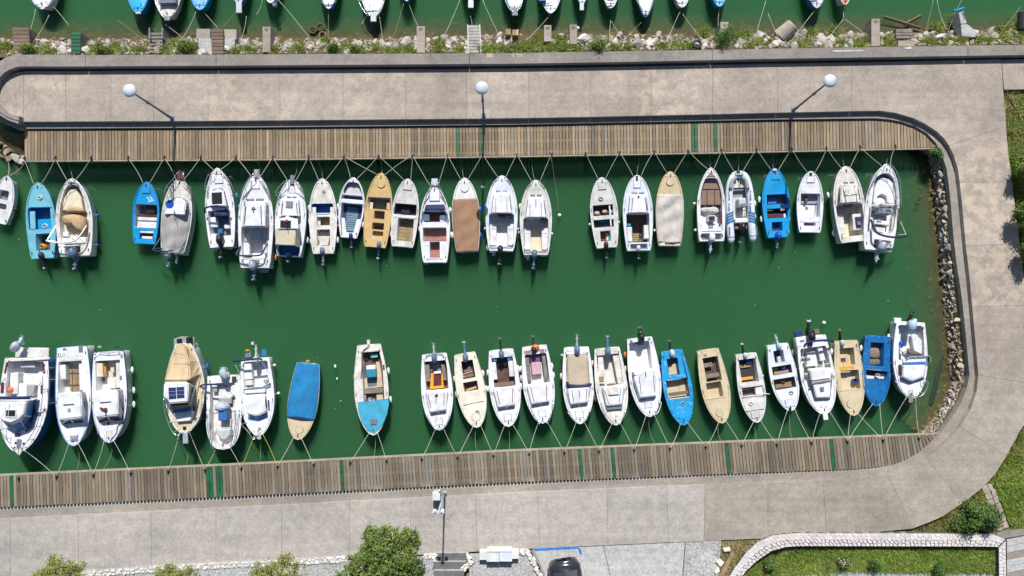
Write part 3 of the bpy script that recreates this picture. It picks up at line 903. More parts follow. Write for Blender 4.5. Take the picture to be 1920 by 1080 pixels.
# ================================================================== BOATS
CROPS = {'A': (0, 270, 4.32), 'B': (280, 290, 4.32), 'C': (560, 290, 4.32), 'D': (830, 290, 4.32), 'E': (1080, 290, 4.32), 'F': (1280, 280, 4.32),
         'G': (1480, 280, 4.32), 'H': (0, 620, 4.3185), 'I': (270, 610, 4.32), 'J': (500, 610, 4.32), 'K': (760, 610, 4.32), 'L': (1020, 590, 4.32),
         'M': (1280, 590, 4.32), 'N': (1460, 570, 4.32), 'T0': (0, 0, 4), 'T1': (480, 0, 4), 'T2': (960, 0, 4), 'T3': (1440, 0, 4), 'P': (0, 0, 1), 'R': (1340, 310, 7.2)}
BOATS = []
class Boat:
    def __init__(s, crop, bow, stern, bw, fb, name, label, short, hullm, deckm, tm=.55, tw=.72, ea=2.0, eb=.75, rise=.2, opens=(),
                 margin=.10, camber=.05, railm=None, group='small boats moored in the harbour', build=True, cat='boat', ropes=None, cleat=True, toe=None):
        s.o = CROPS[crop]; s.fb = fb; s.tm, s.tw, s.ea, s.eb, s.rise = tm, tw, ea, eb * .77, rise
        s.margin = margin; s.camber = camber; s.label = label; s.short = short; s.ropes = ropes; s.crop = crop
        zb = fb + rise
        B = P(*s.px(*bow), zb); T = P(*s.px(*stern), fb)
        s.B2 = Vector((B.x, B.y)); s.T2 = Vector((T.x, T.y))
        s.L = (s.B2 - s.T2).length
        s.hb = bw / s.o[2] / (FPX / (CAMZ - fb)) / 2
        d = (s.B2 - s.T2).normalized()
        s.rz = math.atan2(d.y, d.x) - math.pi / 2
        c = (s.B2 + s.T2) / 2
        s.root = empty(name, (c.x, c.y, 0), s.rz)
        tagthing(s.root, label, cat, group)
        s.iM = Matrix.Rotation(-s.rz, 3, 'Z')
        s.c = Vector((c.x, c.y, 0))
        s.hullm, s.deckm = hullm, deckm
        s.opens = []
        for q in opens:
            (x0, y0, x1, y1), depth, fm, lm = q[:4]
            r = q[4] if len(q) > 4 else .09
            cx, cy, hx, hy = s.rect((x0, y0, x1, y1), fb)
            s.opens.append(dict(t0=max(.01, s.tof(cy + hy)), t1=min(.992, s.tof(cy - hy)), x0=cx - hx, x1=cx + hx, d=depth, fm=fm, lm=lm, r=r))
        s.opens.sort(key=lambda o: o['t0'])
        BOATS.append(s)
        if build: s.hull(); s.deck(); s.trim(railm or hullm, cleat, toe)
    # ---- coordinates
    def px(s, x, y): return (s.o[0] + x / s.o[2], s.o[1] + y / s.o[2])
    def loc(s, x, y, z):
        p = P(*s.px(x, y), z); return s.iM @ (p - s.c)
    def tof(s, y): return .5 - y / s.L
    def yof(s, t): return s.L * (.5 - t)
    def rect(s, r, z):
        x0, y0, x1, y1 = r
        c = s.loc((x0 + x1) / 2, (y0 + y1) / 2, z)
        k = s.o[2] * FPX / (CAMZ - z)
        return c.x, c.y, abs(x1 - x0) / 2 / k, abs(y1 - y0) / 2 / k
    def w(s, t):
        t = min(max(t, 0), 1)
        if t < s.tm: f = (max(0, 1 - (1 - t / s.tm) ** s.ea)) ** s.eb
        else: f = 1 - (1 - s.tw) * ((t - s.tm) / (1 - s.tm)) ** 1.8
        return max(.012, f * s.hb)
    def z(s, t): return s.fb + s.rise * (1 - min(max(t, 0), 1)) ** 2
    def zat(s, x, y): return s.z(s.tof(s.loc(x, y, s.fb).y))
    # ---- shell
    def hull(s):
        ts = [0, .01, .03, .06, .1, .16, .23, .31, .4, .5, .6, .7, .8, .9, 1]
        v = []; f = []
        for t in ts:
            w, z, y = s.w(t), s.z(t), s.yof(t)
            rk = .32 * (1 - t) ** 4 * min(1, s.L / 4)
            fl = .80 + .14 * t
            for k, (a, zz, r) in enumerate(((1, z, 0), (.97, z - .07, .1), (fl, .05, .7), (.55 * fl, -.22, 1), (0, -.32, 1.1))):
                v.append((a * w, y - rk * r, zz))
            for k, (a, zz, r) in enumerate(((.55 * fl, -.22, 1), (fl, .05, .7), (.97, z - .07, .1), (1, z, 0))):
                v.append((-a * w, y - rk * r, zz))
        n = 9
        for i in range(len(ts) - 1):
            for k in range(n - 1):
                f.append((i * n + k, i * n + k + 1, (i + 1) * n + k + 1, (i + 1) * n + k))
        m = (len(ts) - 1) * n
        f.append(tuple(m + k for k in range(n)))
        s.hullo = obj('hull', v, f, s.hullm, s.root, smooth=False)
        s.hullo.data.polygons.foreach_set('use_smooth', [True] * (len(f) - 1) + [False])
    def stations(s):
        T = [.004, .015, .035, .06, .1, .15, .2, .26, .33, .4, .47, .55, .63, .71, .79, .87, .94, 1.0]
        for o in s.opens:
            r = o['r'] / s.L
            for e, sg in ((o['t0'], 1), (o['t1'], -1)):
                for k in (0, .12, .35, .7, 1): T.append(e + sg * r * k)
        T = sorted(T); out = [T[0]]
        for t in T[1:]:
            if t - out[-1] > 1e-5: out.append(t)
        return out
    def lohi(s, o, t):
        w = s.w(t) - s.margin
        lo, hi = max(o['x0'], -w), min(o['x1'], w)
        d = min(t - o['t0'], o['t1'] - t) * s.L
        r = o['r']
        if d < r:
            sh = r - math.sqrt(max(0, r * r - (r - max(d, 0)) ** 2)); lo += sh; hi -= sh
        if hi < lo: lo = hi = (lo + hi) / 2
        return lo, hi
    def deck(s):
        T = s.stations(); v = []; f = []
        def vert(x, t):
            w = s.w(t)
            v.append((x, s.yof(t), s.z(t) + s.camber * (1 - min(1, (x / w) ** 2)) * min(1, w / .4))); return len(v) - 1
        lin = {}
        for ta, tb in zip(T[:-1], T[1:]):
            tm = (ta + tb) / 2
            op = next((o for o in s.opens if o['t0'] < tm < o['t1']), None)
            wa, wb = s.w(ta) - .004, s.w(tb) - .004
            if op is None:
                for k in range(6):
                    u0, u1 = -1 + k / 3, -1 + (k + 1) / 3
                    f.append((vert(u0 * wa, ta), vert(u0 * wb, tb), vert(u1 * wb, tb), vert(u1 * wa, ta)))
            else:
                la, ha = s.lohi(op, ta); lb, hb = s.lohi(op, tb)
                f.append((vert(-wa, ta), vert(-wb, tb), vert(lb, tb), vert(la, ta)))
                f.append((vert(ha, ta), vert(hb, tb), vert(wb, tb), vert(wa, ta)))
        s.decko = obj('deck', v, f, s.deckm, s.root)
        for o in s.opens:
            ts = [t for t in T if o['t0'] - 1e-6 <= t <= o['t1'] + 1e-6]
            zf = s.z((o['t0'] + o['t1']) / 2) - o['d']
            o['zf'] = zf
            top = lambda x, t: (x, s.yof(t), s.z(t) + s.camber * (1 - min(1, (x / s.w(t)) ** 2)) * min(1, s.w(t) / .4))
            v = []; f = []
            for t in ts:
                lo, hi = s.lohi(o, t)
                ins = min(.04, (hi - lo) * .1)
                v += [top(lo, t), (lo + ins, s.yof(t), zf), (hi - ins, s.yof(t), zf), top(hi, t)]
            for i in range(len(ts) - 1):
                a, b = i * 4, i * 4 + 4
                f += [(a, b, b + 1, a + 1), (a + 2, b + 2, b + 3, a + 3)]
            f += [(0, 1, 2, 3), tuple(len(v) - 4 + k for k in (3, 2, 1, 0))]
            obj('cockpit_lining', v, f, o['lm'], s.root)
            v = []; f = []
            for t in ts:
                lo, hi = s.lohi(o, t)
                v += [(lo, s.yof(t), zf + .004), (hi, s.yof(t), zf + .004)]
            for i in range(len(ts) - 1): f.append((2 * i, 2 * i + 1, 2 * i + 3, 2 * i + 2))
            obj('cockpit_floor', v, f, o['fm'], s.root)
    def trim(s, railm, cleat, toe):
        ts = [1, .95, .88, .8, .7, .6, .5, .4, .31, .23, .16, .1, .06, .03, .012]
        A = [(-s.w(t) - .004, s.yof(t), s.z(t)) for t in ts] + [(0, s.yof(-.002), s.z(0))] + [(s.w(t) + .004, s.yof(t), s.z(t)) for t in ts[::-1]]
        v, f = tubevf(A, .028, 6); obj('rub_rail', v, f, railm, s.root, smooth=True)
        v, f = tubevf([(-s.w(1), s.yof(1), s.fb), (s.w(1), s.yof(1), s.fb)], .026, 6); obj('transom_cap', v, f, railm, s.root, smooth=True)
        zf = lambda t: s.z(t) - .005
        for t, k in ((.93, .86), (.45, .93)):
            if t > .9 or s.L > 3:
                for sg in (-1, 1):
                    x, y, z = sg * s.w(t) * k, s.yof(t), zf(t)
                    mb = MB(); mb.box(x - .02, y - .075, z, x + .02, y + .075, z + .05); mb.build('cleat', dark if k < .9 else slate, s.root)
        toe = toe or (lgrey if s.deckm in (white, white2, offwhite, greywhite, bluewhite) else s.hullm)
        if toe:
            ts = [.5, .4, .31, .23, .16, .1, .06]
            A = [(-s.w(t) * .9, s.yof(t), s.z(t) + .03) for t in ts] + [(s.w(t) * .9, s.yof(t), s.z(t) + .03) for t in ts[::-1]]
            v, f = tubevf(A, .016, 5); obj('toe_rail', v, f, toe, s.root)
        if cleat:
            mb = MB(); y = s.yof(.055); z = s.z(.055) + s.camber * .5
            mb.box(-.02, y - .09, z, .02, y + .09, z + .06); mb.box(-.04, y - .02, z + .04, .04, y + .0, z + .06)
            mb.build('cleat', dark, s.root)
    # ---- features
    def box(s, name, r, z0, z1, mat, bev=.015, parent=None, absz=False):
        zs = 0 if absz else s.zat((r[0] + r[2]) / 2, (r[1] + r[3]) / 2)
        cx, cy, hx, hy = s.rect(r, zs + z1)
        v, f = boxvf(cx - hx, cy - hy, zs + z0, cx + hx, cy + hy, zs + z1)
        return obj(name, v, f, mat, parent or s.root, bev=min(bev, hx * .45, hy * .45, (z1 - z0) * .45))
    def pr(s, name, poly, z0, z1, mat, bev=.015, top=None, seg=1):
        zs = s.zat(sum(p[0] for p in poly) / len(poly), sum(p[1] for p in poly) / len(poly))
        pb = [s.loc(x, y, zs + z1) for x, y in poly]
        pt = None if top is None else [s.loc(x, y, zs + z1) for x, y in top]
        v, f = prismvf(pb, zs + z0, zs + z1, pt)
        return obj(name, v, f, mat, s.root, bev=bev, seg=seg)
    def cab(s, base, roof, z0, z1, mat, bev=.05, name='cabin', crown=0.0):
        """faceted house: base outline at z0, roof outline at z1 (heights above the sheer)"""
        zs = s.zat(sum(p[0] for p in base) / len(base), sum(p[1] for p in base) / len(base))
        pb = [s.loc(x, y, zs + max(z0, 0)) for x, y in base]; pt = [s.loc(x, y, zs + z1) for x, y in roof]
        for p in pb: p.z = zs + z0
        for p in pt: p.z = zs + z1
        a2 = area2([(p.x, p.y) for p in pb])
        n = len(pb)
        v = pb + pt
        f = [tuple(range(n)), tuple(range(n, 2 * n))] + [(i, (i + 1) % n, n + (i + 1) % n, n + i) for i in range(n)]
        o = obj(name, v, f, mat, s.root, bev=bev, seg=2)
        cen = sum((Vector(p) for p in v), Vector()) / len(v)
        return (pb, pt, cen, zs)
    def win(s, cab, i, u0, u1, v0, v1, mat=None, name='cabin_window', out=.006, frame=True):
        pb, pt, cen, _ = cab; n = len(pb)
        a, b, c, d = pb[i], pb[(i + 1) % n], pt[(i + 1) % n], pt[i]
        q = lambda u, v: (a * (1 - u) + b * u) * (1 - v) + (d * (1 - u) + c * u) * v
        nr = (b - a).cross(d - a).normalized()
        if nr.dot((a + b + c + d) / 4 - cen) < 0: nr = -nr
        base = [q(u0, v0), q(u1, v0), q(u1, v1), q(u0, v1)]
        vv = [p - nr * .02 for p in base] + [p + nr * out for p in base]
        ff = [(3, 2, 1, 0), (4, 5, 6, 7), (0, 1, 5, 4), (1, 2, 6, 5), (2, 3, 7, 6), (3, 0, 4, 7)]
        return obj(name, vv, ff, mat or glassm, s.root)
    def tb(s, name, pts, r, mat, sm=True, n=6, parent=None):
        out = []
        for x, y, dz in pts:
            zz = s.zat(x, y) + dz
            out.append(tuple(s.loc(x, y, zz)))
        if sm and len(out) > 2: out = spline(out, 4)
        v, f = tubevf(out, r, n)
        return obj(name, v, f, mat, parent or s.root, smooth=True)
    def rails(s, name, path, mat=None, r=.017, h=.38, posts=True):
        """rail through zoom points at height h with a post at each"""
        mat = mat or steel
        mb = MB(); P3 = []
        for x, y in path:
            zz = s.zat(x, y)
            P3.append(tuple(s.loc(x, y, zz + h)))
        mb.tube(spline(P3, 3) if len(P3) > 2 else P3, r, 5)
        if posts:
            for p in P3:
                t = s.tof(p[1]); wx = s.w(t) - .05
                fx = max(-wx, min(wx, p[0]))
                fy = min(p[1], s.yof(.03))
                mb.tube([p, (fx, fy, s.z(t) - .01)], r * .9, 5)
        return mb.build(name, mat, s.root, smooth=True)
    def hr(s, x, y, rpx, mat=None, h=.035):
        z = s.zat(x, y) + s.camber
        c = s.loc(x, y, z + h); r = rpx / s.o[2] / (FPX / (CAMZ - z))
        v, f = discvf(c.x, c.y, z - .06, z + h, r, 24)
        o = obj('hatch', v, f, mat or s.deckm, s.root, bev=.008)
        v, f = discvf(c.x, c.y, z - .06, z + .008, r + .02, 24); obj('hatch_seal', v, f, slate, o)
        return o
    def hs(s, r, mat=None, h=.03, name='hatch'):
        o = s.box(name, r, -.03, s.camber + h, mat or s.deckm, .012)
        s.box('hatch_seal', (r[0] - 3, r[1] - 3, r[2] + 3, r[3] + 3), -.03, s.camber + .006, slate, .0, o)
        return o
    def lines(s, name, segs, mat, wd=.03, dz=0.0, h=.03):
        """thin raised battens (hand rails, seams)"""
        mb = MB()
        for (x0, y0, x1, y1) in segs:
            zz = s.zat(x0, y0) + dz
            a = s.loc(x0, y0, zz + h); b = s.loc(x1, y1, zz + h)
            d = Vector((b.x - a.x, b.y - a.y)).normalized(); n = Vector((-d.y, d.x)) * wd / 2
            mb.add(*prismvf([(a.x + n.x, a.y + n.y), (a.x - n.x, a.y - n.y), (b.x - n.x, b.y - n.y), (b.x + n.x, b.y + n.y)], zz - .01, zz + h))
        return mb.build(name, mat, s.root)
    def slats(s, k, mat, pitch=.11, gap=.018, along=False, rect=None):
        o = s.opens[k]; mb = MB(); zf = o['zf'] + .006
        y = s.yof(o['t0']) - .02
        while y - pitch > s.yof(o['t1']):
            t = s.tof(y - pitch / 2); lo, hi = s.lohi(o, t)
            if rect:
                c = s.rect(rect, zf); lo, hi = max(lo, c[0] - c[2]), min(hi, c[0] + c[2])
                if not (c[1] - c[3] < y - pitch / 2 < c[1] + c[3]): y -= pitch; continue
            mb.box(lo + .03, y - pitch + gap, zf, hi - .03, y, zf + .025)
            y -= pitch
        if mb.v: mb.build('floor_slats', mat, s.root)
    def ob(s, cowl, prop, cm, lm=None, size=1.0, tiller=None, pm=None, cover=None):
        """tilted outboard: cowl and propeller given in picture points"""
        lm = lm or cm
        zc = s.fb + .26 * size
        c = s.loc(*cowl, zc); e = s.loc(*prop, s.fb + .05)
        d = Vector((e.x - c.x, e.y - c.y, 0)); ln = d.length; d.normalize(); n = Vector((-d.y, d.x, 0)); up = Vector((0, 0, 1))
        k = size
        def fr(o, A, B, C, sec):     # loft of boxes along axis
            v = []; f = []
            for (a, hw, z0, z1) in sec:
                for x, zz in ((-hw, z0), (-hw * .7, z1), (hw * .7, z1), (hw, z0)):
                    p = c + d * a + n * x; v.append((p.x, p.y, zz))
            m = len(sec)
            for i in range(m - 1):
                for j in range(4):
                    f.append((i * 4 + j, i * 4 + (j + 1) % 4, i * 4 + 4 + (j + 1) % 4, i * 4 + 4 + j))
            f += [(3, 2, 1, 0), tuple(m * 4 - 4 + j for j in range(4))]
            return v, f
        L = ln
        v, f = fr(0, 0, 0, 0, [(.10 * k, .10 * k, s.fb - .25, s.fb + .12), (.25 * k, .085 * k, s.fb - .2, s.fb + .14), (max(L * .62, .3 * k), .055 * k, s.fb - .06, s.fb + .12), (L * .9, .05 * k, s.fb - .05, s.fb + .11)])
        root = obj('outboard_motor', v, f, lm, s.root, bev=.012)
        v, f = fr(0, 0, 0, 0, [(-.27 * k, .10 * k, s.fb + .12, s.fb + .30 * k), (-.17 * k, .165 * k, s.fb + .06, s.fb + .40 * k), (.08 * k, .17 * k, s.fb + .02, s.fb + .42 * k), (.20 * k, .13 * k, s.fb + .02, s.fb + .36 * k), (.26 * k, .08 * k, s.fb + .04, s.fb + .25 * k)])
        obj('cowling', v, f, cover or cm, root, bev=.04 * k, seg=2, smooth=True)
        mb = MB()
        a = c + d * (L * .82); b_ = c + d * (L * 1.05)
        z = s.fb + .06
        mb.tube([(a.x, a.y, z), ((a.x * .6 + b_.x * .4), (a.y * .6 + b_.y * .4), z + .01), (b_.x, b_.y, z)], .055 * k, 8, .03 * k)
        q = c + d * (L * .80); q2 = c + d * (L * .72)
        mb.add(*prismvf([((q + n * .11 * k).x, (q + n * .11 * k).y), ((q - n * .11 * k).x, (q - n * .11 * k).y), ((q2 - n * .06 * k).x, (q2 - n * .06 * k).y), ((q2 + n * .06 * k).x, (q2 + n * .06 * k).y)], z + .04, z + .06))
        mb.build('lower_unit', lm, root)
        mb = MB(); h = c + d * L
        for j in range(3):
            an = j * 2.094 + .5
            r0 = n * math.cos(an) + up * math.sin(an)
            r0 = (r0 + d * .45).normalized()
            tip = h + r0 * .11 * k; si = d * .05 + n * .03
            base = Vector((h.x, h.y, z)); tp = Vector((tip.x, tip.y, z + r0.z * .11 * k))
            mb.add([base - si * .6, base + si * .6, tp + si, tp - si, base - si * .6 + d * .012, base + si * .6 + d * .012, tp + si + d * .012, tp - si + d * .012],
                   [(3, 2, 1, 0), (4, 5, 6, 7), (0, 1, 5, 4), (1, 2, 6, 5), (2, 3, 7, 6), (3, 0, 4, 7)])
        mb.ell((h.x, h.y, z), .045 * k, .045 * k, .045 * k, 8, 5)
        mb.build('propeller', pm or slate, root)
        if tiller:
            a = s.loc(*tiller, s.fb + .25)
            v, f = tubevf([(c.x, c.y, s.fb + .22), tuple(a)], .022, 6, .03); obj('tiller_handle', v, f, dark, root)
        return root
    def cover(s, y0, y1, mat, ridge=.16, wr=.02, seed=1, over=.02, name='canvas_cover', droop=.12, xl=-1, xr=1, scoop=0):
        """sheet stretched across the gunwales between two picture rows"""
        a = s.tof(s.loc(*s.axis(y0), s.fb).y); b = s.tof(s.loc(*s.axis(y1), s.fb).y)
        t0, t1 = min(a, b), max(a, b)
        rg = random.Random(seed); ph = [rg.uniform(0, 6) for _ in range(8)]
        nt, nv = 26, 15
        v = []; f = []
        for i in range(nt + 1):
            t = t0 + (t1 - t0) * i / nt
            for j in range(nv + 1):
                u = -1 + 2 * j / nv
                uu = max(-1, min(1, u * 1.12))
                w = s.w(t) + over
                tt = t + scoop * (abs(uu) - .5) * (1 - i / nt) / s.L * 1.0
                x = uu * w * (1 if xl == -1 and xr == 1 else 1)
                zz = s.z(t) + .03 + ridge * (1 - abs(uu) ** 1.25) * (.75 + .25 * math.sin(math.pi * min(1, i / nt + .1)))
                zz += wr * (math.sin(9 * t * s.L / 1.3 + 3 * uu + ph[0]) + .7 * math.sin(5 * uu + 4 * t * s.L + ph[1]) + .6 * math.sin(13 * uu - 2 * t * s.L + ph[2])) * (1 - abs(uu) * .5)
                if abs(u) * 1.12 > 1: zz = s.z(t) - droop * (abs(u) * 1.12 - 1) / .12; x = math.copysign(w + .012, u)
                v.append((x, s.yof(tt), zz))
        m = nv + 1
        for i in range(nt):
            for j in range(nv): f.append((i * m + j, i * m + j + 1, (i + 1) * m + j + 1, (i + 1) * m + j))
        o = obj(name, v, f, mat, s.root, smooth=True)
        sol = o.modifiers.new('thickness', 'SOLIDIFY'); sol.thickness = .008
        return o
    def axis(s, y):
        return (s.axx(y), y)
    def axx(s, y):
        (bx, by), (sx, sy) = s._bow, s._stern
        return bx + (sx - bx) * (y - by) / (sy - by)
    def tarp(s, name, poly, zt, z0, mat, seed=1, wr=.03):
        """loose cover dropped over something: domed fan with wrinkles"""
        rg = random.Random(seed)
        zs = s.zat(sum(p[0] for p in poly) / len(poly), sum(p[1] for p in poly) / len(poly))
        base = spline([s.loc(x, y, zs + zt * .6)[:2] for x, y in poly + [poly[0]]], 4)[:-1]
        cx = sum(p[0] for p in base) / len(base); cy = sum(p[1] for p in base) / len(base)
        n = len(base); v = []; f = []
        for i, (k, h) in enumerate(((1.0, 0), (.97, .35), (.85, .75), (.6, .93), (.3, 1.0))):
            for j, p in enumerate(base):
                v.append((cx + (p[0] - cx) * k, cy + (p[1] - cy) * k, zs + z0 + (zt - z0) * h + (rg.uniform(-wr, wr) if i else 0)))
        v.append((cx, cy, zs + zt))
        for i in range(4):
            for j in range(n): f.append((i * n + j, i * n + (j + 1) % n, (i + 1) * n + (j + 1) % n, (i + 1) * n + j))
        for j in range(n): f.append((4 * n + j, 4 * n + (j + 1) % n, len(v) - 1))
        return obj(name, v, f, mat, s.root, smooth=True)
    def screen(s, pts, h, lean=0.0, mat=None, fm=None, leanv=None):
        """wind screen along picture points"""
        zs = s.zat(*pts[0]) + .02
        a = [s.loc(x, y, zs) for x, y in pts]
        lv = Vector((0, -1, 0)) * lean
        v = []; f = []
        for p in a: v += [p, p + lv + Vector((0, 0, h))]
        n = len(a)
        for i in range(n - 1): f.append((2 * i, 2 * i + 2, 2 * i + 3, 2 * i + 1))
        o = obj('windscreen', v, f, mat or screenm, s.root)
        mod = o.modifiers.new('thickness', 'SOLIDIFY'); mod.thickness = .012
        v2, f2 = tubevf([p + lv + Vector((0, 0, h)) for p in a], .018, 6)
        obj('screen_frame', v2, f2, fm or white, s.root)
        return o
    def wheel(s, x, y, dz=.1, r=.16, mat=None):
        z = s.zat(x, y) + dz; c = s.loc(x, y, z)
        ring = [(c.x + r * math.cos(k * math.pi / 8), c.y + r * .75 * math.sin(k * math.pi / 8), z + r * .5 * math.sin(k * math.pi / 8)) for k in range(17)]
        mb = MB(); mb.tube(ring, .02, 5)
        for k in (2, 7, 12): mb.tube([tuple(c), ring[k]], .012, 4)
        return mb.build('steering_wheel', mat or dark, s.root)
    def bimini(s, pts, roll=None, rm=None, r=.045, frame=True):
        """folded bimini: padded roll through points, with tube legs to the gunwale"""
        s.tb('folded_canopy', pts, r, rm or f_navy, True, 8)
    def legs(s, segs, r=.014, mat=None):
        mb = MB()
        for (x0, y0, z0, x1, y1, z1) in segs:
            mb.tube([tuple(s.loc(x0, y0, s.zat(x0, y0) + z0)), tuple(s.loc(x1, y1, s.zat(x1, y1) + z1))], r, 5)
        mb.build('canopy_frame', mat or steel, s.root)

NB = {}
def boat(crop, bow, stern, bw, fb, name, label, short, hullm, deckm, **k):
    b = Boat.__new__(Boat)
    b._bow, b._stern = bow, stern
    b.__init__(crop, bow, stern, bw, fb, name, label, short, hullm, deckm, **k)
    NB[short] = b
    return b
FEND = []
def fender(b, x, y, colour='white', n=1, kind='long'):
    """a fender hanging on the side of boat b at picture point"""
    FEND.append((b, x, y, colour, kind))
def thing_at(b, name, label, cat, x, y, z, fn, group=None):
    """free thing lying in boat b; fn(MB at origin)->list of (part, MB, mat)"""
    p = P(*b.px(x, y), z)
    root = empty(name, p, b.rz); tagthing(root, label, cat, group)
    for nm, mb, mt in fn(): mb.build(nm, mt, root)
    return root
def f_crate(lx, ly, h, m1, m2=None):
    def g():
        t = .02; mb = MB()
        mb.box(-lx, -ly, 0, lx, ly, t)
        for (a, b_, c, d) in ((-lx, -ly, lx, -ly + t), (-lx, ly - t, lx, ly), (-lx, -ly + t, -lx + t, ly - t), (lx - t, -ly + t, lx, ly - t)): mb.box(a, b_, t + .001, c, d, h)
        out = [('crate_body', mb, m1)]
        if m2:
            q = MB(); q.box(-lx + t + .005, -ly + t + .005, t, lx - t - .005, ly - t - .005, h * .7); out.append(('filling', q, m2))
        return out
    return g
def f_bucket(r, h, m1, m2=None):
    def g():
        mb = MB(); n = 14
        v = []; f = []
        for (rr_, z) in ((r * .75, 0), (r, h), (r * .93, h), (r * .7, .02)):
            for k in range(n): v.append((rr_ * math.cos(k * 2 * math.pi / n), rr_ * math.sin(k * 2 * math.pi / n), z))
        for i in range(3):
            for k in range(n): f.append((i * n + k, i * n + (k + 1) % n, (i + 1) * n + (k + 1) % n, (i + 1) * n + k))
        f += [tuple(range(n - 1, -1, -1)), tuple(range(3 * n, 4 * n))]
        mb.add(v, f)
        hd = MB(); hd.tube([(r * math.cos(a), 0.02 + .1 * math.sin(a) * 0, h + r * .5 * math.sin(a)) for a in np.linspace(0, math.pi, 9)], .008, 4)
        return [('bucket_body', mb, m1), ('handle', hd, steel)]
    return g
def f_coil(r, m1, turns=3):
    def g():
        mb = MB()
        for k in range(turns):
            rr_ = r * (1 - .16 * k)
            mb.tube([(rr_ * math.cos(a), rr_ * math.sin(a) * .85, .03 + .035 * k) for a in np.linspace(0, 2 * math.pi, 15)], .022, 5)
        return [('coil', mb, m1)]
    return g
# ------------------------------------------------------------------ upper row (bows to the top)
GU = 'boats moored along the upper boardwalk'
GL = 'boats moored along the lower boardwalk'
# U0 white rowing boat cut by the left edge
b = boat('A', (60, 262), (-12, 640), 165, .42, 'rowing_boat', 'small white rowing boat with grey floor, cut off by the left edge', 'white rowing boat at left edge', white, white2, tw=.72, group=GU,
         opens=[((-70, 370, 82, 445), .3, slate, white), ((-70, 478, 60, 522), .3, slate, white)], toe=None, railm=bluewhite)
b.box('thwart', (-60, 450, 70, 474), -.02, .03, white)
fender(b, 84, 520, 'dark', kind='round')
# U1 light blue open boat
b = boat('A', (305, 315), (346, 925), 230, .5, 'fishing_boat', 'light blue open wooden boat with two dark wells and small black outboard', 'light blue open boat', lblue, lblue, tw=.78, tm=.5, group=GU,
         opens=[((236, 514, 418, 692), .5, blue, blue, .08), ((296, 726, 408, 862), .5, woodb, lblue, .03)])
b.box('side_bench', (242, 545, 284, 690), -.14, -.06, lblue)
b.box('bulkhead', (300, 608, 412, 688), -.4, -.3, azure)
b.lines('seam', [(240, 512, 418, 512)], mblue, .03, 0, .055)
b.box('motor_pad', (262, 905, 300, 930), -.1, .02, lblue)
b.ob((330, 905), (362, 1000), black, black, .8, tiller=(318, 860))
thing_at(b, 'rope_coil', 'tan coil of rope in the front well of the light blue open boat', 'rope', 370, 665, .18, f_coil(.17, ropem))
thing_at(b, 'rope_coil', 'amber heap of rope in the rear well of the light blue open boat', 'rope', 350, 832, .1, f_coil(.19, amber, 4))
# U2 cream console boat
b = boat('A', (580, 282), (610, 905), 288, .72, 'motor_boat', 'cream open motor boat with beige cover over its seats and blue grey outboard', 'cream boat with beige seat cover', white, offwhite, tw=.82, tm=.55, eb=.8, group=GU, margin=.2,
         opens=[((440, 330, 760, 818), .38, cream, offwhite, .2), ((520, 826, 655, 888), .3, slate, offwhite, .03)])
b.pr('foredeck_cushion', [(498, 540), (515, 440), (560, 365), (612, 365), (655, 440), (672, 540)], -.36, -.12, cream, .04)
b.tarp('seat_cover', [(485, 590), (520, 566), (590, 562), (650, 580), (685, 640), (670, 715), (625, 700), (600, 655), (510, 655), (486, 620)], .25, -.3, f_tan, 3)
b.tarp('console_cover', [(520, 555), (545, 508), (630, 505), (665, 552)], .12, -.3, f_tan, 4, .02)
b.box('rear_bench', (500, 758, 692, 806), -.37, -.05, white, .03)
b.box('helm_box', (508, 712, 552, 752), -.37, -.12, white, .03)
b.box('corner_locker', (480, 842, 522, 900), -.1, .03, white, .03); b.box('corner_locker', (655, 856, 703, 896), -.1, .03, white, .03)
b.rails('side_rail', [(700, 640), (694, 560), (668, 430), (628, 330), (590, 290)], dkblue, .018, .16)
b.rails('bow_rail', [(470, 470), (500, 370), (525, 325), (580, 285)], steel, .016, .3)
b.box('anchor_locker', (550, 305, 598, 322), .0, .07, mblue, .02)
b.bimini([(455, 790, .3), (375, 782, .45), (430, 797, .6), (540, 796, .7), (610, 780, .7), (660, 725, .6), (700, 662, .35)], rm=white, r=.04)
b.legs([(452, 664, 0, 380, 782, .45), (690, 800, 0, 600, 735, .6), (600, 735, .6, 545, 700, .2)])
b.ob((585, 880), (608, 1005), obblue, obblue, 1.25)
fender(b, 752, 580, 'navy', kind='round'); fender(b, 762, 820, 'navy', kind='round')
# U3 blue boat with white thwarts
b = boat('A', (1187, 308), (1170, 808), 210, .5, 'fishing_boat', 'bright blue open boat with white thwart boards and worn paint patch on its bow', 'blue boat with white thwarts', blue, azure, tw=.80, tm=.52, group=GU,
         opens=[((1098, 490, 1280, 682), .45, slate, bluewhite, .06), ((1134, 702, 1244, 770), .3, slate, blue, .02)])
b.box('thwart', (1112, 571, 1272, 590), -.12, -.05, maroon); b.box('thwart', (1116, 592, 1270, 620), -.12, -.07, white2)
b.box('thwart', (1112, 630, 1268, 680), -.14, -.06, white2); b.box('seat_board', (1134, 703, 1243, 722), -.05, .02, white2); b.box('seat_board', (1148, 748, 1234, 768), -.05, .02, white2)
b.box('dark_box', (1180, 505, 1255, 566), -.4, -.2, black)
b.hs((1155, 345, 1215, 398), azure); b.lines('worn_patch', [(1190, 430, 1225, 470), (1215, 425, 1240, 462), (1200, 465, 1252, 462)], paint('chipped_white', (.5, .6, .7), .7, .3), .06, .04, .012)
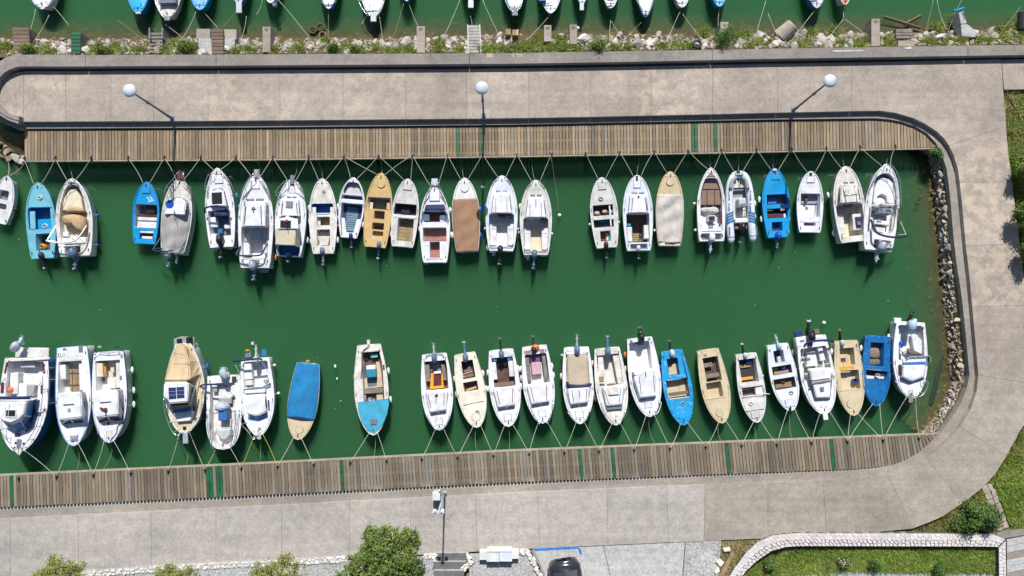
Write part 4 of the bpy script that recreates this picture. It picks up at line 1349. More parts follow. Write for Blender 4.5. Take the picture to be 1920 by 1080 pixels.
# U4 white cabin with grey cover
b = boat('B', (248, 195), (188, 800), 238, .78, 'cabin_boat', 'white cabin boat with grey canvas over its cockpit and blue disc on the roof', 'cabin boat with grey canvas', white, offwhite, tw=.72, tm=.5, eb=.8, group=GU, margin=.12)
c = b.cab([(150, 370), (205, 340), (265, 345), (320, 372), (302, 495), (118, 490)], [(160, 385), (208, 352), (260, 356), (298, 384), (284, 490), (124, 484)], -.02, .5, white)
b.win(c, 2, .1, .9, .25, .8); b.win(c, 0, .1, .9, .25, .8); b.win(c, 1, .05, .47, .2, .8); b.win(c, 1, .53, .95, .2, .8); b.win(c, 3, .1, .48, .25, .8); b.win(c, 3, .55, .92, .25, .8); b.win(c, 5, .3, .8, .25, .8)
zz = b.zat(165, 400) + .5; q = b.loc(166, 400, zz); v, f = discvf(q.x, q.y, zz - .02, zz + .03, .23, 24); obj('roof_disc', v, f, bucketblue, b.root)
b.cover(485, 800, f_grey, .45, .03, 2, .0, droop=.25)
b.lines('aerial', [(200, 450, 208, 540)], black, .025, .62, .03)
b.box('bow_platform', (224, 132, 280, 205), .0, .07, maroon, .02)
b.rails('bow_rail', [(120, 330), (135, 260), (185, 205), (232, 140)], steel, .018, .45); b.rails('bow_rail', [(345, 350), (325, 270), (290, 215), (272, 140)], steel, .018, .45)
b.lines('deck_track', [(176, 245, 174, 350), (176, 245, 210, 290), (275, 255, 300, 285)], slate, .03, .02)
b.bimini([(105, 760, .1), (28, 765, .35), (60, 782, .5), (140, 782, .55), (195, 775, .5)], rm=f_navy, r=.04)
b.legs([(100, 655, .1, 30, 765, .35), (290, 672, .2, 205, 770, .5), (270, 735, .2, 205, 770, .5)])
b.ob((148, 800), (158, 895), obgrey, obblue, 1.1); b.ob((215, 800), (222, 870), obblue, slate, .55)
# U5 white cuddy with black roof panel
b = boat('B', (548, 110), (588, 748), 232, .75, 'cabin_boat', 'white cuddy boat with black roof panel and open dark cockpit with blue seats', 'cuddy with black roof panel', white, white, tw=.80, tm=.55, eb=.85, group=GU, margin=.13,
         opens=[((470, 452, 660, 720), .55, slate, white, .06)])
c = b.cab([(490, 420), (505, 285), (555, 262), (608, 278), (645, 420)], [(502, 418), (515, 300), (555, 276), (596, 292), (625, 418)], -.02, .38, white)
b.win(c, 1, .1, .9, .2, .8); b.win(c, 2, .1, .9, .2, .8); b.win(c, 3, .08, .48, .2, .85); b.win(c, 3, .55, .95, .2, .85)
b.box('roof_panel', (506, 305, 588, 400), .36, .41, black, .01)
b.hs((530, 178, 594, 232), white); b.pr('bow_plate', [(548, 108), (524, 160), (590, 160)], .0, .06, greywhite)
b.bimini([(452, 470, .3), (450, 435, .5), (500, 420, .62), (560, 416, .62), (610, 430, .6), (650, 470, .3)], rm=f_navy, r=.05)
b.legs([(455, 440, .5, 490, 600, 0), (640, 440, .5, 655, 600, 0)])
b.box('seat', (495, 505, 550, 590), -.5, -.2, bluewhite, .04); b.box('seat', (605, 560, 655, 600), -.5, -.2, bluewhite, .04); b.box('stern_bench', (590, 655, 672, 728), -.5, -.05, white, .05); b.box('stern_bench', (492, 640, 540, 740), -.5, -.08, white, .05)
b.box('dark_console', (520, 460, 630, 500), -.5, .1, dkblue, .04); b.wheel(560, 505, .1)
b.box('fuel_can', (555, 600, 590, 640), -.5, -.25, mblue, .03)
b.rails('bow_rail', [(455, 290), (448, 250), (475, 165), (520, 140)], steel, .017, .4); b.rails('bow_rail', [(690, 320), (660, 230), (610, 160), (575, 130)], steel, .017, .25)
b.ob((568, 690), (580, 825), black, black, 1.15)
b.box('bathing_step', (505, 752, 550, 778), -.45, -.38, lgrey); b.box('bathing_step', (635, 740, 672, 766), -.45, -.38, lgrey)
for y in (335, 430, 530): fender(b, 697, y, 'blue')
fender(b, 690, 630, 'blue')
# U6 large white cabin cruiser
b = boat('B', (862, 168), (856, 915), 278, .9, 'cabin_cruiser', 'large white cabin cruiser with long roof rails and open white cockpit, grey outboard', 'large white cruiser', white, white, tw=.82, tm=.5, eb=.8, group=GU, margin=.14,
         opens=[((745, 588, 960, 838), .6, white2, white, .04)])
c = b.cab([(770, 395), (776, 355), (935, 352), (968, 392), (966, 588), (748, 588)], [(782, 402), (788, 382), (928, 380), (940, 402), (936, 582), (762, 582)], -.02, .75, white)
b.win(c, 1, .03, .47, .05, .85); b.win(c, 1, .53, .97, .05, .85); b.win(c, 3, .05, .48, .2, .85); b.win(c, 3, .54, .97, .2, .85); b.win(c, 5, .05, .48, .2, .85); b.win(c, 5, .54, .97, .2, .85)
b.lines('roof_rail', [(782, 420, 768, 565), (902, 412, 908, 565)], black, .035, .75); b.pr('roof_vent', [(842, 416), (822, 442), (862, 442)], .74, .80, slate, .01); b.box('horn', (838, 448, 846, 466), .75, .8, black)
b.hs((832, 214, 892, 275), white); b.lines('deck_track', [(858, 235, 752, 355), (905, 230, 975, 352), (826, 225, 870, 196)], slate, .035, .02)
b.box('cockpit_table', (832, 604, 905, 695), -.35, -.28, paint('pale_blue_top', (.35, .48, .58), .3, .1), .02); b.box('cockpit_bench', (760, 712, 812, 815), -.55, -.15, white, .03); b.box('cockpit_bench', (918, 715, 955, 800), -.55, -.15, white, .03); b.box('entry_hatch', (752, 594, 830, 700), -.58, -.5, offwhite)
b.box('stern_seat', (752, 855, 805, 905), -.1, .05, white, .04); b.box('stern_seat', (896, 850, 950, 912), -.1, .05, white, .04); b.box('motor_well', (812, 850, 892, 900), -.06, .055, slate, .01)
b.box('anchor_roller', (846, 118, 884, 190), .0, .08, grey, .02)
b.rails('bow_rail', [(742, 330), (760, 270), (800, 200), (848, 150)], steel, .02, .5); b.rails('bow_rail', [(978, 330), (960, 270), (925, 210), (880, 150)], steel, .02, .4)
b.bimini([(738, 742, .05), (702, 806, .35), (740, 818, .5), (830, 820, .6), (900, 812, .55), (925, 780, .4), (955, 722, .05)], rm=f_navy, r=.045)
b.legs([(740, 735, 0, 705, 806, .35), (750, 720, 0, 745, 812, .5), (960, 690, 0, 905, 810, .5)])
b.ob((832, 895), (848, 1005), obgrey, obblue, 1.2)
b.rails('stern_rail', [(745, 850), (830, 842), (940, 848)], steel, .015, .3); b.box('bathing_ladder', (890, 915, 965, 955), -.55, -.48, grey)
fender(b, 1008, 575, 'orange'); fender(b, 998, 830, 'orange')
# U7 white blue cabin with cream canvas
b = boat('B', (1155, 200), (1130, 822), 246, .75, 'cabin_boat', 'white cabin boat with blue stern and cream canvas box behind the wheelhouse', 'cabin boat with cream canvas box', bluewhite, white, tw=.74, tm=.5, eb=.78, group=GU, margin=.12, opens=[((1040, 738, 1222, 822), .35, blue, azure, .02)])
c = b.cab([(1062, 500), (1075, 350), (1110, 335), (1195, 335), (1215, 355), (1228, 500)], [(1074, 500), (1085, 368), (1112, 358), (1192, 358), (1204, 370), (1212, 500)], -.02, .42, white)
b.win(c, 2, .03, .47, .15, .8); b.win(c, 2, .53, .97, .15, .8); b.win(c, 4, .15, .8, .25, .8); b.win(c, 0, .15, .8, .25, .8)
b.lines('roof_rail', [(1078, 392, 1068, 480), (1190, 390, 1198, 480)], black, .03, .42); b.box('roof_hatch', (1105, 376, 1162, 432), .41, .46, slate, .015)
c = b.cab([(1035, 610), (1045, 500), (1110, 480), (1125, 480), (1205, 500), (1220, 610)], [(1040, 605), (1045, 525), (1110, 508), (1125, 508), (1200, 525), (1208, 605)], .0, .85, white, name='wheelhouse')
b.win(c, 1, .1, .95, .15, .85); b.win(c, 3, .05, .9, .15, .85); b.win(c, 4, .1, .9, .3, .85)
b.box('solar_panel', (1060, 533, 1146, 592), .84, .89, black, .008); b.lines('flag_pole', [(1114, 530, 1118, 615)], black, .03, .95); b.box('red_light', (1100, 525, 1122, 545), .88, .98, red)
b.cab([(1020, 735), (1022, 605), (1222, 600), (1218, 755), (1170, 740)], [(1022, 730), (1024, 600), (1185, 600), (1178, 735), (1170, 736)], .1, .8, f_cream, .03, name='canvas_enclosure')
b.rails('bow_rail', [(1040, 340), (1022, 300), (1080, 230), (1112, 205)], steel, .02, .42); b.rails('bow_rail', [(1258, 340), (1235, 265), (1195, 215)], steel, .018, .3)
b.box('anchor_roller', (1138, 165, 1172, 240), .02, .12, slate, .02); b.lines('deck_track', [(1140, 245, 1120, 300), (1172, 240, 1178, 305), (1060, 350, 1130, 310), (1130, 310, 1200, 312), (1200, 312, 1250, 350)], slate, .03, .02)
b.ob((1128, 800), (1126, 860), dkblue, dkblue, .9)
for x, y in ((1280, 430), (1262, 690), (1028, 430)): fender(b, x, y)
# U8 white open boat
b = boat('C', (190, 195), (200, 800), 220, .5, 'fishing_boat', 'white open boat with blue front well and wooden floor boards', 'white open boat with blue front well', greywhite, offwhite, tw=.74, tm=.52, group=GU, railm=white,
         opens=[((108, 398, 282, 476), .4, mblue, mblue, .08), ((150, 484, 255, 574), .42, woodt, offwhite, .03), ((148, 606, 256, 740), .4, offwhite, offwhite, .05)])
b.box('side_bench', (110, 425, 140, 476), -.12, -.02, white2); b.box('side_bench', (255, 425, 280, 476), -.12, -.02, white2); b.box('inner_shelf', (152, 486, 176, 570), -.3, -.18, offwhite); b.box('crossbeam', (150, 484, 256, 504), -.1, .02, white2)
b.box('board', (175, 605, 240, 625), -.25, -.2, woodt)
b.pr('stern_locker', [(155, 660), (255, 660), (235, 735), (175, 735)], -.38, -.2, offwhite)
b.ob((188, 780), (200, 885), obblue, slate, .85)
for x, y in ((68, 430), (80, 540), (98, 700), (318, 515), (306, 690)): fender(b, x, y)
fender(b, 322, 578, 'orange', kind='round'); fender(b, 322, 420, 'white')
# U9 small white rowing boat with blue slatted floor
b = boat('C', (445, 187), (405, 672), 203, .45, 'rowing_boat', 'small white rowing boat with blue grey slatted floor', 'rowing boat with blue slatted floor', white, white, tw=.62, tm=.45, eb=.85, group=GU, margin=.07,
         opens=[((370, 228, 520, 326), .2, greywhite, mblue, .1), ((340, 330, 525, 368), .42, dkblue, bluewhite, .02), ((338, 396, 530, 632), .42, dkblue, bluewhite, .03)])
b.opens[2]['fm']; b.slats(2, paint('blue_grey_slat', (.16, .27, .36), .7, .3), .13, .03, rect=(380, 430, 480, 625))
b.box('thwart', (348, 362, 522, 395), -.08, .04, white); b.pr('stern_seat', [(345, 512), (372, 512), (388, 640), (352, 650)], -.1, .03, white); b.pr('stern_seat', [(505, 520), (470, 525), (440, 640), (480, 640)], -.1, .03, white)
b.ob((420, 660), (430, 745), dkblue, dkblue, .7)
fender(b, 516, 565)
# U10 yellow boat
b = boat('C', (670, 150), (618, 748), 218, .52, 'fishing_boat', 'yellow open boat with dark well, slatted floor and round bow hatch', 'yellow open boat', yellow, yellow, tw=.78, tm=.52, group=GU,
         opens=[((572, 350, 742, 445), .5, slate, yellow, .03), ((612, 456, 698, 522), .42, dark, yellow, .02), ((596, 552, 692, 608), .4, dark, yellow, .02), ((598, 620, 684, 685), .2, yellow, yellow, .04)])
b.slats(1, woodg, .09, .03); b.box('side_bench', (575, 385, 600, 445), -.25, -.1, cream); b.box('side_bench', (712, 390, 738, 445), -.25, -.1, yellow); b.lines('dark_frame', [(566, 345, 740, 352), (566, 342, 560, 380), (740, 350, 742, 400)], dkblue, .05, .02, .07)
b.hr(668, 238, 30, yellow); b.slats(2, woodg, .08, .03, rect=(605, 555, 690, 580))
b.pr('white_patch', [(598, 650), (590, 680), (625, 688)], .0, .05, offwhite); b.ob((648, 730), (645, 835), obblue, dkblue, .8, pm=obpale)
fender(b, 536, 450, 'yellow', kind='round')
# U11 white boat with grey well
b = boat('C', (885, 198), (840, 745), 212, .5, 'fishing_boat', 'weathered white boat with black well behind the foredeck and wooden floor', 'weathered white boat with wooden floor', greywhite, greywhite, tw=.80, tm=.52, group=GU, railm=white,
         opens=[((772, 400, 956, 492), .45, dark, slate, .04), ((800, 516, 928, 702), .42, woodt, white2, .03)])
b.box('dark_gear', (830, 420, 905, 480), -.44, -.25, black); b.hs((848, 230, 914, 285), greywhite); b.slats(1, woodt, .2, .012, rect=(805, 580, 905, 700)); b.box('bilge_pump', (862, 520, 884, 545), -.3, -.1, dkblue)
b.box('thwart', (770, 488, 958, 512), -.03, .05, white)
fender(b, 750, 560, 'white'); fender(b, 966, 560, 'dark'); fender(b, 745, 640, 'white')
# U12 white runabout with faded red floor
b = boat('C', (1100, 252), (1105, 872), 240, .65, 'motor_boat', 'white runabout with faded red cockpit floor and dark blue curved windscreen', 'runabout with faded red floor', white, white, tw=.78, tm=.5, eb=.85, group=GU, margin=.12,
         opens=[((1012, 458, 1198, 548), .45, maroon, bluewhite, .06), ((1006, 590, 1198, 702), .45, pink, white, .03), ((1062, 704, 1144, 838), .42, pink, white, .02)], toe=slate)
b.slats(1, pink, .1, .012); b.slats(2, pink, .1, .012)
b.pr('dash', [(1018, 440), (1030, 405), (1178, 402), (1190, 440)], .0, .10, dkblue); b.screen([(1000, 485), (1015, 455), (1060, 440), (1140, 440), (1190, 458), (1205, 490)], .3, .12, fm=dkblue)
b.box('seat', (1010, 480, 1058, 530), -.4, -.1, bluewhite, .05); b.box('seat', (1142, 490, 1194, 548), -.4, -.1, bluewhite, .05); b.box('cross_bench', (1004, 550, 1202, 588), -.4, .02, white, .04); b.box('stern_board', (1030, 836, 1166, 852), .0, .06, lgrey)
b.hs((1062, 280, 1140, 374), white); b.lines('deck_track', [(1070, 320, 1018, 390), (1018, 390, 1010, 420), (1135, 320, 1192, 385)], slate, .03, .03)
b.box('anchor_roller', (1075, 192, 1126, 255), .0, .08, lgrey, .02); b.rails('bow_rail', [(1030, 340), (1055, 280), (1082, 215)], steel, .016, .25); b.rails('bow_rail', [(1180, 340), (1150, 275), (1122, 215)], steel, .016, .25)
b.box('bathing_step', (1020, 874, 1050, 888), -.4, -.34, lgrey)
for x, y in ((970, 600), (1236, 450), (1254, 650)): fender(b, x, y)
# U13 brown cover
b = boat('D', (175, 190), (200, 785), 220, .52, 'fishing_boat', 'white boat with brown canvas cover and round bow hatch', 'white boat under brown canvas', white, white2, tw=.78, tm=.5, group=GU)
b.cover(362, 790, f_brown, .12, .02, 6, .015, droop=.2); b.hr(178, 272, 30, white2); b.lines('seam', [(178, 365, 182, 780)], paint('seam_tan', (.3, .18, .1), .8, .1), .02, .17, .012)
b.box('bathing_step', (150, 788, 200, 804), -.4, -.34, obblue)
fender(b, 303, 445, 'navy'); fender(b, 300, 655, 'navy'); fender(b, 68, 450, 'white', kind='round'); fender(b, 84, 650, 'white')
# U14, U15 twin white cabin boats with T shaped shade floor
for (cr, bw_, st, bm, lab, sh, dx, dy, cm, cw, hatch) in (
        ('D', (480, 172), (475, 778), 255, 'pale blue white cabin boat with maroon door and black outboard', 'pale cabin boat with black outboard', 0, 0, black, bluewhite, maroon),
        ('D', (755, 208), (755, 810), 255, 'white cabin boat with cream cockpit floor and blue grey outboard', 'white cabin boat with cream floor', 278, 35, obblue, white, None)):
    b = boat(cr, bw_, st, bm, .72, 'cabin_boat', lab, sh, cw, greywhite if dx else bluewhite, tw=.76, tm=.52, eb=.75, group=GU, margin=.11,
             opens=[((374 + dx, 478 + dy, 578 + dx, 745 + dy), .55, white2 if not dx else offwhite, white, .1)], railm=white)
    c = b.cab([(388 + dx, 478 + dy), (410 + dx, 300 + dy), (425 + dx, 285 + dy), (530 + dx, 285 + dy), (545 + dx, 300 + dy), (568 + dx, 478 + dy)],
              [(398 + dx, 474 + dy), (418 + dx, 322 + dy), (430 + dx, 312 + dy), (526 + dx, 312 + dy), (536 + dx, 322 + dy), (552 + dx, 474 + dy)], -.02, .42, white)
    b.win(c, 2, .04, .46, .2, .75); b.win(c, 2, .54, .96, .2, .75); b.win(c, 0, .2, .85, .25, .75); b.win(c, 4, .15, .8, .25, .75)
    b.lines('roof_rail', [(430 + dx, 355 + dy, 428 + dx, 470 + dy), (520 + dx, 355 + dy, 522 + dx, 470 + dy)], slate, .03, .42); b.box('roof_hatch', (444 + dx, 352 + dy, 508 + dx, 470 + dy), .41, .45, white, .01)
    if hatch: b.box('cabin_door', (444, 476, 512, 502), -.4, .1, maroon)
    else: b.lines('aerial', [(755, 358, 756, 410)], black, .03, .5)
    b.box('helm', (514 + dx, 470 + dy, 560 + dx, 500 + dy), -.5, .06, slate, .03); b.wheel(545 + dx, 498 + dy, .05, .14)
    for sx in (0, 1):
        x0 = (386, 524)[sx] + dx
        b.box('side_bench', (x0, 560 + dy, x0 + 50, 735 + dy), -.5, -.2, white2, .03)
        b.lines('locker_seam', [(x0 + 4, 600 + dy, x0 + 44, 600 + dy), (x0 + 4, 678 + dy, x0 + 44, 678 + dy)], lgrey, .015, -.2, .012)
    b.box('floor_board', (436 + dx, 560 + dy, 520 + dx, 740 + dy), -.55, -.535, white2 if not dx else paint('cream_floor', (.66, .56, .40), .7, .2), .005)
    b.rails('bow_rail', [(402 + dx, 235 + dy), (425 + dx, 205 + dy), (455 + dx, 182 + dy)], slate, .015, .12); b.rails('bow_rail', [(550 + dx, 235 + dy), (530 + dx, 205 + dy), (500 + dx, 182 + dy)], slate, .015, .12)
    b.rails('stern_rail', [(382 + dx, 735 + dy), (400 + dx, 752 + dy), (470 + dx, 748 + dy), (555 + dx, 745 + dy), (572 + dx, 720 + dy)], slate, .018, .1)
    b.box('bathing_platform', (382 + dx, 772 + dy, 430 + dx, 795 + dy), -.5, -.42, white); b.box('bathing_platform', (515 + dx, 768 + dy, 568 + dx, 788 + dy), -.5, -.42, white)
    b.box('ladder', (400 + dx, 796 + dy, 424 + dx, 818 + dy), -.6, -.5, lgrey)
    b.ob((466 + dx, 770 + dy), (460 + dx if not dx else 735, 880 + dy), cm, cm, 1.0)
    NB['_'] = b
b = NB['pale cabin boat with black outboard']
fender(b, 362, 420, 'navy'); fender(b, 345, 600, 'white', kind='round'); fender(b, 603, 603, 'white', kind='round'); fender(b, 348, 750, 'white')
b = NB['white cabin boat with cream floor']
fender(b, 622, 420, 'cream'); fender(b, 618, 632, 'cream', kind='round'); fender(b, 883, 640, 'white', kind='round')
# U16 cluttered work boat
b = boat('E', (208, 187), (250, 752), 220, .5, 'fishing_boat', 'scruffy white fishing boat cluttered with sacks, teal net and boards', 'cluttered white fishing boat', offwhite, greywhite, tw=.74, tm=.5, group=GU, railm=white,
         opens=[((136, 408, 300, 495), .42, woodb, slate, .02), ((142, 526, 305, 588), .4, slate, maroon, .02), ((196, 616, 282, 702), .38, maroon, white2, .02)], toe=None)
b.box('thwart', (140, 495, 305, 524), -.06, .03, white2); b.hs((182, 228, 242, 282), greywhite)
b.box('oar', (272, 410, 284, 580), -.02, .03, bluewhite)
b.ob((246, 735), (250, 830), black, black, .85)
for k, (x, y) in enumerate(((170, 475), (232, 462), (280, 466))):
    thing_at(b, 'sack', ('tan sack on the left', 'tan sack in the middle', 'striped pale sack on the right')[k] + ' of the front well of the cluttered fishing boat', 'sack', x, y, .3, lambda: [('sack_body', MB().ell((0, 0, 0), .17, .13, .12, 10, 6), f_beige)])
def f_net():
    mb = MB()
    for k in range(5): mb.tube([(.3 * math.cos(a + k) * (1 - k * .08), .07 * math.sin(a) + .02 * k - .05, .02 * k) for a in np.linspace(0, 6.28, 12)], .03, 5)
    return [('net_heap', mb, teal)]
thing_at(b, 'fishing_net', 'teal fishing net bundled in the middle well of the cluttered fishing boat', 'net', 215, 535, .28, f_net)
thing_at(b, 'bucket', 'blue bucket in the middle well of the cluttered fishing boat', 'bucket', 210, 562, .12, f_bucket(.14, .2, bucketblue))
thing_at(b, 'crate', 'pale wooden crate in the middle well of the cluttered fishing boat', 'crate', 165, 565, .12, f_crate(.12, .09, .15, woodt))
thing_at(b, 'plank_pile', 'short tan boards stacked in the stern well of the cluttered fishing boat', 'boards', 246, 665, .15, lambda: [('board', MB().box(-.05, -.25, 0, .0, .25, .06), woodt), ('board', MB().box(.01, -.22, .0, .07, .2, .08), offwhite), ('board', MB().box(.09, -.28, 0, .15, .05, .12), teal)])
fender(b, 115, 565, 'white', kind='round'); fender(b, 342, 548, 'white', kind='round')
# U17 white cabin with black cockpit
b = boat('E', (495, 168), (510, 775), 240, .68, 'cabin_boat', 'white cabin boat with deep black cockpit and baskets at the stern', 'cabin boat with black cockpit', bluewhite, bluewhite, tw=.78, tm=.5, eb=.75, group=GU, margin=.1, railm=white,
         opens=[((408, 476, 596, 712), .58, woodb, white, .03), ((440, 722, 580, 770), .22, obgrey, bluewhite, .03)])
c = b.cab([(418, 478), (432, 315), (445, 302), (560, 302), (572, 316), (592, 478)], [(430, 474), (440, 336), (450, 322), (556, 322), (566, 336), (578, 472)], -.02, .42, white)
b.win(c, 2, .02, .47, .15, .85); b.win(c, 2, .53, .98, .15, .85); b.win(c, 0, .2, .8, .25, .75); b.win(c, 4, .2, .8, .25, .75)
b.lines('roof_rail', [(460, 345, 452, 455), (560, 345, 577, 452)], black, .03, .42); b.hs((468, 208, 522, 268), bluewhite); b.box('mooring_post', (488, 170, 502, 200), 0, .15, black); b.box('roof_light', (502, 330, 514, 346), .41, .48, black)
b.box('side_bench', (415, 585, 456, 705), -.5, -.1, white2, .03); b.box('side_bench', (550, 570, 590, 680), -.5, -.1, white2, .03); b.box('blue_ledge', (415, 555, 445, 578), -.3, -.1, azure); b.slats(0, woodt, .12, .02, rect=(456, 632, 548, 708))
b.ob((508, 760), (510, 835), lgrey, black, .75)
thing_at(b, 'basket', 'round dark wicker basket, nearer the bow, in the cabin boat with black cockpit', 'basket', 522, 648, .14, f_bucket(.11, .12, woodb)); thing_at(b, 'basket', 'round tan wicker basket at the stern of the cabin boat with black cockpit', 'basket', 518, 692, .14, f_bucket(.11, .12, woodt))
# U18 beige boat with plastic sheet
b = boat('E', (765, 138), (758, 738), 225, .52, 'fishing_boat', 'beige boat with round bow hatch under a pale crumpled plastic sheet', 'beige boat under plastic sheet', beige, beige, tw=.78, tm=.52, group=GU)
b.cover(325, 715, f_plastic, .10, .04, 9, .012, droop=.15); b.hr(763, 220, 31, beige); b.box('stern_strip', (680, 712, 838, 735), -.02, .04, bluewhite); b.box('wood_strip', (720, 714, 785, 726), .04, .06, maroon)
fender(b, 645, 615, 'white', kind='round')
# U19 white speed boat with brown cushions
b = boat('F', (230, 150), (235, 742), 226, .62, 'motor_boat', 'white speedboat with brown cushioned bow and wooden bow step', 'speedboat with brown cushions', white, white, tw=.88, tm=.55, eb=.9, group=GU, margin=.12,
         opens=[((140, 232, 318, 672), .42, white2, lgrey, .1), ((150, 680, 330, 732), .3, obgrey, white, .02)])
b.pr('cushion', [(178, 275), (278, 275), (298, 325), (160, 325)], -.4, -.08, f_cush, .03); b.pr('cushion', [(158, 328), (196, 328), (196, 452), (140, 452)], -.4, -.08, f_cush, .025); b.pr('cushion', [(199, 328), (258, 328), (258, 452), (199, 452)], -.4, -.08, f_cush, .025); b.pr('cushion', [(261, 328), (299, 328), (314, 450), (261, 452)], -.4, -.08, f_cush, .025)
b.pr('bow_step', [(230, 178), (192, 222), (270, 222)], .0, .07, teak)
b.box('console', (208, 535, 272, 582), -.4, .12, white, .04); b.box('console_glass', (215, 540, 262, 556), .1, .22, maroon, .01); b.wheel(238, 570, .15, .14); b.box('stern_seat', (148, 600, 330, 665), -.41, -.12, white, .03); b.wheel(228, 632, -.08, .12, grey)
b.box('side_pad', (298, 500, 312, 610), -.2, .0, maroon); b.tarp('loose_cover', [(150, 465), (285, 462), (295, 520), (150, 505)], -.12, -.4, f_pale, 5); b.box('vent_grille', (155, 700, 185, 730), -.25, -.2, slate)
b.ob((240, 715), (222, 838), white, obpale, 1.05, pm=black)
for x, y in ((108, 440), (115, 655)): fender(b, x, y, 'white', kind='round')
# U21 blue boat
b = boat('F', (745, 158), (772, 712), 220, .52, 'fishing_boat', 'bright blue boat with reddish thwart and blue outboard under the upper boardwalk', 'bright blue boat with reddish thwart', azure, azure, tw=.74, tm=.5, group=GU,
         opens=[((676, 366, 862, 448), .45, slate, mblue, .03), ((680, 478, 862, 556), .42, black, azure, .02), ((720, 588, 806, 660), .3, dkblue, azure, .02)])
b.box('floor_panel', (690, 380, 760, 445), -.42, -.3, mblue); b.hs((722, 205, 790, 245), azure); b.box('thwart', (683, 520, 832, 552), -.2, -.12, maroon); b.box('white_tub', (795, 474, 830, 496), -.15, .03, white); b.box('tray', (684, 482, 730, 500), -.1, -.04, brown); b.box('white_strip', (818, 520, 836, 552), -.14, -.1, white2)
b.box('bow_bag', (730, 155, 765, 178), .02, .12, lgrey, .04)
b.ob((778, 700), (765, 790), bucketblue, obblue, .95)
for x, y in ((642, 405), (655, 565), (868, 660), (868, 560)): fender(b, x, y)
fender(b, 885, 490, 'white')
# U22 white open boat
b = boat('F', (1040, 180), (1030, 672), 212, .5, 'rowing_boat', 'clean white open boat with blue hull sides and empty white floor', 'clean white open boat', blue, white, tw=.80, tm=.52, group=GU, railm=white, margin=.08,
         opens=[((950, 358, 1112, 550), .4, white2, bluewhite, .06), ((978, 592, 1076, 620), .25, slate, white, .01)])
b.box('front_floor', (956, 366, 1106, 442), -.39, -.33, obgrey); b.box('mast_step', (990, 375, 1012, 430), -.33, -.18, woodb); b.hs((1008, 222, 1066, 268), white); b.box('mooring_post', (1030, 188, 1050, 206), .0, .1, black); b.box('drain_cap', (996, 465, 1016, 485), -.4, -.34, slate)
b.tb('oar', [(1085, 545, -.1), (1102, 380, -.02)], .025, slate); b.box('thwart', (955, 566, 1108, 590), -.03, .05, white)
# U23 cream cabin
b = boat('G', (455, 140), (520, 748), 250, .75, 'cabin_boat', 'cream cabin boat with steel roof rack and open cockpit with dark locker', 'cream cabin boat with roof rack', white, offwhite, tw=.80, tm=.52, eb=.7, group=GU, margin=.1,
         opens=[((372, 445, 606, 705), .6, cream, offwhite, .1)])
c = b.cab([(400, 450), (400, 290), (430, 262), (535, 258), (558, 280), (590, 440)], [(415, 440), (420, 305), (440, 286), (528, 282), (545, 300), (568, 432)], -.02, .42, offwhite)
b.win(c, 2, .05, .45, .2, .75); b.win(c, 2, .55, .95, .2, .75); b.win(c, 0, .2, .85, .25, .75); b.win(c, 4, .2, .8, .25, .75)
b.tb('roof_rack', [(438, 290, .5), (462, 435, .5)], .018, steel, False); b.tb('roof_rack', [(532, 290, .5), (550, 430, .5)], .018, steel, False); b.tb('roof_rack', [(445, 372, .5), (560, 362, .5)], .018, steel, False); b.tb('roof_rack', [(448, 290, .5), (445, 372, .5)], .016, steel, False)
b.pr('roof_slab', [(450, 290), (528, 286), (545, 425), (462, 432)], .41, .47, offwhite)
b.pr('door', [(440, 470), (475, 436), (530, 436), (500, 470)], -.3, .02, slate); b.box('side_bench', (395, 525, 448, 690), -.55, -.2, offwhite, .03)
b.pr('locker', [(510, 525), (580, 520), (595, 650), (520, 655)], -.58, -.1, offwhite, .03); b.pr('locker_opening', [(530, 548), (584, 545), (588, 640), (540, 640)], -.1, -.085, dkblue, .0); b.box('box', (552, 584, 578, 612), -.09, -.0, woodt)
b.box('bathing_platform', (440, 715, 600, 740), -.3, -.1, offwhite)
for x, y in ((330, 370), (380, 675)): fender(b, x, y)
# U24 white console boat
b = boat('G', (790, 128), (718, 818), 275, .8, 'motor_boat', 'large white centre console boat with chart panel and dark blue folded canopy', 'white console boat nearest the rocks', white, white, tw=.80, tm=.52, eb=.75, group=GU, margin=.14,
         opens=[((660, 195, 895, 690), .45, white2, lgrey, .35), ((680, 735, 848, 785), .3, slate, white, .04)])
b.pr('bow_cushion', [(680, 430), (690, 320), (720, 250), (760, 228), (810, 235), (845, 280), (858, 360), (858, 460), (800, 440), (790, 380), (750, 362), (715, 380), (700, 430)], -.44, -.12, white, .03)
b.tarp('console_seat', [(685, 460), (715, 400), (750, 385), (785, 410), (790, 455), (740, 480), (700, 485)], .15, -.4, white, 2, .01); b.box('console', (735, 440, 845, 522), -.44, .3, lgrey, .04); b.box('chart_panel', (740, 450, 840, 510), .3, .32, paint('panel_print', (.35, .42, .52), .3, .7), .005); b.box('red_badge', (806, 455, 828, 468), .315, .335, red); b.wheel(800, 510, .3)
b.tb('console_rail', [(736, 500, .35), (742, 440, .5), (800, 432, .55), (862, 445, .5), (866, 480, .4), (830, 520, .3)], .02, steel)
b.box('helm_seat', (690, 575, 815, 612), -.4, -.05, white, .03); b.wheel(728, 582, .0, .13, obgrey); b.pr('rear_locker', [(692, 625), (778, 630), (775, 682), (700, 660)], -.4, -.2, offwhite); b.box('side_seat', (832, 545, 868, 660), -.4, -.1, offwhite, .03)
b.tb('coaming_pad', [(655, 470, .04), (640, 660, .04)], .035, maroon, False); b.tb('coaming_pad', [(885, 480, .04), (872, 670, .04)], .035, maroon, False)
b.rails('bow_rail', [(672, 300), (690, 230), (735, 165), (790, 118), (850, 150), (895, 250), (908, 380), (905, 470)], steel, .02, .5)
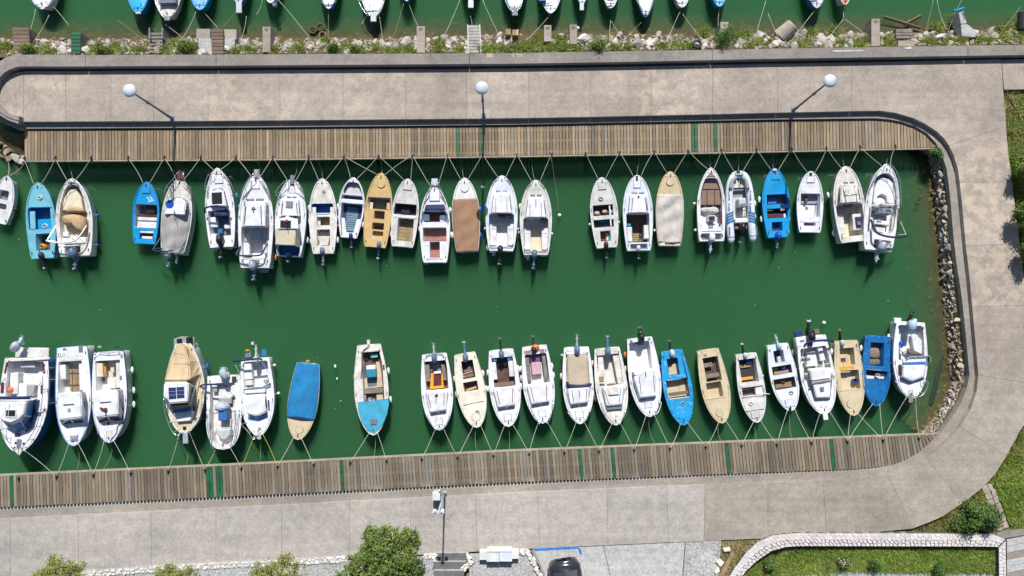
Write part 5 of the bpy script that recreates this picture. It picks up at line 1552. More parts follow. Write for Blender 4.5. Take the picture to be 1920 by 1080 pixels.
b.bimini([(660, 570, .1), (690, 640, .4), (715, 680, .6), (790, 705, .7), (870, 712, .65), (950, 700, .5)], rm=f_navy, r=.06); b.legs([(900, 585, .0, 945, 690, .5), (885, 690, .2, 945, 690, .5)], mat=offwhite)
b.box('stern_step', (640, 700, 685, 800), -.1, .02, white, .03); b.lines('step_seam', [(645, 735, 680, 735), (645, 765, 680, 765)], lgrey, .02, .02, .02); b.hr(704, 785, 15, dark); b.box('bathing_ladder', (780, 790, 820, 815), -.1, .04, grey)
b.ob((755, 782), (700, 915), obgrey, obgrey, 1.35, pm=black); fender(b, 625, 380)

# U20 rigid inflatable -----------------------------------------------------
b = boat('R', (322, 85), (362, 880), 420, .5, 'inflatable_boat', 'white and grey rigid inflatable boat with blue stripes and black outboard', 'inflatable boat with blue stripes', bluewhite, white, build=False, group=GU)
def rt(x, y, dz=0): 
    p = b.loc(x, y, .45 + dz); return (p.x, p.y, .45 + dz)
k = 7.2 * FPX / (CAMZ - .45)
pathL = [(218, 985), (208, 860), (202, 740), (196, 600), (192, 450), (198, 320), (225, 210), (268, 140), (330, 118)]
pathR = [(512, 965), (502, 860), (492, 740), (490, 600), (482, 450), (462, 320), (435, 210), (392, 140), (330, 118)]
for path, nm in ((pathL, 0), (pathR, 1)):
    v, f = tubevf(spline([rt(*p) for p in path], 4), 52 / k, 12)
    t_ = obj('inflatable_tube', v, f, bluewhite, b.root, smooth=True)
    e = rt(*path[0]); v, f = ellvf((e[0], e[1], e[2]), 51 / k, 70 / k, 50 / k, 12, 8); obj('tube_end_cone', v, f, bluewhite, t_, smooth=True)
    sx = 1 if nm else -1
    band = [p for p in path[5:8]]
    for (ya, yb, mt, nme) in ((340, 470, mblue, 'grab_handle'), (510, 615, mblue, 'grab_handle')):
        xx = 200 if nm == 0 else 488
        q = [rt(xx - 9 + (x * 18), y, .26) for x, y in ((0, ya), (1, ya), (1, yb), (0, yb))]
        v, f = prismvf(q, .45 + 50 / k, .45 + 55 / k); obj(nme, v, f, mblue, t_)
        v, f = tubevf([rt(xx, ya + 20, .27), rt(xx, (ya + yb) / 2, .31), rt(xx, yb - 20, .27)], .015, 5); obj('strap', v, f, white, t_)
    for s0 in range(4):
        y0 = 640 + s0 * 38; sl = -18 if nm == 0 else 18
        arc = []
        for an in (-60, -40, -20, 0, 20, 40, 60):
            a = R(an); arc.append((math.sin(a), math.cos(a)))
        cxp = 200 if nm == 0 else 492
        vv = []; ff = []
        for (sn, cs) in arc:
            for yy in (y0, y0 + 30):
                p = b.loc(cxp + (yy - 700) * .03, yy + sn * sl, .45); vv.append((p.x + sn * 53.5 / k * (1), p.y, .45 + cs * 53.5 / k))
        for i in range(len(arc) - 1): ff.append((2 * i, 2 * i + 1, 2 * i + 3, 2 * i + 2))
        obj('stripe', vv, ff, mblue, t_)
    gl = [path[5], path[6], (path[7][0] + (10 if nm == 0 else -10), path[7][1] + 20)]
    pts = spline([rt(x + (-sx) * 14, y, .24) for x, y in gl], 4)
    v, f = tubevf(pts, 26 / k, 8); obj('grey_band', v, f, grey, t_, smooth=True)
    xx = 186 if nm == 0 else 548
    v, f = prismvf([rt(xx - 9, 838), rt(xx + 9, 838), rt(xx + 12, 950), rt(xx - 6, 950)], .45 + 40 / k, .45 + 49 / k); obj('registration_patch', v, f, slate, t_)
v, f = prismvf([b.loc(x, y, .3) for x, y in ((250, 860), (235, 500), (240, 300), (270, 210), (330, 180), (390, 210), (430, 300), (450, 500), (455, 860))], -.25, .2)
obj('hull', v, f, white, b.root)
B2 = lambda n_, r_, z0, z1, m_, bv=.02: (lambda c: obj(n_, *boxvf(c[0] - c[2], c[1] - c[3], z0, c[0] + c[2], c[1] + c[3], z1), m_, b.root, bev=bv))(b.rect(r_, z1))
B2('bow_seat', (248, 200, 322, 308), .2, .5, offwhite); B2('bow_seat', (352, 200, 438, 300), .2, .5, offwhite); B2('bow_strip', (323, 200, 351, 308), .2, .49, grey)
B2('front_locker', (242, 312, 425, 345), .2, .42, slate); B2('floor_mat', (242, 345, 425, 430), .2, .215, paint('grey_teal_mat', (.24, .31, .33), .8, .2), .004); B2('deck_floor', (245, 432, 435, 720), .2, .22, offwhite, .004)
B2('console', (330, 450, 430, 560), .22, .85, lgrey, .04); B2('seat', (328, 440, 360, 505), .22, .7, white, .03); B2('seat', (388, 440, 420, 505), .22, .7, white, .03)
B2('instrument_panel', (350, 510, 450, 560), .85, .92, slate, .02); B2('helm_seat', (302, 460, 326, 630), .22, .45, grey, .03); B2('yellow_strap', (400, 630, 415, 700), .235, .27, yellow, .005)
b.fb = .8; b.wheel(410, 575, -.1, .2); b.fb = .5
B2('stern_bench', (275, 712, 450, 778), .22, .55, white, .04); B2('engine_frame', (272, 790, 455, 860), .2, .35, brown, .02)
B2('bow_bracket', (275, 90, 390, 130), .6, .72, lgrey, .02); B2('bow_cleat', (300, 70, 345, 100), .65, .78, dkblue, .02); B2('bow_roller', (315, 110, 345, 185), .55, .64, mblue, .02)
b.ob((380, 840), (345, 1030), black, black, 1.15); fender(b, 545, 515); fender(b, 558, 685)
# ------------------------------------------------------------------ lower row (bows to the bottom)
# L0 large white and blue cruiser
b = boat('H', (145, 985), (215, 225), 385, 1.05, 'cabin_cruiser', 'large white and blue cabin cruiser with blue wraparound windscreen at the left edge', 'large blue and white cruiser', mblue, white, tw=.86, tm=.55, eb=.75, rise=.3, group=GL, margin=.16, railm=white,
         opens=[((60, 250, 345, 545), .6, white2, white, .05)])
b.box('swim_platform', (122, 138, 388, 222), -.6, -.45, offwhite, .05)
b.pr('stern_gantry', [(55, 240), (90, 222), (400, 216), (395, 235), (330, 240), (90, 252)], .0, .12, offwhite, .03)
for xx, x2 in ((45, 30), (332, 350)): b.pr('maroon_panel', [(xx + 4, 255), (xx + 18, 255), (x2 + 14, 345), (x2, 345)], .02, .06, maroon, .005)
b.pr('maroon_panel', [(8, 420), (30, 420), (28, 505), (4, 505)], .02, .06, maroon, .005); b.pr('maroon_panel', [(328, 440), (344, 440), (344, 515), (328, 515)], .02, .06, maroon, .005)
b.box('stern_bench', (165, 252, 280, 300), -.6, -.2, lgrey, .03); b.box('side_bench', (78, 345, 142, 510), -.6, -.15, white2, .03)
b.box('cockpit_table', (135, 430, 215, 540), -.4, -.3, white, .03); b.box('locker', (212, 442, 275, 532), -.6, -.3, grey, .03); b.box('floor_panel', (150, 340, 340, 430), -.6, -.585, white)
c = b.cab([(0, 560), (215, 560), (300, 545), (270, 700), (205, 810), (140, 842), (75, 810), (10, 720)], [(0, 570), (210, 570), (215, 570), (195, 690), (165, 720), (95, 750), (40, 735), (-5, 700)], -.05, .95, white, .04)
for i, (u0, u1) in ((2, (.05, .95)), (3, (.05, .95)), (4, (.05, .95)), (5, (.05, .95)), (6, (.05, .95))): b.win(c, i, u0, u1, .12, .85, mblue)
b.pr('roof_top', [(-40, 565), (208, 575), (188, 680), (150, 720), (85, 748), (30, 735), (-35, 690)], .93, 1.05, white, .05)
b.box('roof_hatch', (38, 635, 132, 708), 1.03, 1.09, offwhite, .03); b.box('hatch_glass', (50, 645, 122, 692), 1.09, 1.10, glassm, .003)
b.tb('folded_canopy', [(-30, 545, 1.15), (100, 545, 1.15), (240, 543, 1.1)], .09, f_navy, False, 8); b.legs([(200, 590, 1.0, 300, 545, .8), (-20, 560, 1.1, -20, 600, .9)], mat=white, r=.03)
b.lines('wiper', [(75, 600, 65, 690), (40, 620, 44, 690)], lgrey, .03, 1.1)
b.legs([(245, 535, .0, 335, 415, .6), (-5, 450, .6, 40, 380, .05)], mat=dark)
b.pr('side_screen', [(275, 570), (300, 560), (285, 690), (245, 790), (210, 820), (200, 812), (235, 760), (262, 680)], .0, .22, screenm, .0)
b.box('deck_hatch', (118, 832, 160, 858), .02, .1, dkblue); b.box('windlass', (132, 880, 165, 960), .05, .14, steel, .02); b.pr('bow_sprit', [(112, 955), (178, 955), (165, 1000), (148, 1015), (130, 1000)], .02, .1, offwhite, .02)
for x, y in ((120, 910), (185, 915), (112, 950)): b.hr(x, y, 6, dkblue, .07)
b.rails('guard_rail', [(345, 330), (345, 480), (330, 640), (290, 780), (225, 890), (170, 960)], steel, .022, .55); b.rails('guard_rail', [(5, 800), (40, 880), (110, 965)], steel, .022, .5)
b.ob((118, 128), (182, 48), alu, bluewhite, 1.2)
thing_at(b, 'buoy', 'round orange buoy lying on the deck of the large blue and white cruiser', 'buoy', 85, 478, .95, lambda: [('ball', MB().ell((0, 0, 0), .16, .16, .16, 12, 8), orange)])
for y in (295, 388): fender(b, 384, y, 'white' if y < 300 else 'cream')
fender(b, 372, 575)
# L1 white cabin with rack
b = boat('H', (597, 935), (583, 130), 285, .8, 'cabin_boat', 'white cabin boat with wooden rack of boards in its cockpit and grey deck vent', 'white boat with wooden rack', white, white, tw=.84, tm=.5, eb=.7, group=GL, margin=.14, railm=mblue,
         opens=[((470, 248, 668, 505), .6, offwhite, white, .03)])
b.box('locker', (484, 278, 530, 396), -.58, -.1, white2, .03); b.box('side_bench', (640, 270, 675, 480), -.6, -.1, white2, .02); b.box('brown_mat', (532, 285, 560, 385), -.6, -.58, brown)
for xx in (565, 590, 610, 630): b.box('rack_board', (xx, 312, xx + 18, 492), -.45, -.4 + (xx % 4) * .01, woodt if xx < 600 else teak, .005)
b.legs([(560, 345, -.35, 650, 345, -.35), (560, 440, -.35, 650, 440, -.35)], mat=dark, r=.02)
c = b.cab([(460, 505), (690, 490), (700, 700), (690, 745), (495, 765), (480, 710)], [(470, 515), (655, 492), (658, 505), (662, 700), (485, 722), (478, 700)], -.02, .7, white)
b.win(c, 1, .1, .48, .2, .85)
b.win(c, 3, .04, .46, .12, .85); b.win(c, 3, .54, .96, .12, .85); b.win(c, 1, .55, .95, .2, .85)
b.pr('sliding_hatch', [(485, 512), (592, 510), (600, 590), (512, 600), (484, 585)], .68, .74, bluewhite, .01); b.lines('hatch_edge', [(512, 602, 600, 597)], black, .04, .7, .05)
b.lines('roof_rail', [(478, 540, 498, 680), (618, 525, 617, 665)], slate, .04, .7); b.box('roof_light', (548, 628, 566, 655), .7, .76, grey); b.box('aerial_base', (690, 380, 672, 415), -.1, .0, slate)
b.pr('deck_vent', [(562, 850), (630, 842), (618, 895), (575, 898)], .03, .09, lgrey, .01); b.lines('vent_slat', [(566, 858 + k * 9, 626, 852 + k * 9) for k in range(5)], slate, .025, .09, .015)
b.box('stern_deck', (482, 195, 665, 240), .0, .06, white2, .02); b.box('ladder_step', (635, 125, 668, 172), .02, .08, steel, .01); b.box('fuel_cap', (508, 142, 535, 160), .03, .06, slate); b.rails('stern_rail', [(470, 215), (475, 190), (510, 185)], steel, .016, .2)
# L2 white cabin beside it
b = boat('H', (885, 910), (878, 168), 285, .8, 'cabin_boat', 'white cabin boat with dark front windows and red roof light, fenders on its right side', 'white boat with dark front windows', white, white, tw=.84, tm=.5, eb=.7, group=GL, margin=.14, railm=dkblue,
         opens=[((778, 242, 975, 480), .6, offwhite, white, .03)])
b.box('locker', (780, 262, 830, 375), -.58, -.1, cream, .03); b.box('amber_box', (834, 272, 856, 345), -.58, -.3, amber); b.box('brown_mat', (800, 378, 850, 412), -.6, -.57, brown)
b.box('table', (895, 298, 922, 338), -.5, -.3, offwhite); b.pr('helm_seat', [(870, 420), (895, 388), (935, 390), (946, 420), (935, 470), (865, 470)], -.55, -.2, offwhite, .03); b.box('side_bench', (940, 260, 975, 460), -.6, -.15, offwhite, .02); b.box('hose', (772, 445, 792, 470), -.3, -.2, dark); b.box('socket', (968, 365, 984, 400), -.05, .06, slate)
c = b.cab([(755, 490), (995, 470), (998, 690), (985, 722), (795, 742), (778, 690)], [(760, 498), (948, 478), (955, 500), (958, 680), (785, 700), (770, 680)], -.02, .7, white)
b.win(c, 1, .1, .48, .2, .85); b.win(c, 1, .55, .95, .2, .85); b.win(c, 3, .04, .46, .12, .85); b.win(c, 3, .54, .96, .12, .85)
b.pr('sliding_hatch', [(784, 488), (892, 482), (890, 575), (812, 580), (784, 560)], .68, .74, white, .01); b.lines('hatch_edge', [(810, 584, 898, 575)], black, .04, .7, .05)
b.lines('roof_rail', [(780, 520, 795, 658), (920, 505, 915, 648)], maroon, .04, .7); b.pr('horn', [(806, 620), (830, 630), (858, 625), (862, 650), (848, 655), (806, 636)], .7, .82, maroon, .01); b.lines('mast', [(853, 650, 855, 690)], black, .04, .75)
b.lines('hull_line', [(785, 690, 800, 740), (800, 742, 985, 722), (985, 722, 998, 620)], dkblue, .05, .01, .03); b.tb('anchor_line', [(1000, 740, .05), (955, 770, .06), (940, 830, .06), (890, 895, .06)], .022, dark); b.legs([(800, 745, .05, 865, 895, .1), (780, 760, .25, 792, 840, .25)]); b.box('anchor', (868, 742, 884, 765), .03, .09, black)
b.hs((865, 815, 905, 870), offwhite); b.rails('stern_rail', [(760, 195), (800, 172), (870, 182), (950, 172), (975, 190)], slate, .018, .2)
b.box('bracket', (790, 124, 818, 140), -.5, -.42, grey); b.box('bracket', (918, 120, 955, 145), -.5, -.4, dark)
for x, y in ((1040, 320), (1046, 485), (1042, 600)): fender(b, x, y)
# L3 beige covered wheelhouse boat
b = boat('I', (330, 880), (318, 150), 312, .95, 'cabin_boat', 'wheelhouse boat with beige boom tent over the stern and two solar panels on the roof', 'wheelhouse boat with beige tent', white, beige2, tw=.35, tm=.5, eb=.75, ea=2, rise=.3, group=GL)
b.cab([(165, 452), (200, 300), (240, 205), (305, 140), (365, 180), (430, 290), (460, 400), (360, 455)], [(175, 448), (228, 290), (268, 200), (302, 150), (330, 180), (362, 290), (372, 440), (350, 448)], .0, .7, fabric('sand_canvas', (.60, .45, .28), .3), .06, name='tent')
b.cab([(160, 610), (162, 480), (175, 455), (355, 455), (425, 500), (385, 660), (215, 680), (190, 640)], [(158, 580), (162, 485), (175, 458), (352, 455), (362, 480), (352, 620), (208, 632), (195, 600)], .0, 1.25, white, .05, name='wheelhouse')
c = (None,)
b.box('solar_panel', (200, 505, 258, 595), 1.24, 1.29, dkblue, .005); b.box('solar_panel', (265, 500, 324, 588), 1.24, 1.29, dkblue, .005); b.lines('panel_seam', [(200, 535, 258, 534), (200, 565, 258, 564), (265, 530, 324, 529), (265, 560, 324, 559)], lgrey, .012, 1.28, .02)
b.pr('front_screen', [(208, 640), (352, 628), (378, 655), (222, 682)], .9, 1.0, paint('windscreen_brown', (.03, .03, .025), .08, .2), .005); b.pr('blue_eyebrow', [(222, 685), (382, 668), (385, 695), (240, 712)], .55, .7, mblue, .01)
b.pr('foredeck_trunk', [(235, 712), (395, 695), (375, 775), (265, 785)], .0, .3, white, .04); b.pr('side_window', [(385, 500), (395, 500), (378, 620), (366, 640)], .8, .95, glassm, .003); b.box('side_light', (398, 655, 412, 695), .1, .14, dkblue)
b.lines('toe_rail', [(205, 690, 260, 800), (255, 775, 200, 780), (375, 780, 440, 772), (325, 790, 325, 840)], white, .03, .02); b.box('windlass', (314, 820, 338, 845), .05, .12, black, .01); b.box('bow_sprit', (312, 862, 354, 958), .0, .08, obgrey, .02); b.pr('bow_pad', [(285, 855), (365, 850), (345, 875), (305, 878)], .03, .1, offwhite, .01)
b.rails('guard_rail', [(465, 500), (468, 640), (450, 750), (400, 830), (362, 870)], steel, .02, .4); b.rails('guard_rail', [(160, 580), (165, 680), (195, 790), (230, 865), (272, 893)], steel, .02, .5)
b.pr('motor_bracket', [(240, 110), (300, 90), (405, 97), (408, 195), (370, 180), (305, 140), (240, 190)], -.4, -.25, grey, .02); b.box('dark_engine', (262, 108, 300, 145), -.3, -.1, black, .04); b.box('dark_engine', (338, 95, 378, 150), -.3, .05, black, .05)
b.legs([(375, 445, .6, 440, 350, .4), (360, 540, 1.0, 450, 340, .3), (400, 500, .5, 455, 400, .1)], mat=dark)
b.lines('tent_seam', [(240, 310, 368, 312), (222, 220, 340, 240)], woodt, .015, .70, .02)
fender(b, 490, 335, 'navy'); fender(b, 480, 750, 'navy', kind='round'); fender(b, 205, 778, 'dark', kind='round'); fender(b, 183, 370, 'dark', kind='round')
# L4 white centre console
b = boat('I', (642, 1003), (645, 410), 275, .75, 'motor_boat', 'white centre console boat with rounded bow and pale covered outboard', 'console boat with rounded bow', white, white, tw=.90, tm=.45, eb=.5, ea=2.3, group=GL, margin=.15,
         opens=[((540, 470, 740, 960), .4, white2, offwhite, .1)])
b.pr('bow_cushion', [(582, 845), (700, 840), (695, 890), (660, 928), (625, 925), (590, 885)], -.4, -.06, lgrey, .04); b.pr('bow_floor', [(580, 760), (705, 760), (700, 838), (582, 842)], -.4, -.2, offwhite, .03)
b.tarp('console_cover', [(568, 640), (600, 625), (640, 628), (672, 655), (668, 690), (620, 698), (568, 690)], .5, -.1, paint('lilac_grey_cover', (.42, .45, .56), .7, .2), 8); b.box('console', (600, 695, 670, 772), -.4, .3, mblue, .03); b.box('seat_back', (605, 592, 708, 636), -.3, -.1, grey, .02); b.box('side_seat', (555, 500, 590, 540), -.4, -.1, grey); b.box('fuel_box', (548, 468, 590, 500), -.2, .0, offwhite, .02)
b.box('stern_seat', (535, 430, 580, 480), -.1, .05, white, .04); b.box('ladder', (712, 415, 745, 460), .02, .08, dark, .005); b.pr('corner_seat', [(700, 500), (745, 460), (745, 560), (700, 590)], -.4, -.1, white, .03)
b.lines('seam', [(555, 715, 600, 700), (672, 700, 735, 695), (585, 845, 575, 880), (700, 845, 700, 880)], grey, .02, -.38, .02)
b.rails('side_rail', [(508, 690), (512, 800), (530, 920), (552, 1000)], steel, .018, .4); b.rails('side_rail', [(762, 690), (758, 800), (740, 900), (712, 985)], steel, .018, .2); b.rails('side_rail', [(735, 690), (738, 800), (722, 900), (700, 985)], dkblue, .018, .2)
b.bimini([(455, 495, .3), (480, 482, .5), (560, 478, .6), (640, 482, .6), (668, 498, .45)], rm=f_navy, r=.05); b.legs([(470, 495, .4, 515, 600, .05), (475, 520, .3, 510, 470, .6), (665, 495, .5, 745, 595, .05)])
q = b.ob((642, 395), (640, 345), obpale, obpale, 1.3, cover=paint('pale_teal_cover', (.34, .44, .48), .7, .2))
b.box('loose_cloth', (655, 380, 685, 425), .05, .25, greywhite, .05)
fender(b, 492, 545, 'cream'); fender(b, 500, 648, 'yellow', kind='round')
# L5 white cabin with yellow ropes
b = boat('I', (930, 895), (900, 270), 265, .8, 'cabin_boat', 'white cabin boat moored with two yellow ropes, blue folded canopy at the stern', 'white boat on yellow ropes', white, white, tw=.80, tm=.5, eb=.75, group=GL, margin=.12,
         opens=[((808, 292, 1010, 500), .5, white, white, .06)])
b.box('side_bench', (808, 300, 872, 440), -.5, -.08, white, .03); b.box('cooler', (818, 442, 876, 486), -.5, -.15, offwhite, .03); b.box('locker_lid', (968, 440, 1008, 462), -.5, -.2, grey)
b.screen([(808, 520), (900, 505), (970, 500), (1030, 470)], .25, .05); b.pr('dash', [(810, 530), (980, 515), (980, 545), (812, 555)], .0, .3, white, .03)
c = b.cab([(800, 555), (990, 540), (1008, 720), (930, 750), (840, 730)], [(808, 580), (975, 575), (985, 700), (915, 735), (845, 718)], -.02, .45, white)
b.win(c, 2, .05, .95, .1, .7, mblue); b.win(c, 3, .05, .95, .1, .7, mblue); b.pr('blue_visor', [(838, 738), (915, 765), (1005, 728), (1002, 748), (930, 782), (845, 765)], .0, .06, mblue, .01); b.win(c, 1, .2, .7, .3, .8)
b.box('side_window', (1003, 605, 1014, 690), .05, .1, dkblue); b.box('anchor_pad', (914, 815, 950, 852), .02, .08, offwhite); b.hr(932, 834, 8, grey, .1); b.box('bow_roller', (918, 862, 944, 925), .02, .1, lgrey, .02)
b.pr('stern_platform', [(812, 262), (830, 200), (865, 210), (868, 255)], -.4, -.3, slate, .02); b.pr('stern_platform', [(950, 250), (952, 195), (990, 195), (995, 250)], -.4, -.3, mblue, .02); b.box('amber_step', (822, 196, 850, 210), -.3, -.2, amber); b.box('white_can', (868, 135, 885, 158), -.3, -.1, white)
b.rails('bow_rail', [(785, 730), (790, 800), (850, 870), (885, 925), (925, 905)], steel, .018, .4)
b.bimini([(722, 292, .4), (760, 288, .55), (850, 278, .6), (930, 270, .6), (955, 280, .5)], rm=f_navy, r=.055); b.legs([(730, 300, .4, 780, 400, .05), (745, 330, .3, 800, 318, .05), (952, 285, .5, 1008, 385, .05)], mat=offwhite)
b.ob((900, 285), (908, 165), lgrey, lgrey, .9)
for x, y in ((1040, 325), (1075, 552), (785, 440)): fender(b, x, y, 'white' if x > 800 else 'navy', kind='round')
# L6 blue tarp
b = boat('J', (250, 925), (335, 312), 235, .5, 'fishing_boat', 'beige boat under a tight blue tarpaulin with a centre ridge', 'beige boat under blue tarpaulin', beige2, beige2, tw=.74, tm=.5, eb=.7, group=GL)
b.cover(305, 748, f_blue, .30, .004, 12, .02, droop=.16, scoop=-.12); b.hr(263, 847, 31, beige2)
b.box('motor_pad', (315, 283, 345, 306), -.2, .05, woodt, .02)
thing_at(b, 'float', 'small white float tied to the stern corner of the blue tarpaulin boat', 'float', 383, 314, .5, lambda: [('ball', MB().ell((0, 0, 0), .06, .06, .06, 8, 6), white)])
# L7 cyan foredeck fishing boat
b = boat('J', (866, 888), (828, 158), 268, .65, 'fishing_boat', 'cream fishing boat with turquoise worn foredeck and crates in its long well', 'fishing boat with turquoise foredeck', offwhite, offwhite, tw=.66, tm=.5, eb=.75, group=GL, margin=.14,
         opens=[((778, 215, 944, 622), .5, woodb, offwhite, .02)])
b.pr('foredeck', [(738, 628), (985, 600), (990, 640), (975, 720), (940, 800), (870, 880), (815, 850), (765, 770), (742, 690)], .02, .12, cyan, .004); b.pr('deck_hatch', [(832, 762), (895, 758), (892, 800), (838, 806)], .1, .15, slate, .005); b.lines('foredeck_edge', [(740, 626, 985, 598)], mblue, .04, .0, .11)
b.pr('floor_panel', [(790, 430), (930, 400), (940, 500), (785, 515)], -.5, -.42, beige2, .01); b.pr('floor_panel', [(885, 290), (915, 300), (932, 410), (895, 412)], -.5, -.42, beige2, .01); b.pr('dark_mat', [(818, 430), (892, 415), (892, 490), (820, 500)], -.42, -.41, slate, 0); b.box('thwart', (780, 512, 940, 550), -.3, -.2, woodg, .01); b.box('front_floor', (890, 545, 942, 605), -.5, -.35, beige2)
b.box('engine_box', (806, 325, 880, 358), -.5, .0, white, .02); b.box('engine_lid', (804, 357, 884, 422), -.5, -.02, paint('petrol_blue', (.03, .22, .36), .4, .2), .02)
b.box('stern_deck', (752, 170, 912, 210), .02, .06, offwhite, .01); b.tb('tiller_bar', [(780, 205, .1), (830, 165, .16)], .025, dark, False); b.box('blue_clip', (940, 318, 954, 356), .04, .09, bucketblue); b.box('rudder_head', (812, 118, 836, 160), -.1, .1, greywhite, .02); b.tb('side_rope', [(768, 230, .05), (772, 330, .05), (766, 430, .05)], .03, woodg, False)
thing_at(b, 'crate', 'turquoise crate at the stern corner of the turquoise foredeck fishing boat', 'crate', 876, 245, .3, f_crate(.19, .1, .2, teal, paint('mint', (.2, .55, .48), .5, .2)))
thing_at(b, 'box', 'small white box beside the engine lid, near the bow, in the turquoise foredeck boat', 'box', 795, 578, .2, f_crate(.09, .1, .22, white, white2))
thing_at(b, 'fishing_gear', 'heap of blue, yellow and white gear behind the turquoise foredeck', 'gear', 850, 592, .18, lambda: [('blue_box', MB().box(-.1, -.08, 0, .05, .06, .14), mblue), ('white_tray', MB().box(-.16, .07, 0, .14, .14, .1), white), ('float_line', MB().tube([(.1 + .06 * math.cos(a), .06 * math.sin(a), .08) for a in np.linspace(0, 6.3, 9)], .025, 5), yellow)])
thing_at(b, 'fishing_gear', 'dark net pile with yellow float at the stern of the turquoise foredeck boat', 'gear', 805, 260, .22, lambda: [('net_pile', MB().ell((0, 0, 0), .17, .22, .12, 9, 6), dark), ('float', MB().box(-.02, -.2, .08, .22, -.16, .12), yellow)])
fender(b, 977, 368); fender(b, 994, 600); fender(b, 714, 420, 'cream'); fender(b, 728, 640, 'cream')
# L8.. cabin boats with blue trim (same builder family)
def trimcab(b, base, roof, rails_, front=(.05, .46, .54, .95), trim=True, h=.4):
    c = b.cab(base, roof, -.02, h, white, .03)
    b.win(c, 2, front[0], front[1], .2, .8, slate, out=.012); b.win(c, 2, front[2], front[3], .2, .8, slate, out=.012)
    b.lines('roof_rail', rails_, maroon if trim else slate, .035, h)
    return c
b = boat('K', (278, 848), (235, 232), 246, .65, 'cabin_boat', 'white cabin boat with orange framed wooden cockpit and blue grey outboard', 'white boat with orange cockpit frame', white, white, tw=.76, tm=.5, eb=.72, group=GL, margin=.11,
         opens=[((160, 288, 342, 520), .5, woodb, white, .03)])
b.box('engine_mat', (200, 295, 285, 372), -.5, -.46, slate); b.box('side_bench', (162, 320, 198, 455), -.4, -.15, woodg, .01); b.pr('side_bench', [(288, 318), (318, 318), (335, 445), (308, 445)], -.4, -.15, woodg, .01); b.box('white_box', (230, 372, 290, 392), -.45, -.2, white)
b.pr('orange_frame', [(205, 390), (230, 390), (228, 500), (200, 512)], -.45, -.2, amber, .01); b.pr('orange_frame', [(290, 390), (302, 390), (312, 510), (292, 505)], -.45, -.2, amber, .01); b.box('orange_frame', (200, 492, 312, 512), -.45, -.2, amber, .01); b.box('wood_lid', (230, 392, 288, 490), -.45, -.3, maroon, .01)
c = trimcab(b, [(165, 535), (160, 560), (205, 735), (335, 712), (352, 560), (340, 530)], [(170, 540), (172, 560), (200, 700), (328, 682), (335, 560), (335, 535)], [(182, 560, 208, 670), (314, 548, 312, 660)])
b.lines('aerial', [(250, 565, 248, 630)], black, .03, .42); b.box('aerial_base', (240, 560, 262, 578), .4, .46, black)
b.hs((248, 760, 300, 805), white); b.lines('deck_fitting', [(256, 745, 257, 765), (288, 742, 289, 758)], slate, .03, .05); b.rails('bow_rail', [(180, 735), (205, 795), (245, 850)], steel, .016, .25); b.rails('bow_rail', [(362, 718), (345, 780), (310, 830)], steel, .016, .25); b.hr(278, 842, 10, lgrey, .1)
b.ob((232, 265), (228, 150), obblue, obgrey, 1.0); b.rails('stern_rail', [(165, 262), (185, 240), (290, 230), (310, 255)], obblue, .02, .12)
# L9 cream open boat
b = boat('K', (583, 826), (480, 228), 228, .5, 'fishing_boat', 'cream open boat with two dark wells holding yellow edged boards', 'cream open boat with two wells', offwhite, paint('ivory_gelcoat', (.70, .67, .57), .45, .2), tw=.70, tm=.5, eb=.72, group=GL, cleat=True,
         opens=[((452, 285, 558, 430), .42, dark, offwhite, .02), ((472, 455, 588, 535), .4, maroon, offwhite, .02)])
b.pr('well_frame', [(428, 262), (452, 290), (470, 440), (460, 455)], .0, .04, offwhite); b.pr('locker_lid', [(478, 540), (595, 520), (600, 615), (470, 640)], -.02, .06, paint('ivory_gelcoat', (0, 0, 0)), .02); b.lines('seam', [(470, 648, 635, 612)], slate, .02, .05, .02)
b.pr('brown_board', [(470, 365), (520, 330), (545, 370), (480, 392)], -.3, -.15, brown, .01); b.pr('brown_board', [(462, 405), (545, 380), (558, 410), (465, 432)], -.3, -.18, brown, .01); b.lines('yellow_edge', [(458, 400, 545, 372), (458, 405, 480, 420)], yellow, .04, -.15, .03); b.lines('yellow_edge', [(495, 520, 575, 495), (495, 530, 575, 505)], yellow, .05, -.2, .03)
b.hr(572, 745, 33, paint('ivory_gelcoat', (0, 0, 0)))
b.ob((485, 262), (475, 140), obblue, obblue, 1.0, pm=obpale)
fender(b, 405, 435, 'cream'); fender(b, 620, 390); fender(b, 648, 515); fender(b, 420, 560, 'cream')
# L10 white with brown floor
b = boat('K', (838, 818), (775, 198), 243, .65, 'cabin_boat', 'white cabin boat with blue window trim and brown slatted cockpit floor', 'white boat with brown slatted floor', white, white, tw=.76, tm=.5, eb=.72, group=GL, margin=.11,
         opens=[((708, 258, 882, 495), .5, woodb, white, .04)])
b.slats(0, woodb, .07, .012, rect=(740, 335, 850, 485)); b.box('engine_well', (742, 262, 825, 335), -.5, -.3, black, .02); b.box('blue_panel', (708, 262, 740, 295), -.3, -.05, mblue); b.box('blue_panel', (825, 255, 860, 285), -.3, -.05, mblue)
b.box('side_bench', (706, 300, 740, 440), -.4, -.08, white2, .02); b.box('side_bench', (838, 288, 876, 415), -.4, -.08, white2, .02); b.box('pink_sill', (718, 462, 882, 492), -.3, -.05, brown, .01)
c = trimcab(b, [(712, 510), (705, 540), (748, 700), (892, 668), (890, 540), (880, 495)], [(720, 512), (722, 540), (752, 660), (888, 642), (882, 540), (878, 500)], [(740, 530, 766, 640), (868, 512, 868, 628)])
b.hs((802, 722, 858, 772), white); b.lines('deck_fitting', [(818, 710, 820, 725), (838, 710, 838, 724)], slate, .03, .05)
b.box('stern_deck', (700, 205, 870, 250), .0, .05, white2, .02); b.ob((778, 235), (766, 110), obblue, black, .95)
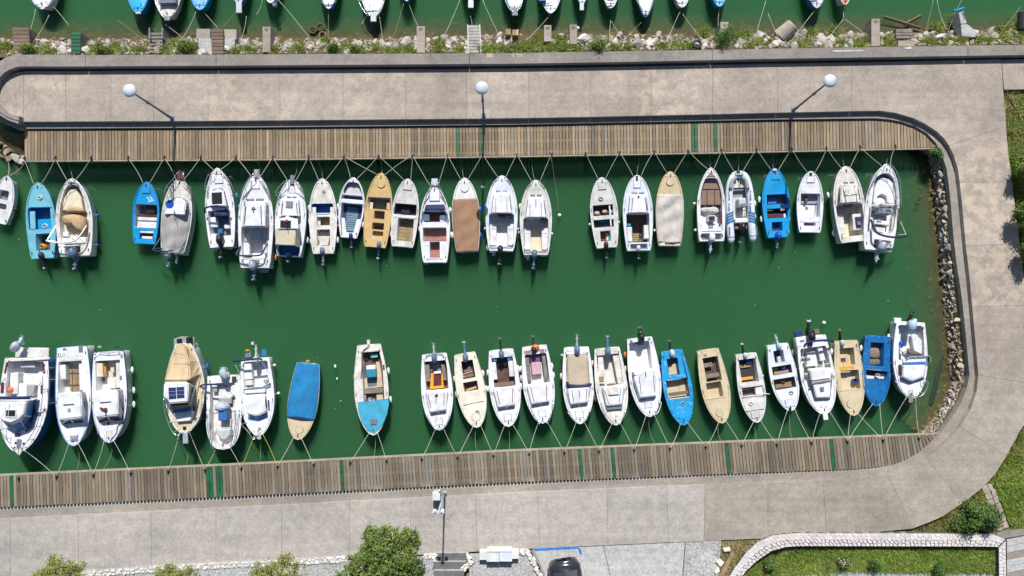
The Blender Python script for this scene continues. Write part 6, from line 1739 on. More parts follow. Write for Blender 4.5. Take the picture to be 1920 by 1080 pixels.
for x, y in ((672, 385), (895, 360), (912, 350), (680, 515), (932, 500), (910, 495)): fender(b, x, y)
# L11 white with pink pad
b = boat('K', (1115, 792), (1045, 168), 246, .65, 'cabin_boat', 'white cabin boat with pink pad in the cockpit and orange bag on its stern', 'white boat with pink pad', white, white, tw=.76, tm=.5, eb=.72, group=GL, margin=.11,
         opens=[((978, 232, 1158, 470), .5, white2, white, .05)])
b.box('pink_pad', (1022, 300, 1100, 400), -.4, -.15, pinkpad, .04); b.box('purple_pad', (1012, 232, 1090, 302), -.4, -.18, paint('purple_pad', (.14, .06, .16), .7, .2), .03); b.box('side_bench', (978, 262, 1012, 445), -.4, -.12, woodg, .01); b.pr('side_bench', [(1105, 245), (1132, 245), (1158, 430), (1128, 430)], -.4, -.12, woodg, .01)
b.lines('slat_seam', [(985 + 9 * k, 265, 985 + 9 * k, 440) for k in range(3)], dark, .012, -.12, .02); b.box('slatted_box', (972, 205, 1020, 240), -.1, .05, maroon, .01); b.box('slatted_box', (1085, 192, 1125, 228), -.1, .05, maroon, .01); b.lines('slat', [(978 + 9 * k, 206, 978 + 9 * k, 238) for k in range(5)] + [(1090 + 9 * k, 194, 1090 + 9 * k, 226) for k in range(4)], offwhite, .02, .05, .02)
c = trimcab(b, [(985, 490), (978, 515), (1018, 668), (1168, 640), (1165, 510), (1155, 470)], [(992, 490), (995, 515), (1024, 634), (1164, 612), (1160, 510), (1152, 478)], [(1015, 500, 1042, 620), (1145, 482, 1145, 606)])
b.hs((1082, 690, 1138, 742), white); b.rails('bow_rail', [(1000, 640), (1040, 720), (1085, 800)], steel, .016, .28); b.rails('bow_rail', [(1195, 610), (1185, 720), (1155, 795)], steel, .016, .28)
b.ob((1042, 200), (1034, 92), black, black, .9)
thing_at(b, 'bag', 'orange bag lying over the stern of the boat with the pink pad', 'bag', 1052, 180, .8, lambda: [('bag_body', MB().ell((0, 0, 0), .25, .18, .16, 12, 8), orange), ('strap', MB().tube([(-.2, -.05, .1), (0, 0, .17), (.2, .05, .1)], .015, 5), dark)])
for x, y in ((938, 355), (940, 430), (1186, 330), (1196, 405)): fender(b, x, y)
# L12 white with beige cover
b = boat('L', (293, 883), (262, 265), 243, .65, 'cabin_boat', 'white cabin boat with beige cockpit cover and rolled blue canopy', 'white boat with beige cockpit cover', white, white, tw=.78, tm=.5, eb=.72, group=GL, margin=.11, opens=[((178, 320, 365, 590), .2, white2, white, .05)])
b.cab([(178, 578), (182, 330), (198, 322), (345, 318), (360, 330), (372, 570), (300, 585)], [(190, 570), (200, 345), (212, 335), (335, 332), (345, 345), (358, 562), (300, 575)], -.05, .2, f_beige, .05, name='cockpit_cover')
b.tb('rolled_canopy', [(186, 545, .2), (198, 568, .25), (250, 585, .28), (330, 582, .28), (382, 562, .2)], .085, f_navy, True, 8)
c = trimcab(b, [(180, 600), (175, 640), (212, 765), (358, 740), (385, 600), (370, 580)], [(198, 600), (200, 630), (218, 722), (352, 705), (362, 610), (358, 590)], [(225, 610, 240, 705), (348, 600, 340, 698), (286, 610, 288, 675)])
b.hs((258, 785, 318, 835), white); b.rails('bow_rail', [(190, 790), (225, 840), (270, 878)], steel, .016, .2); b.rails('bow_rail', [(375, 770), (355, 820), (325, 865)], steel, .016, .2)
b.ob((270, 290), (266, 165), obblue, obgrey, 1.05); b.box('stern_locker', (185, 262, 240, 300), -.05, .06, white, .03); b.box('stern_locker', (305, 262, 360, 310), -.05, .06, white, .03)
fender(b, 148, 330, 'grey', kind='round'); fender(b, 136, 500, 'cream'); fender(b, 395, 640, 'cream')
# L13 white cabin, tan seat
b = boat('L', (585, 893), (510, 272), 252, .68, 'cabin_boat', 'white cabin boat with tan seat pad and long sliding hatch', 'white boat with tan seat pad', white, offwhite, tw=.76, tm=.5, eb=.72, group=GL, margin=.11,
         opens=[((436, 322, 628, 572), .5, offwhite, white, .06)])
b.pr('side_bench', [(436, 340), (478, 340), (500, 560), (442, 560)], -.4, -.1, offwhite, .02); b.pr('side_bench', [(555, 330), (608, 325), (640, 560), (600, 560)], -.4, -.1, offwhite, .02); b.box('tan_pad', (443, 502, 486, 540), -.12, -.04, woodt); b.pr('brown_threshold', [(506, 562), (572, 555), (590, 578), (520, 584)], -.1, .02, brown, .005)
c = trimcab(b, [(470, 585), (465, 600), (505, 775), (635, 768), (662, 600), (635, 570)], [(478, 588), (480, 600), (508, 735), (628, 722), (640, 600), (632, 578)], [(490, 605, 525, 725), (622, 598, 612, 710)], trim=False)
b.pr('sliding_hatch', [(512, 590), (598, 580), (606, 645), (525, 652)], .40, .46, offwhite, .01); b.pr('front_window', [(508, 742), (632, 732), (634, 762), (512, 772)], .1, .2, slate, .005); b.lines('hatch_edge', [(524, 655, 606, 648)], black, .03, .4, .04)
b.rails('bow_rail', [(470, 720), (500, 800), (565, 888)], steel, .017, .25); b.rails('bow_rail', [(662, 770), (640, 840), (612, 890)], steel, .017, .25); b.lines('deck_fitting', [(575, 820, 595, 820)], slate, .03, .04)
b.ob((520, 300), (513, 180), obblue, obblue, 1.05, pm=obgrey); b.box('stern_locker', (440, 275, 500, 318), -.05, .05, offwhite, .03); b.box('stern_locker', (545, 265, 590, 300), -.05, .05, offwhite, .03)
for x, y in ((402, 395), (418, 680)): fender(b, x, y, 'cream')
# L14 white with grey shade
b = boat('L', (860, 825), (775, 190), 252, .7, 'cabin_boat', 'white cabin boat with clean white cockpit and black outboard, open rail at bow', 'white boat with clean cockpit', white, white, tw=.76, tm=.5, eb=.72, group=GL, margin=.1, opens=[((690, 218, 866, 445), .5, white, white, .04)])
b.box('motor_tray', (745, 222, 812, 248), -.3, -.1, obblue, .02); b.box('stern_board', (694, 198, 862, 216), -.05, .03, slate, .01)
c = trimcab(b, [(722, 500), (720, 530), (765, 700), (910, 678), (912, 500), (895, 450)], [(730, 500), (735, 530), (782, 670), (905, 655), (900, 500), (890, 460)], [(770, 500, 788, 640), (885, 490, 898, 630)], h=.45)
b.pr('cabin_lip', [(725, 462), (890, 448), (895, 480), (735, 495)], .0, .48, white, .03); b.lines('aerial', [(822, 460, 826, 505)], black, .03, .5); b.hs((818, 710, 872, 755), white)
b.rails('bow_rail', [(938, 700), (950, 720), (925, 790), (890, 815)], white, .02, .3); b.pr('bow_eye', [(835, 800), (880, 798), (855, 822)], .0, .06, white)
b.ob((790, 185), (775, 108), black, black, 1.15)
for x, y, c_ in ((668, 325, 'orange'), (672, 440, 'cream'), (694, 570, 'cream')): fender(b, x, y, c_)
# L15 worn blue open boat
b = boat('L', (1135, 893), (1035, 292), 228, .52, 'fishing_boat', 'worn bright blue open boat with pale grey outboard cover and chipped foredeck', 'worn blue open boat', wornblue, wornblue, tw=.70, tm=.5, eb=.72, group=GL,
         opens=[((1002, 352, 1090, 490), .42, slate, mblue, .02), ((996, 520, 1170, 680), .45, beige2, slate, .02)])
b.pr('floor_board', [(1012, 420), (1065, 392), (1085, 480), (1010, 490)], -.4, -.34, beige2, .01); b.box('crossbeam', (1000, 515, 1110, 530), -.1, .03, offwhite); b.pr('thwart', [(1010, 635), (1165, 615), (1170, 640), (1015, 662)], -.15, -.06, brown, .01); b.lines('white_edge', [(1012, 685, 1178, 665)], white, .04, .02, .04); b.lines('floor_seam', [(1040, 545, 1050, 640), (1095, 555, 1100, 630)], woodg, .015, -.44, .012)
b.pr('deck_hatch', [(1088, 825), (1162, 818), (1145, 848), (1108, 852)], .03, .08, wornblue, .01); b.tb('hull_rope', [(1120, 345, .06), (1165, 520, .06)], .02, dark, False)
b.ob((1040, 312), (1015, 215), lgrey, black, .9, cover=greywhite)
fender(b, 960, 425, 'navy'); fender(b, 978, 580, 'dark', kind='round')
# L16 beige open boat
b = boat('M', (322, 878), (205, 285), 225, .5, 'fishing_boat', 'sand coloured open boat with grey plank thwarts and no motor', 'sand boat with grey thwarts', beige2, beige2, tw=.72, tm=.5, eb=.72, group=GL,
         opens=[((175, 342, 300, 540), .4, woodb, beige2, .02), ((196, 545, 318, 680), .42, beige2, beige2, .02)])
b.box('thwart', (172, 392, 242, 425), -.25, -.1, woodg, .01); b.box('thwart', (178, 478, 298, 510), -.12, -.02, woodg, .01)
b.slats(0, woodt, .5, .02, rect=(185, 425, 250, 530)); b.lines('floor_seam', [(198 + 15 * k, 430, 205 + 15 * k, 530) for k in range(4)], woodb, .02, -.37, .02)
b.pr('well_rim', [(188, 690), (352, 668), (350, 655), (215, 680)], .0, .06, beige2, .01); b.hr(302, 798, 31, beige2); b.lines('coaming_line', [(135, 310, 190, 690), (285, 300, 358, 660)], cream, .035, .02, .04); b.box('stern_strip', (150, 290, 265, 310), -.05, .03, slate, .01)
# L17
b = boat('M', (605, 872), (515, 318), 212, .5, 'fishing_boat', 'white open boat with grey slatted well edged by orange boards', 'white boat with orange edged slats', white, greywhite, tw=.72, tm=.5, eb=.72, group=GL, railm=white,
         opens=[((464, 358, 602, 550), .42, dark, white2, .02), ((478, 582, 650, 655), .4, woodb, white2, .02)])
b.slats(0, grey, .055, .014, rect=(470, 428, 572, 505)); b.box('orange_board', (466, 402, 552, 428), -.4, -.3, woodt, .01); b.box('orange_board', (470, 505, 572, 528), -.4, -.3, amber, .01); b.box('dark_box', (510, 360, 560, 400), -.4, -.2, dkblue, .01)
b.box('thwart', (462, 554, 636, 580), -.05, .04, white2); b.box('oar_block', (590, 580, 650, 645), -.3, -.08, white2, .01); b.box('board', (480, 590, 585, 605), -.15, -.08, woodg); b.lines('seam', [(505, 785, 660, 762), (480, 672, 665, 655)], slate, .02, .05, .02); b.hs((560, 792, 618, 835), greywhite); b.tb('oar', [(655, 640, .1), (705, 643, .1)], .025, white, False)
b.ob((508, 330), (480, 240), lgrey, black, .65, pm=white); fender(b, 415, 380, 'dark'); fender(b, 648, 495, 'grey', kind='round')
# L18
b = boat('M', (878, 778), (770, 242), 218, .5, 'fishing_boat', 'bluish white open boat with two white thwarts and wooden clutter', 'bluish boat with two thwarts', bluewhite, bluewhite, tw=.72, tm=.5, eb=.72, group=GL, railm=white,
         opens=[((738, 288, 820, 388), .4, dkblue, bluewhite, .02), ((722, 412, 882, 480), .42, woodb, slate, .02), ((735, 512, 910, 598), .42, woodt, slate, .02)])
b.pr('maroon_board', [(765, 530), (790, 515), (835, 545), (820, 560)], -.35, -.15, maroon, .01); b.pr('tan_board', [(750, 570), (880, 540), (880, 580), (755, 598)], -.4, -.25, woodt, .01); b.box('tan_board', (740, 455, 860, 478), -.4, -.25, woodt, .01); b.pr('tan_board', [(728, 430), (770, 425), (775, 450), (730, 455)], -.4, -.25, woodt, .01); b.hs((835, 692, 900, 745), bluewhite); b.box('anchor_post', (866, 755, 882, 782), .0, .12, black)
b.box('loose_wood', (770, 340, 800, 388), -.35, -.15, greywhite, .03)
b.ob((782, 255), (750, 165), obpale, lgrey, .8)
thing_at(b, 'jerry_can', 'navy jerry can between the thwarts of the bluish white open boat', 'can', 805, 425, .15, lambda: [('can_body', MB().box(-.12, -.08, 0, .12, .08, .24), bucketblue), ('cap', MB().box(-.03, -.02, .241, .03, .02, .27), red)])
# L19 white cuddy with navy canopy
b = boat('M', (1152, 805), (1042, 178), 275, .82, 'cabin_boat', 'white cuddy boat with navy folded canopy, U shaped deck line and bow platform', 'white cuddy with navy canopy', white, white, tw=.82, tm=.5, eb=.68, group=GL, margin=.13,
         opens=[((960, 262, 1190, 520), .5, offwhite, white, .08)])
b.box('bow_sprit', (1138, 785, 1178, 855), .0, .08, white, .03); b.pr('side_bench', [(1090, 258), (1130, 250), (1160, 370), (1118, 380)], -.5, -.1, white, .03); b.pr('cockpit_table', [(1010, 308), (1075, 298), (1100, 415), (1005, 428)], -.5, -.1, white, .03); b.box('blue_panel', (1000, 350, 1035, 368), -.2, -.05, slate, .01)
b.box('teal_pad', (1012, 228, 1055, 256), -.1, .06, mblue, .02); b.box('stern_seat', (920, 180, 1010, 260), -.1, .05, white, .04); b.box('stern_seat', (1075, 165, 1140, 215), -.1, .05, white, .04); b.box('socket', (950, 205, 985, 222), .05, .07, slate)
c = b.cab([(1015, 430), (1005, 450), (1060, 690), (1200, 690), (1220, 470), (1200, 425)], [(1030, 460), (1032, 470), (1085, 672), (1192, 668), (1198, 470), (1190, 450)], -.02, .4, white, .04)
b.win(c, 1, .0, 1, .1, .8, slate, 'trim_band'); b.win(c, 2, .0, 1, .1, .8, slate, 'trim_band'); b.win(c, 3, .1, .9, .1, .7, slate, 'trim_band'); b.pr('helm_cover', [(1030, 445), (1190, 430), (1200, 520), (1050, 540)], .3, .55, white, .06); b.pr('helm_base', [(1045, 525), (1205, 505), (1205, 530), (1050, 555)], .38, .45, paint('greige', (.5, .44, .38), .6, .2), .01); b.lines('screen_line', [(1040, 560, 1130, 550), (1130, 550, 1205, 532)], slate, .05, .4, .05)
b.box('roof_vent', (1118, 585, 1146, 618), .4, .45, slate, .005); b.lines('deck_mark', [(1118, 748, 1130, 748), (1155, 745, 1168, 745)], slate, .02, .05)
b.bimini([(985, 260, .3), (1000, 235, .5), (1060, 215, .65), (1140, 208, .65), (1205, 208, .55), (1218, 225, .4)], rm=f_navy, r=.06); b.legs([(990, 250, .4, 955, 385, .05), (1215, 215, .5, 1185, 335, .05), (1160, 215, .6, 1215, 235, .4)], mat=offwhite); b.screen([(985, 420), (1100, 415), (1200, 395)], .2, .05)
b.pr('stern_float', [(905, 140), (960, 125), (975, 165), (915, 180)], -.55, -.4, dkblue, .02); b.box('trim_box', (1070, 118, 1110, 155), -.4, -.15, brown, .02)
b.ob((1045, 178), (1018, 55), black, black, 1.3, pm=white)
fender(b, 935, 430, kind='round'); fender(b, 955, 572, kind='round'); fender(b, 925, 300)
# L20 beige open boat with blue bucket
b = boat('N', (610, 903), (545, 298), 230, .52, 'fishing_boat', 'sand coloured open boat with orange varnished thwart and round bow hatch', 'sand boat with orange thwart', beige2, beige2, tw=.74, tm=.5, eb=.72, group=GL,
         opens=[((495, 355, 612, 495), .42, beige2, beige2, .02), ((500, 535, 650, 690), .42, beige2, beige2, .03)])
b.box('seat_board', (492, 408, 562, 438), -.25, -.15, beige2, .01); b.pr('orange_thwart', [(492, 508), (610, 496), (612, 530), (495, 535)], -.04, .05, amber, .01); b.box('beige_thwart', (496, 535, 580, 555), -.1, -.02, beige2, .01)
b.lines('floor_seam', [(520 + 20 * k, 440, 525 + 20 * k, 495) for k in range(3)], woodt, .015, -.4, .012); b.lines('coaming_line', [(470, 310, 490, 700), (490, 702, 665, 690), (640, 300, 668, 680)], cream, .035, .02, .04); b.hr(590, 812, 34, beige2)
b.ob((518, 315), (492, 212), lgrey, black, .7, pm=orange)
thing_at(b, 'bucket', 'blue bucket on the floor of the sand boat with the orange thwart', 'bucket', 598, 622, .12, f_bucket(.16, .3, bucketblue, bucketblue))
fender(b, 445, 385); fender(b, 645, 370, 'grey'); fender(b, 672, 520, 'cream')
# L21 deep blue boat
b = boat('N', (787, 826), (805, 262), 230, .5, 'fishing_boat', 'deep blue boat with worn paint, brown tarp in the well and white bucket', 'deep blue worn boat', navyp, navyp, tw=.84, tm=.5, eb=.72, group=GL,
         opens=[((738, 312, 848, 500), .42, slate, navyp, .02), ((702, 540, 876, 610), .4, woodb, navyp, .02)])
b.tarp('brown_sheet', [(745, 355), (800, 352), (830, 370), (828, 440), (780, 445), (735, 425)], -.2, -.4, fabric('brown_sheet', (.22, .17, .14), .6), 3); b.tarp('brown_sheet', [(730, 450), (825, 448), (830, 495), (728, 490)], -.28, -.4, fabric('grey_sheet', (.16, .14, .12), .6), 4); b.pr('white_floor', [(706, 570), (760, 580), (870, 555), (874, 608), (712, 604)], -.38, -.3, offwhite, .01); b.lines('plank_edge', [(705, 528, 830, 535)], woodt, .05, .0, .05)
b.box('stern_notch', (735, 255, 765, 275), -.05, .03, mblue); b.box('stern_notch', (845, 258, 872, 275), -.05, .03, mblue)
thing_at(b, 'bucket', 'white bucket in the front well of the deep blue worn boat', 'bucket', 785, 575, .2, f_bucket(.13, .25, white, offwhite))
fender(b, 686, 360, 'white'); fender(b, 678, 440, 'cream'); fender(b, 915, 372); fender(b, 918, 500)
# L22 white cabin at the right end
b = boat('N', (1072, 765), (1070, 148), 275, .8, 'cabin_boat', 'white cabin boat with blue window band, glass screen and pale outboard cover', 'white cabin boat at right end', white, white, tw=.80, tm=.52, eb=.7, group=GL, margin=.13,
         opens=[((968, 172, 1178, 460), .5, white, lgrey, .1)])
b.pr('side_bench', [(1075, 260), (1100, 240), (1170, 300), (1180, 420), (1100, 380)], -.5, -.2, white, .03); b.box('helm', (985, 360, 1040, 412), -.5, .1, white, .04); b.wheel(1020, 385, .1); b.pr('brown_seat', [(1020, 365), (1080, 360), (1140, 408), (1075, 405)], -.4, -.15, brown, .02)
b.screen([(1015, 440), (1040, 425), (1195, 418), (1205, 470)], .3, .0, fm=lgrey); b.pr('dash', [(1010, 445), (1195, 432), (1195, 470), (1010, 478)], .0, .18, white, .03); b.pr('blue_dash_band', [(1012, 478), (1192, 470), (1190, 495), (1015, 498)], .15, .25, mblue, .01)
c = b.cab([(985, 490), (1195, 485), (1185, 610), (1072, 655), (985, 610)], [(1010, 500), (1185, 495), (1165, 590), (1075, 622), (1005, 590)], -.02, .38, white, .04)
b.win(c, 2, .02, .98, .05, .8, mblue); b.win(c, 3, .02, .98, .05, .8, mblue); b.box('side_window', (975, 490, 1000, 575), .05, .12, maroon, .02); b.hs((1055, 700, 1085, 728), offwhite); b.box('bow_roller', (1058, 735, 1090, 800), .0, .1, grey, .02)
b.rails('bow_rail', [(945, 620), (985, 700), (1050, 755)], steel, .018, .3); b.rails('bow_rail', [(1185, 615), (1212, 640), (1180, 720), (1130, 755), (1100, 740)], steel, .02, .45)
b.box('stern_step', (938, 112, 996, 160), -.3, -.1, white, .03); b.box('stern_box', (1095, 120, 1122, 160), -.2, .05, white, .03)
b.ob((1085, 175), (1075, 72), obpale, black, 1.3, cover=obpale, pm=black)
thing_at(b, 'buoy', 'blue cushion float lying in the cockpit of the white cabin boat at right end', 'float', 996, 320, .42, lambda: [('ball', MB().ell((0, 0, 0), .15, .2, .1, 12, 8), bucketblue)])
for x, y in ((930, 270), (920, 480), (916, 565), (1185, 265)): fender(b, x, y)

# ------------------------------------------------------------------ boats along the top edge (bows to the bottom, cut by the frame)
GT = 'boats behind the rocky bank at the top edge'
def topboat(crop, bow, wtop, L, name, label, short, hm, dm, eb=.75, feat=None, dx=0, fb=.55):
    # wtop: picture width of the hull
    b = boat(crop, bow, (bow[0] + dx, bow[1] - L), wtop, fb, name, label, short, hm, dm, tw=.78, tm=.5, eb=eb, group=GT)
    if feat: feat(b)
    c = (bow[0] + dx * .6, bow[1] - L * .62)
    b.pr('cockpit_bench', [(c[0] - wtop * .3, c[1] - L * .1), (c[0] + wtop * .3, c[1] - L * .1), (c[0] + wtop * .3, c[1] + L * .02), (c[0] - wtop * .3, c[1] + L * .02)], .0, .2, white2, .03)
    b.ob((bow[0] + dx, bow[1] - L + 20), (bow[0] + dx, bow[1] - L - 90), slate, slate, .9)
    return b
topboat('T0', (318, 68), 235, 600, 'motor_boat', 'white boat with deck screws at the far left of the top edge', 'leftmost top edge white boat', white, white2, .7, lambda b: (b.lines('deck_fitting', [(300, 20, 308, 20), (340, 12, 348, 12)], slate, .03, .05), b.rails('bow_rail', [(225, -40), (245, 20), (300, 58)], mblue, .02, .06), b.rails('bow_rail', [(412, -40), (395, 20), (340, 58)], mblue, .02, .06)))
topboat('T0', (1035, 98), 190, 560, 'fishing_boat', 'cyan blue boat with faint round bow hatch at the top edge', 'cyan boat at top edge', azure, paint('bright_cyan', (.03, .40, .72), .4, .15), .7, lambda b: (b.hr(1030, 30, 30), b.box('bow_block', (1015, 90, 1055, 104), .02, .1, greywhite, .02)))
topboat('T0', (1255, 140), 240, 680, 'cabin_boat', 'white boat with dark grey cabin front and grey anchor at the top edge', 'top edge boat with dark cabin front', white, offwhite, .72, lambda b: (b.box('cabin_front', (1185, -60, 1318, 28), .0, .35, slate, .04), b.lines('deck_fitting', [(1235, 72, 1240, 80), (1275, 72, 1280, 80)], slate, .03, .05), b.box('anchor', (1230, 118, 1272, 155), .0, .1, grey, .03), b.rails('bow_rail', [(1155, -30), (1185, 60), (1235, 130)], steel, .02, .3), b.rails('bow_rail', [(1360, -30), (1330, 70), (1280, 125)], steel, .02, .1)))
topboat('T0', (1500, 75), 192, 560, 'fishing_boat', 'light blue boat with round bow hatch at the top edge', 'light blue boat at top edge', blue, paint('sky_blue', (.20, .47, .78), .4, .15), .7, lambda b: b.hr(1498, 8, 32))
topboat('T0', (1790, 40), 150, 560, 'motor_boat', 'white boat with long silver bow platform at the top edge', 'top edge boat with silver platform', mblue, white, .8, lambda b: (b.box('bow_platform', (1768, 10, 1812, 98), .02, .1, lgrey, .02),))
topboat('T1', (110, 22), 150, 560, 'motor_boat', 'white boat with blue bow fender near the top edge tyres', 'top edge boat left of the tyres', white, bluewhite, .7, lambda b: b.pr('bow_pad', [(118, 20), (155, 20), (150, 48), (122, 48)], -.1, .1, obblue, .03))
topboat('T1', (545, 68), 165, 560, 'motor_boat', 'white boat with fine dark deck line right of the tyres', 'top edge boat right of the tyres', mblue, white, .75, lambda b: b.lines('deck_line', [(485, 10, 520, 40), (520, 40, 565, 40), (565, 40, 605, 5)], slate, .02, .04))
topboat('T1', (878, 125), 215, 640, 'motor_boat', 'wide white boat with long white anchor platform at the top edge', 'wide top edge boat with platform', white, white, .72, lambda b: (b.box('bow_platform', (858, 90, 902, 164), .02, .1, lgrey, .03), b.lines('deck_line', [(830, 82, 905, 78), (852, 32, 853, 48), (880, 32, 881, 48)], slate, .03, .05), b.rails('bow_rail', [(765, 0), (800, 70), (840, 120)], steel, .02, .12), b.rails('bow_rail', [(965, 0), (940, 70), (910, 115)], steel, .02, .12)))
topboat('T1', (1130, 10), 130, 480, 'rowing_boat', 'small blue and white boat just peeking in at the top edge', 'small boat peeking in at top edge', mblue, bluewhite)
topboat('T1', (1610, 15), 150, 560, 'motor_boat', 'white boat with short silver platform above the wooden ladder', 'top edge boat above the ladder', mblue, white, .8, lambda b: b.box('bow_platform', (1590, 0, 1632, 60), .02, .1, lgrey, .02))
topboat('T2', (20, 90), 200, 640, 'motor_boat', 'white boat with ribbed grey platform at the middle of the top edge', 'top edge boat with ribbed platform', mblue, bluewhite, .75, lambda b: (b.box('bow_platform', (-2, 55, 45, 118), .02, .1, slate, .02), b.rails('bow_rail', [(-60, -20), (-30, 50), (0, 90)], steel, .02, .2), b.rails('bow_rail', [(85, -20), (70, 40), (45, 80)], steel, .02, .2)))
topboat('T2', (290, 98), 195, 600, 'cabin_boat', 'white boat with navy front window and square deck line at the top edge', 'top edge boat with navy window', white, white, .75, lambda b: (b.box('front_window', (200, -30, 258, 8), .0, .3, mblue, .02), b.lines('deck_line', [(258, 42, 305, 35), (260, 25, 300, 18)], slate, .03, .05)))
topboat('T2', (525, 45), 120, 520, 'motor_boat', 'narrow pale boat with wooden bow platform at the top edge', 'narrow boat with wooden platform', mblue, bluewhite, .85, lambda b: b.box('bow_platform', (508, 20, 540, 78), .02, .1, greywhite, .02))
topboat('T2', (740, 60), 160, 560, 'motor_boat', 'white boat with dark T shaped bow fitting at the top edge', 'top edge boat with T fitting', white, white, .75, lambda b: (b.box('hatch', (715, -20, 760, 4), .02, .08, slate, .01), b.lines('deck_line', [(740, 15, 740, 50), (722, 40, 758, 40)], slate, .03, .05)))
topboat('T2', (1003, 128), 180, 700, 'motor_boat', 'sharp pointed white speedboat with dark side lines at the top edge', 'pointed top edge speedboat', mblue, white, .95, lambda b: (b.lines('side_line', [(935, 0, 985, 85), (1060, 0, 1030, 85)], slate, .06, .03), b.hr(1005, 102, 9, slate, .06)))
topboat('T2', (1275, 55), 165, 560, 'fishing_boat', 'white boat with round hatch and two ropes from one bow point', 'top edge boat with round hatch', white, white, .72, lambda b: b.hr(1262, -5, 30))
topboat('T2', (1555, 50), 155, 540, 'fishing_boat', 'light blue boat right of the others with oval hatch at the top edge', 'oval hatch blue boat at top edge', azure, paint('sky_blue', (0, 0, 0)), .7, lambda b: b.hr(1550, -10, 28))
topboat('T3', (365, 62), 185, 600, 'fishing_boat', 'white boat with dark square well above the concrete drum', 'top edge boat above the drum', mblue, white, .75, lambda b: (b.box('dark_hatch', (310, -30, 370, 10), .03, .09, slate, .01), b.lines('deck_line', [(366, 28, 370, 42)], slate, .03, .05)))
topboat('T3', (578, 35), 120, 480, 'rowing_boat', 'orange boat with white rim at the top edge', 'orange boat at top edge', white, orange, .7)
# ------------------------------------------------------------------ fenders
rq_ = random.Random(2)
FC = {'white': white, 'cream': cream, 'navy': bucketblue, 'blue': mblue, 'dark': dark, 'orange': orange, 'yellow': yellow, 'grey': lgrey}
from collections import defaultdict
fg = defaultdict(list)
for q in FEND: fg[(id(q[0]), q[3])].append(q)
for (bid, colr), L in fg.items():
    b = L[0][0]
    sides = defaultdict(list)
    for q in L:
        p = P(*b.px(q[1], q[2]), .3); l = b.iM @ (p - b.c)
        imgx = b.px(q[1], q[2])[0]; ctr = b.px(b.axx(q[2]), q[2])[0]
        sides['right' if imgx > ctr else 'left'].append((q, l))
    for sd_, LL in sides.items():
        LL.sort(key=lambda e: -e[1].y)
        for k, (q, l) in enumerate(LL):
            t = b.tof(l.y); w_ = b.w(t); sgn = 1 if l.x > 0 else -1
            word = '' if len(LL) == 1 else ', ' + ['bow end', 'second from bow', 'third from bow', 'fourth from bow'][k]
            nm = 'fender'
            zc = .28
            r = .085 if q[4] == 'long' else .095
            pl = Vector((sgn * (w_ + r * .8), l.y, zc))
            wp = (Matrix.Rotation(b.rz, 3, 'Z') @ pl + b.c)
            root = empty('fender', wp, b.rz)
            tagthing(root, f'{colr} {nm} {sd_} of the {b.short}{word}', 'fender', 'fenders hanging along the boats')
            if q[4] == 'long':
                mb = MB(); mb.ell((0, 0, 0), r, r * 2.4, r, 10, 8)
                mb.build('fender_body', FC[colr], root, smooth=True)
                tp = (-sgn * r * .8, 0, b.z(t) - zc)
                mb = MB(); mb.tube([(0, 0, r * .6), (-sgn * r * .5, 0, (b.z(t) - zc) * .7), tp], .012, 4)
            else:
                mb = MB(); mb.ell((0, 0, 0), r, r, r * 1.25, 10, 8)
                mb.build('fender_body', FC[colr], root, smooth=True)
                mb = MB(); mb.tube([(0, 0, r), (-sgn * r * .8, 0, b.z(t) - zc)], .012, 4)
            mb.build('fender_line', ropem, root)

for sh, t_, dx in (('light blue open boat', .2, .1), ('cluttered white fishing boat', .3, -.15), ('white open boat with blue front well', .17, .1), ('sand boat with grey thwarts', .95, .2), ('white boat with orange edged slats', .28, .2), ('bluish boat with two thwarts', .26, -.2), ('worn blue open boat', .28, -.12), ('cream open boat with two wells', .2, -.15)):
    b = NB[sh]; p = Matrix.Rotation(b.rz, 3, 'Z') @ Vector((dx, b.yof(t_), b.z(t_) + .03)) + b.c
    r_ = empty('rope_coil', p); tagthing(r_, f'small rope coil on the {"stern" if t_ > .5 else "foredeck"} of the {sh}', 'rope', 'coils of rope on the decks')
    for nm, mb, mt in f_coil(rq_.uniform(.09, .13), ropem if dx > 0 else ropeg, 2)(): mb.build(nm, mt, r_)
# ------------------------------------------------------------------ mooring cleats on the decks
UX = [47, 105, 172, 241, 309, 377, 443, 512, 579, 645, 710, 774, 839, 905, 969, 1034, 1098, 1161, 1226, 1290, 1353, 1418, 1484, 1549, 1612, 1678]
LX = [36, 107, 176, 246, 316, 385, 453, 521, 589, 657, 725, 791, 858, 925, 992, 1058, 1123, 1189, 1256, 1323, 1390, 1456, 1521, 1588, 1655, 1722]
rowU = [b for b in BOATS if b.root.get('group') == GU]; rowL = [b for b in BOATS if b.root.get('group') == GL]
def bowpx(b): return b.px(*b._bow)
def between(x, row):
    L = [b for b in row if bowpx(b)[0] <= x]; Rr = [b for b in row if bowpx(b)[0] > x]
    l = max(L, key=lambda b: bowpx(b)[0]) if L else None; r = min(Rr, key=lambda b: bowpx(b)[0]) if Rr else None
    return l, r
cleat_me = None
def cleat_parts(root):
    mb = MB(); mb.box(-.07, -.10, 0, .07, .10, .025); mb.build('base_plate', dark, root)
    mb = MB(); mb.tube([(0, .02, .02), (0, .02, .15)], .035, 8); mb.tube([(-.09, .02, .11), (.09, .02, .11)], .025, 6); mb.tube([(0, -.22, .06), (0, .02, .13)], .025, 6)
    mb.build('horn', black, root)
CLE = {}
used = defaultdict(int)
proto = None
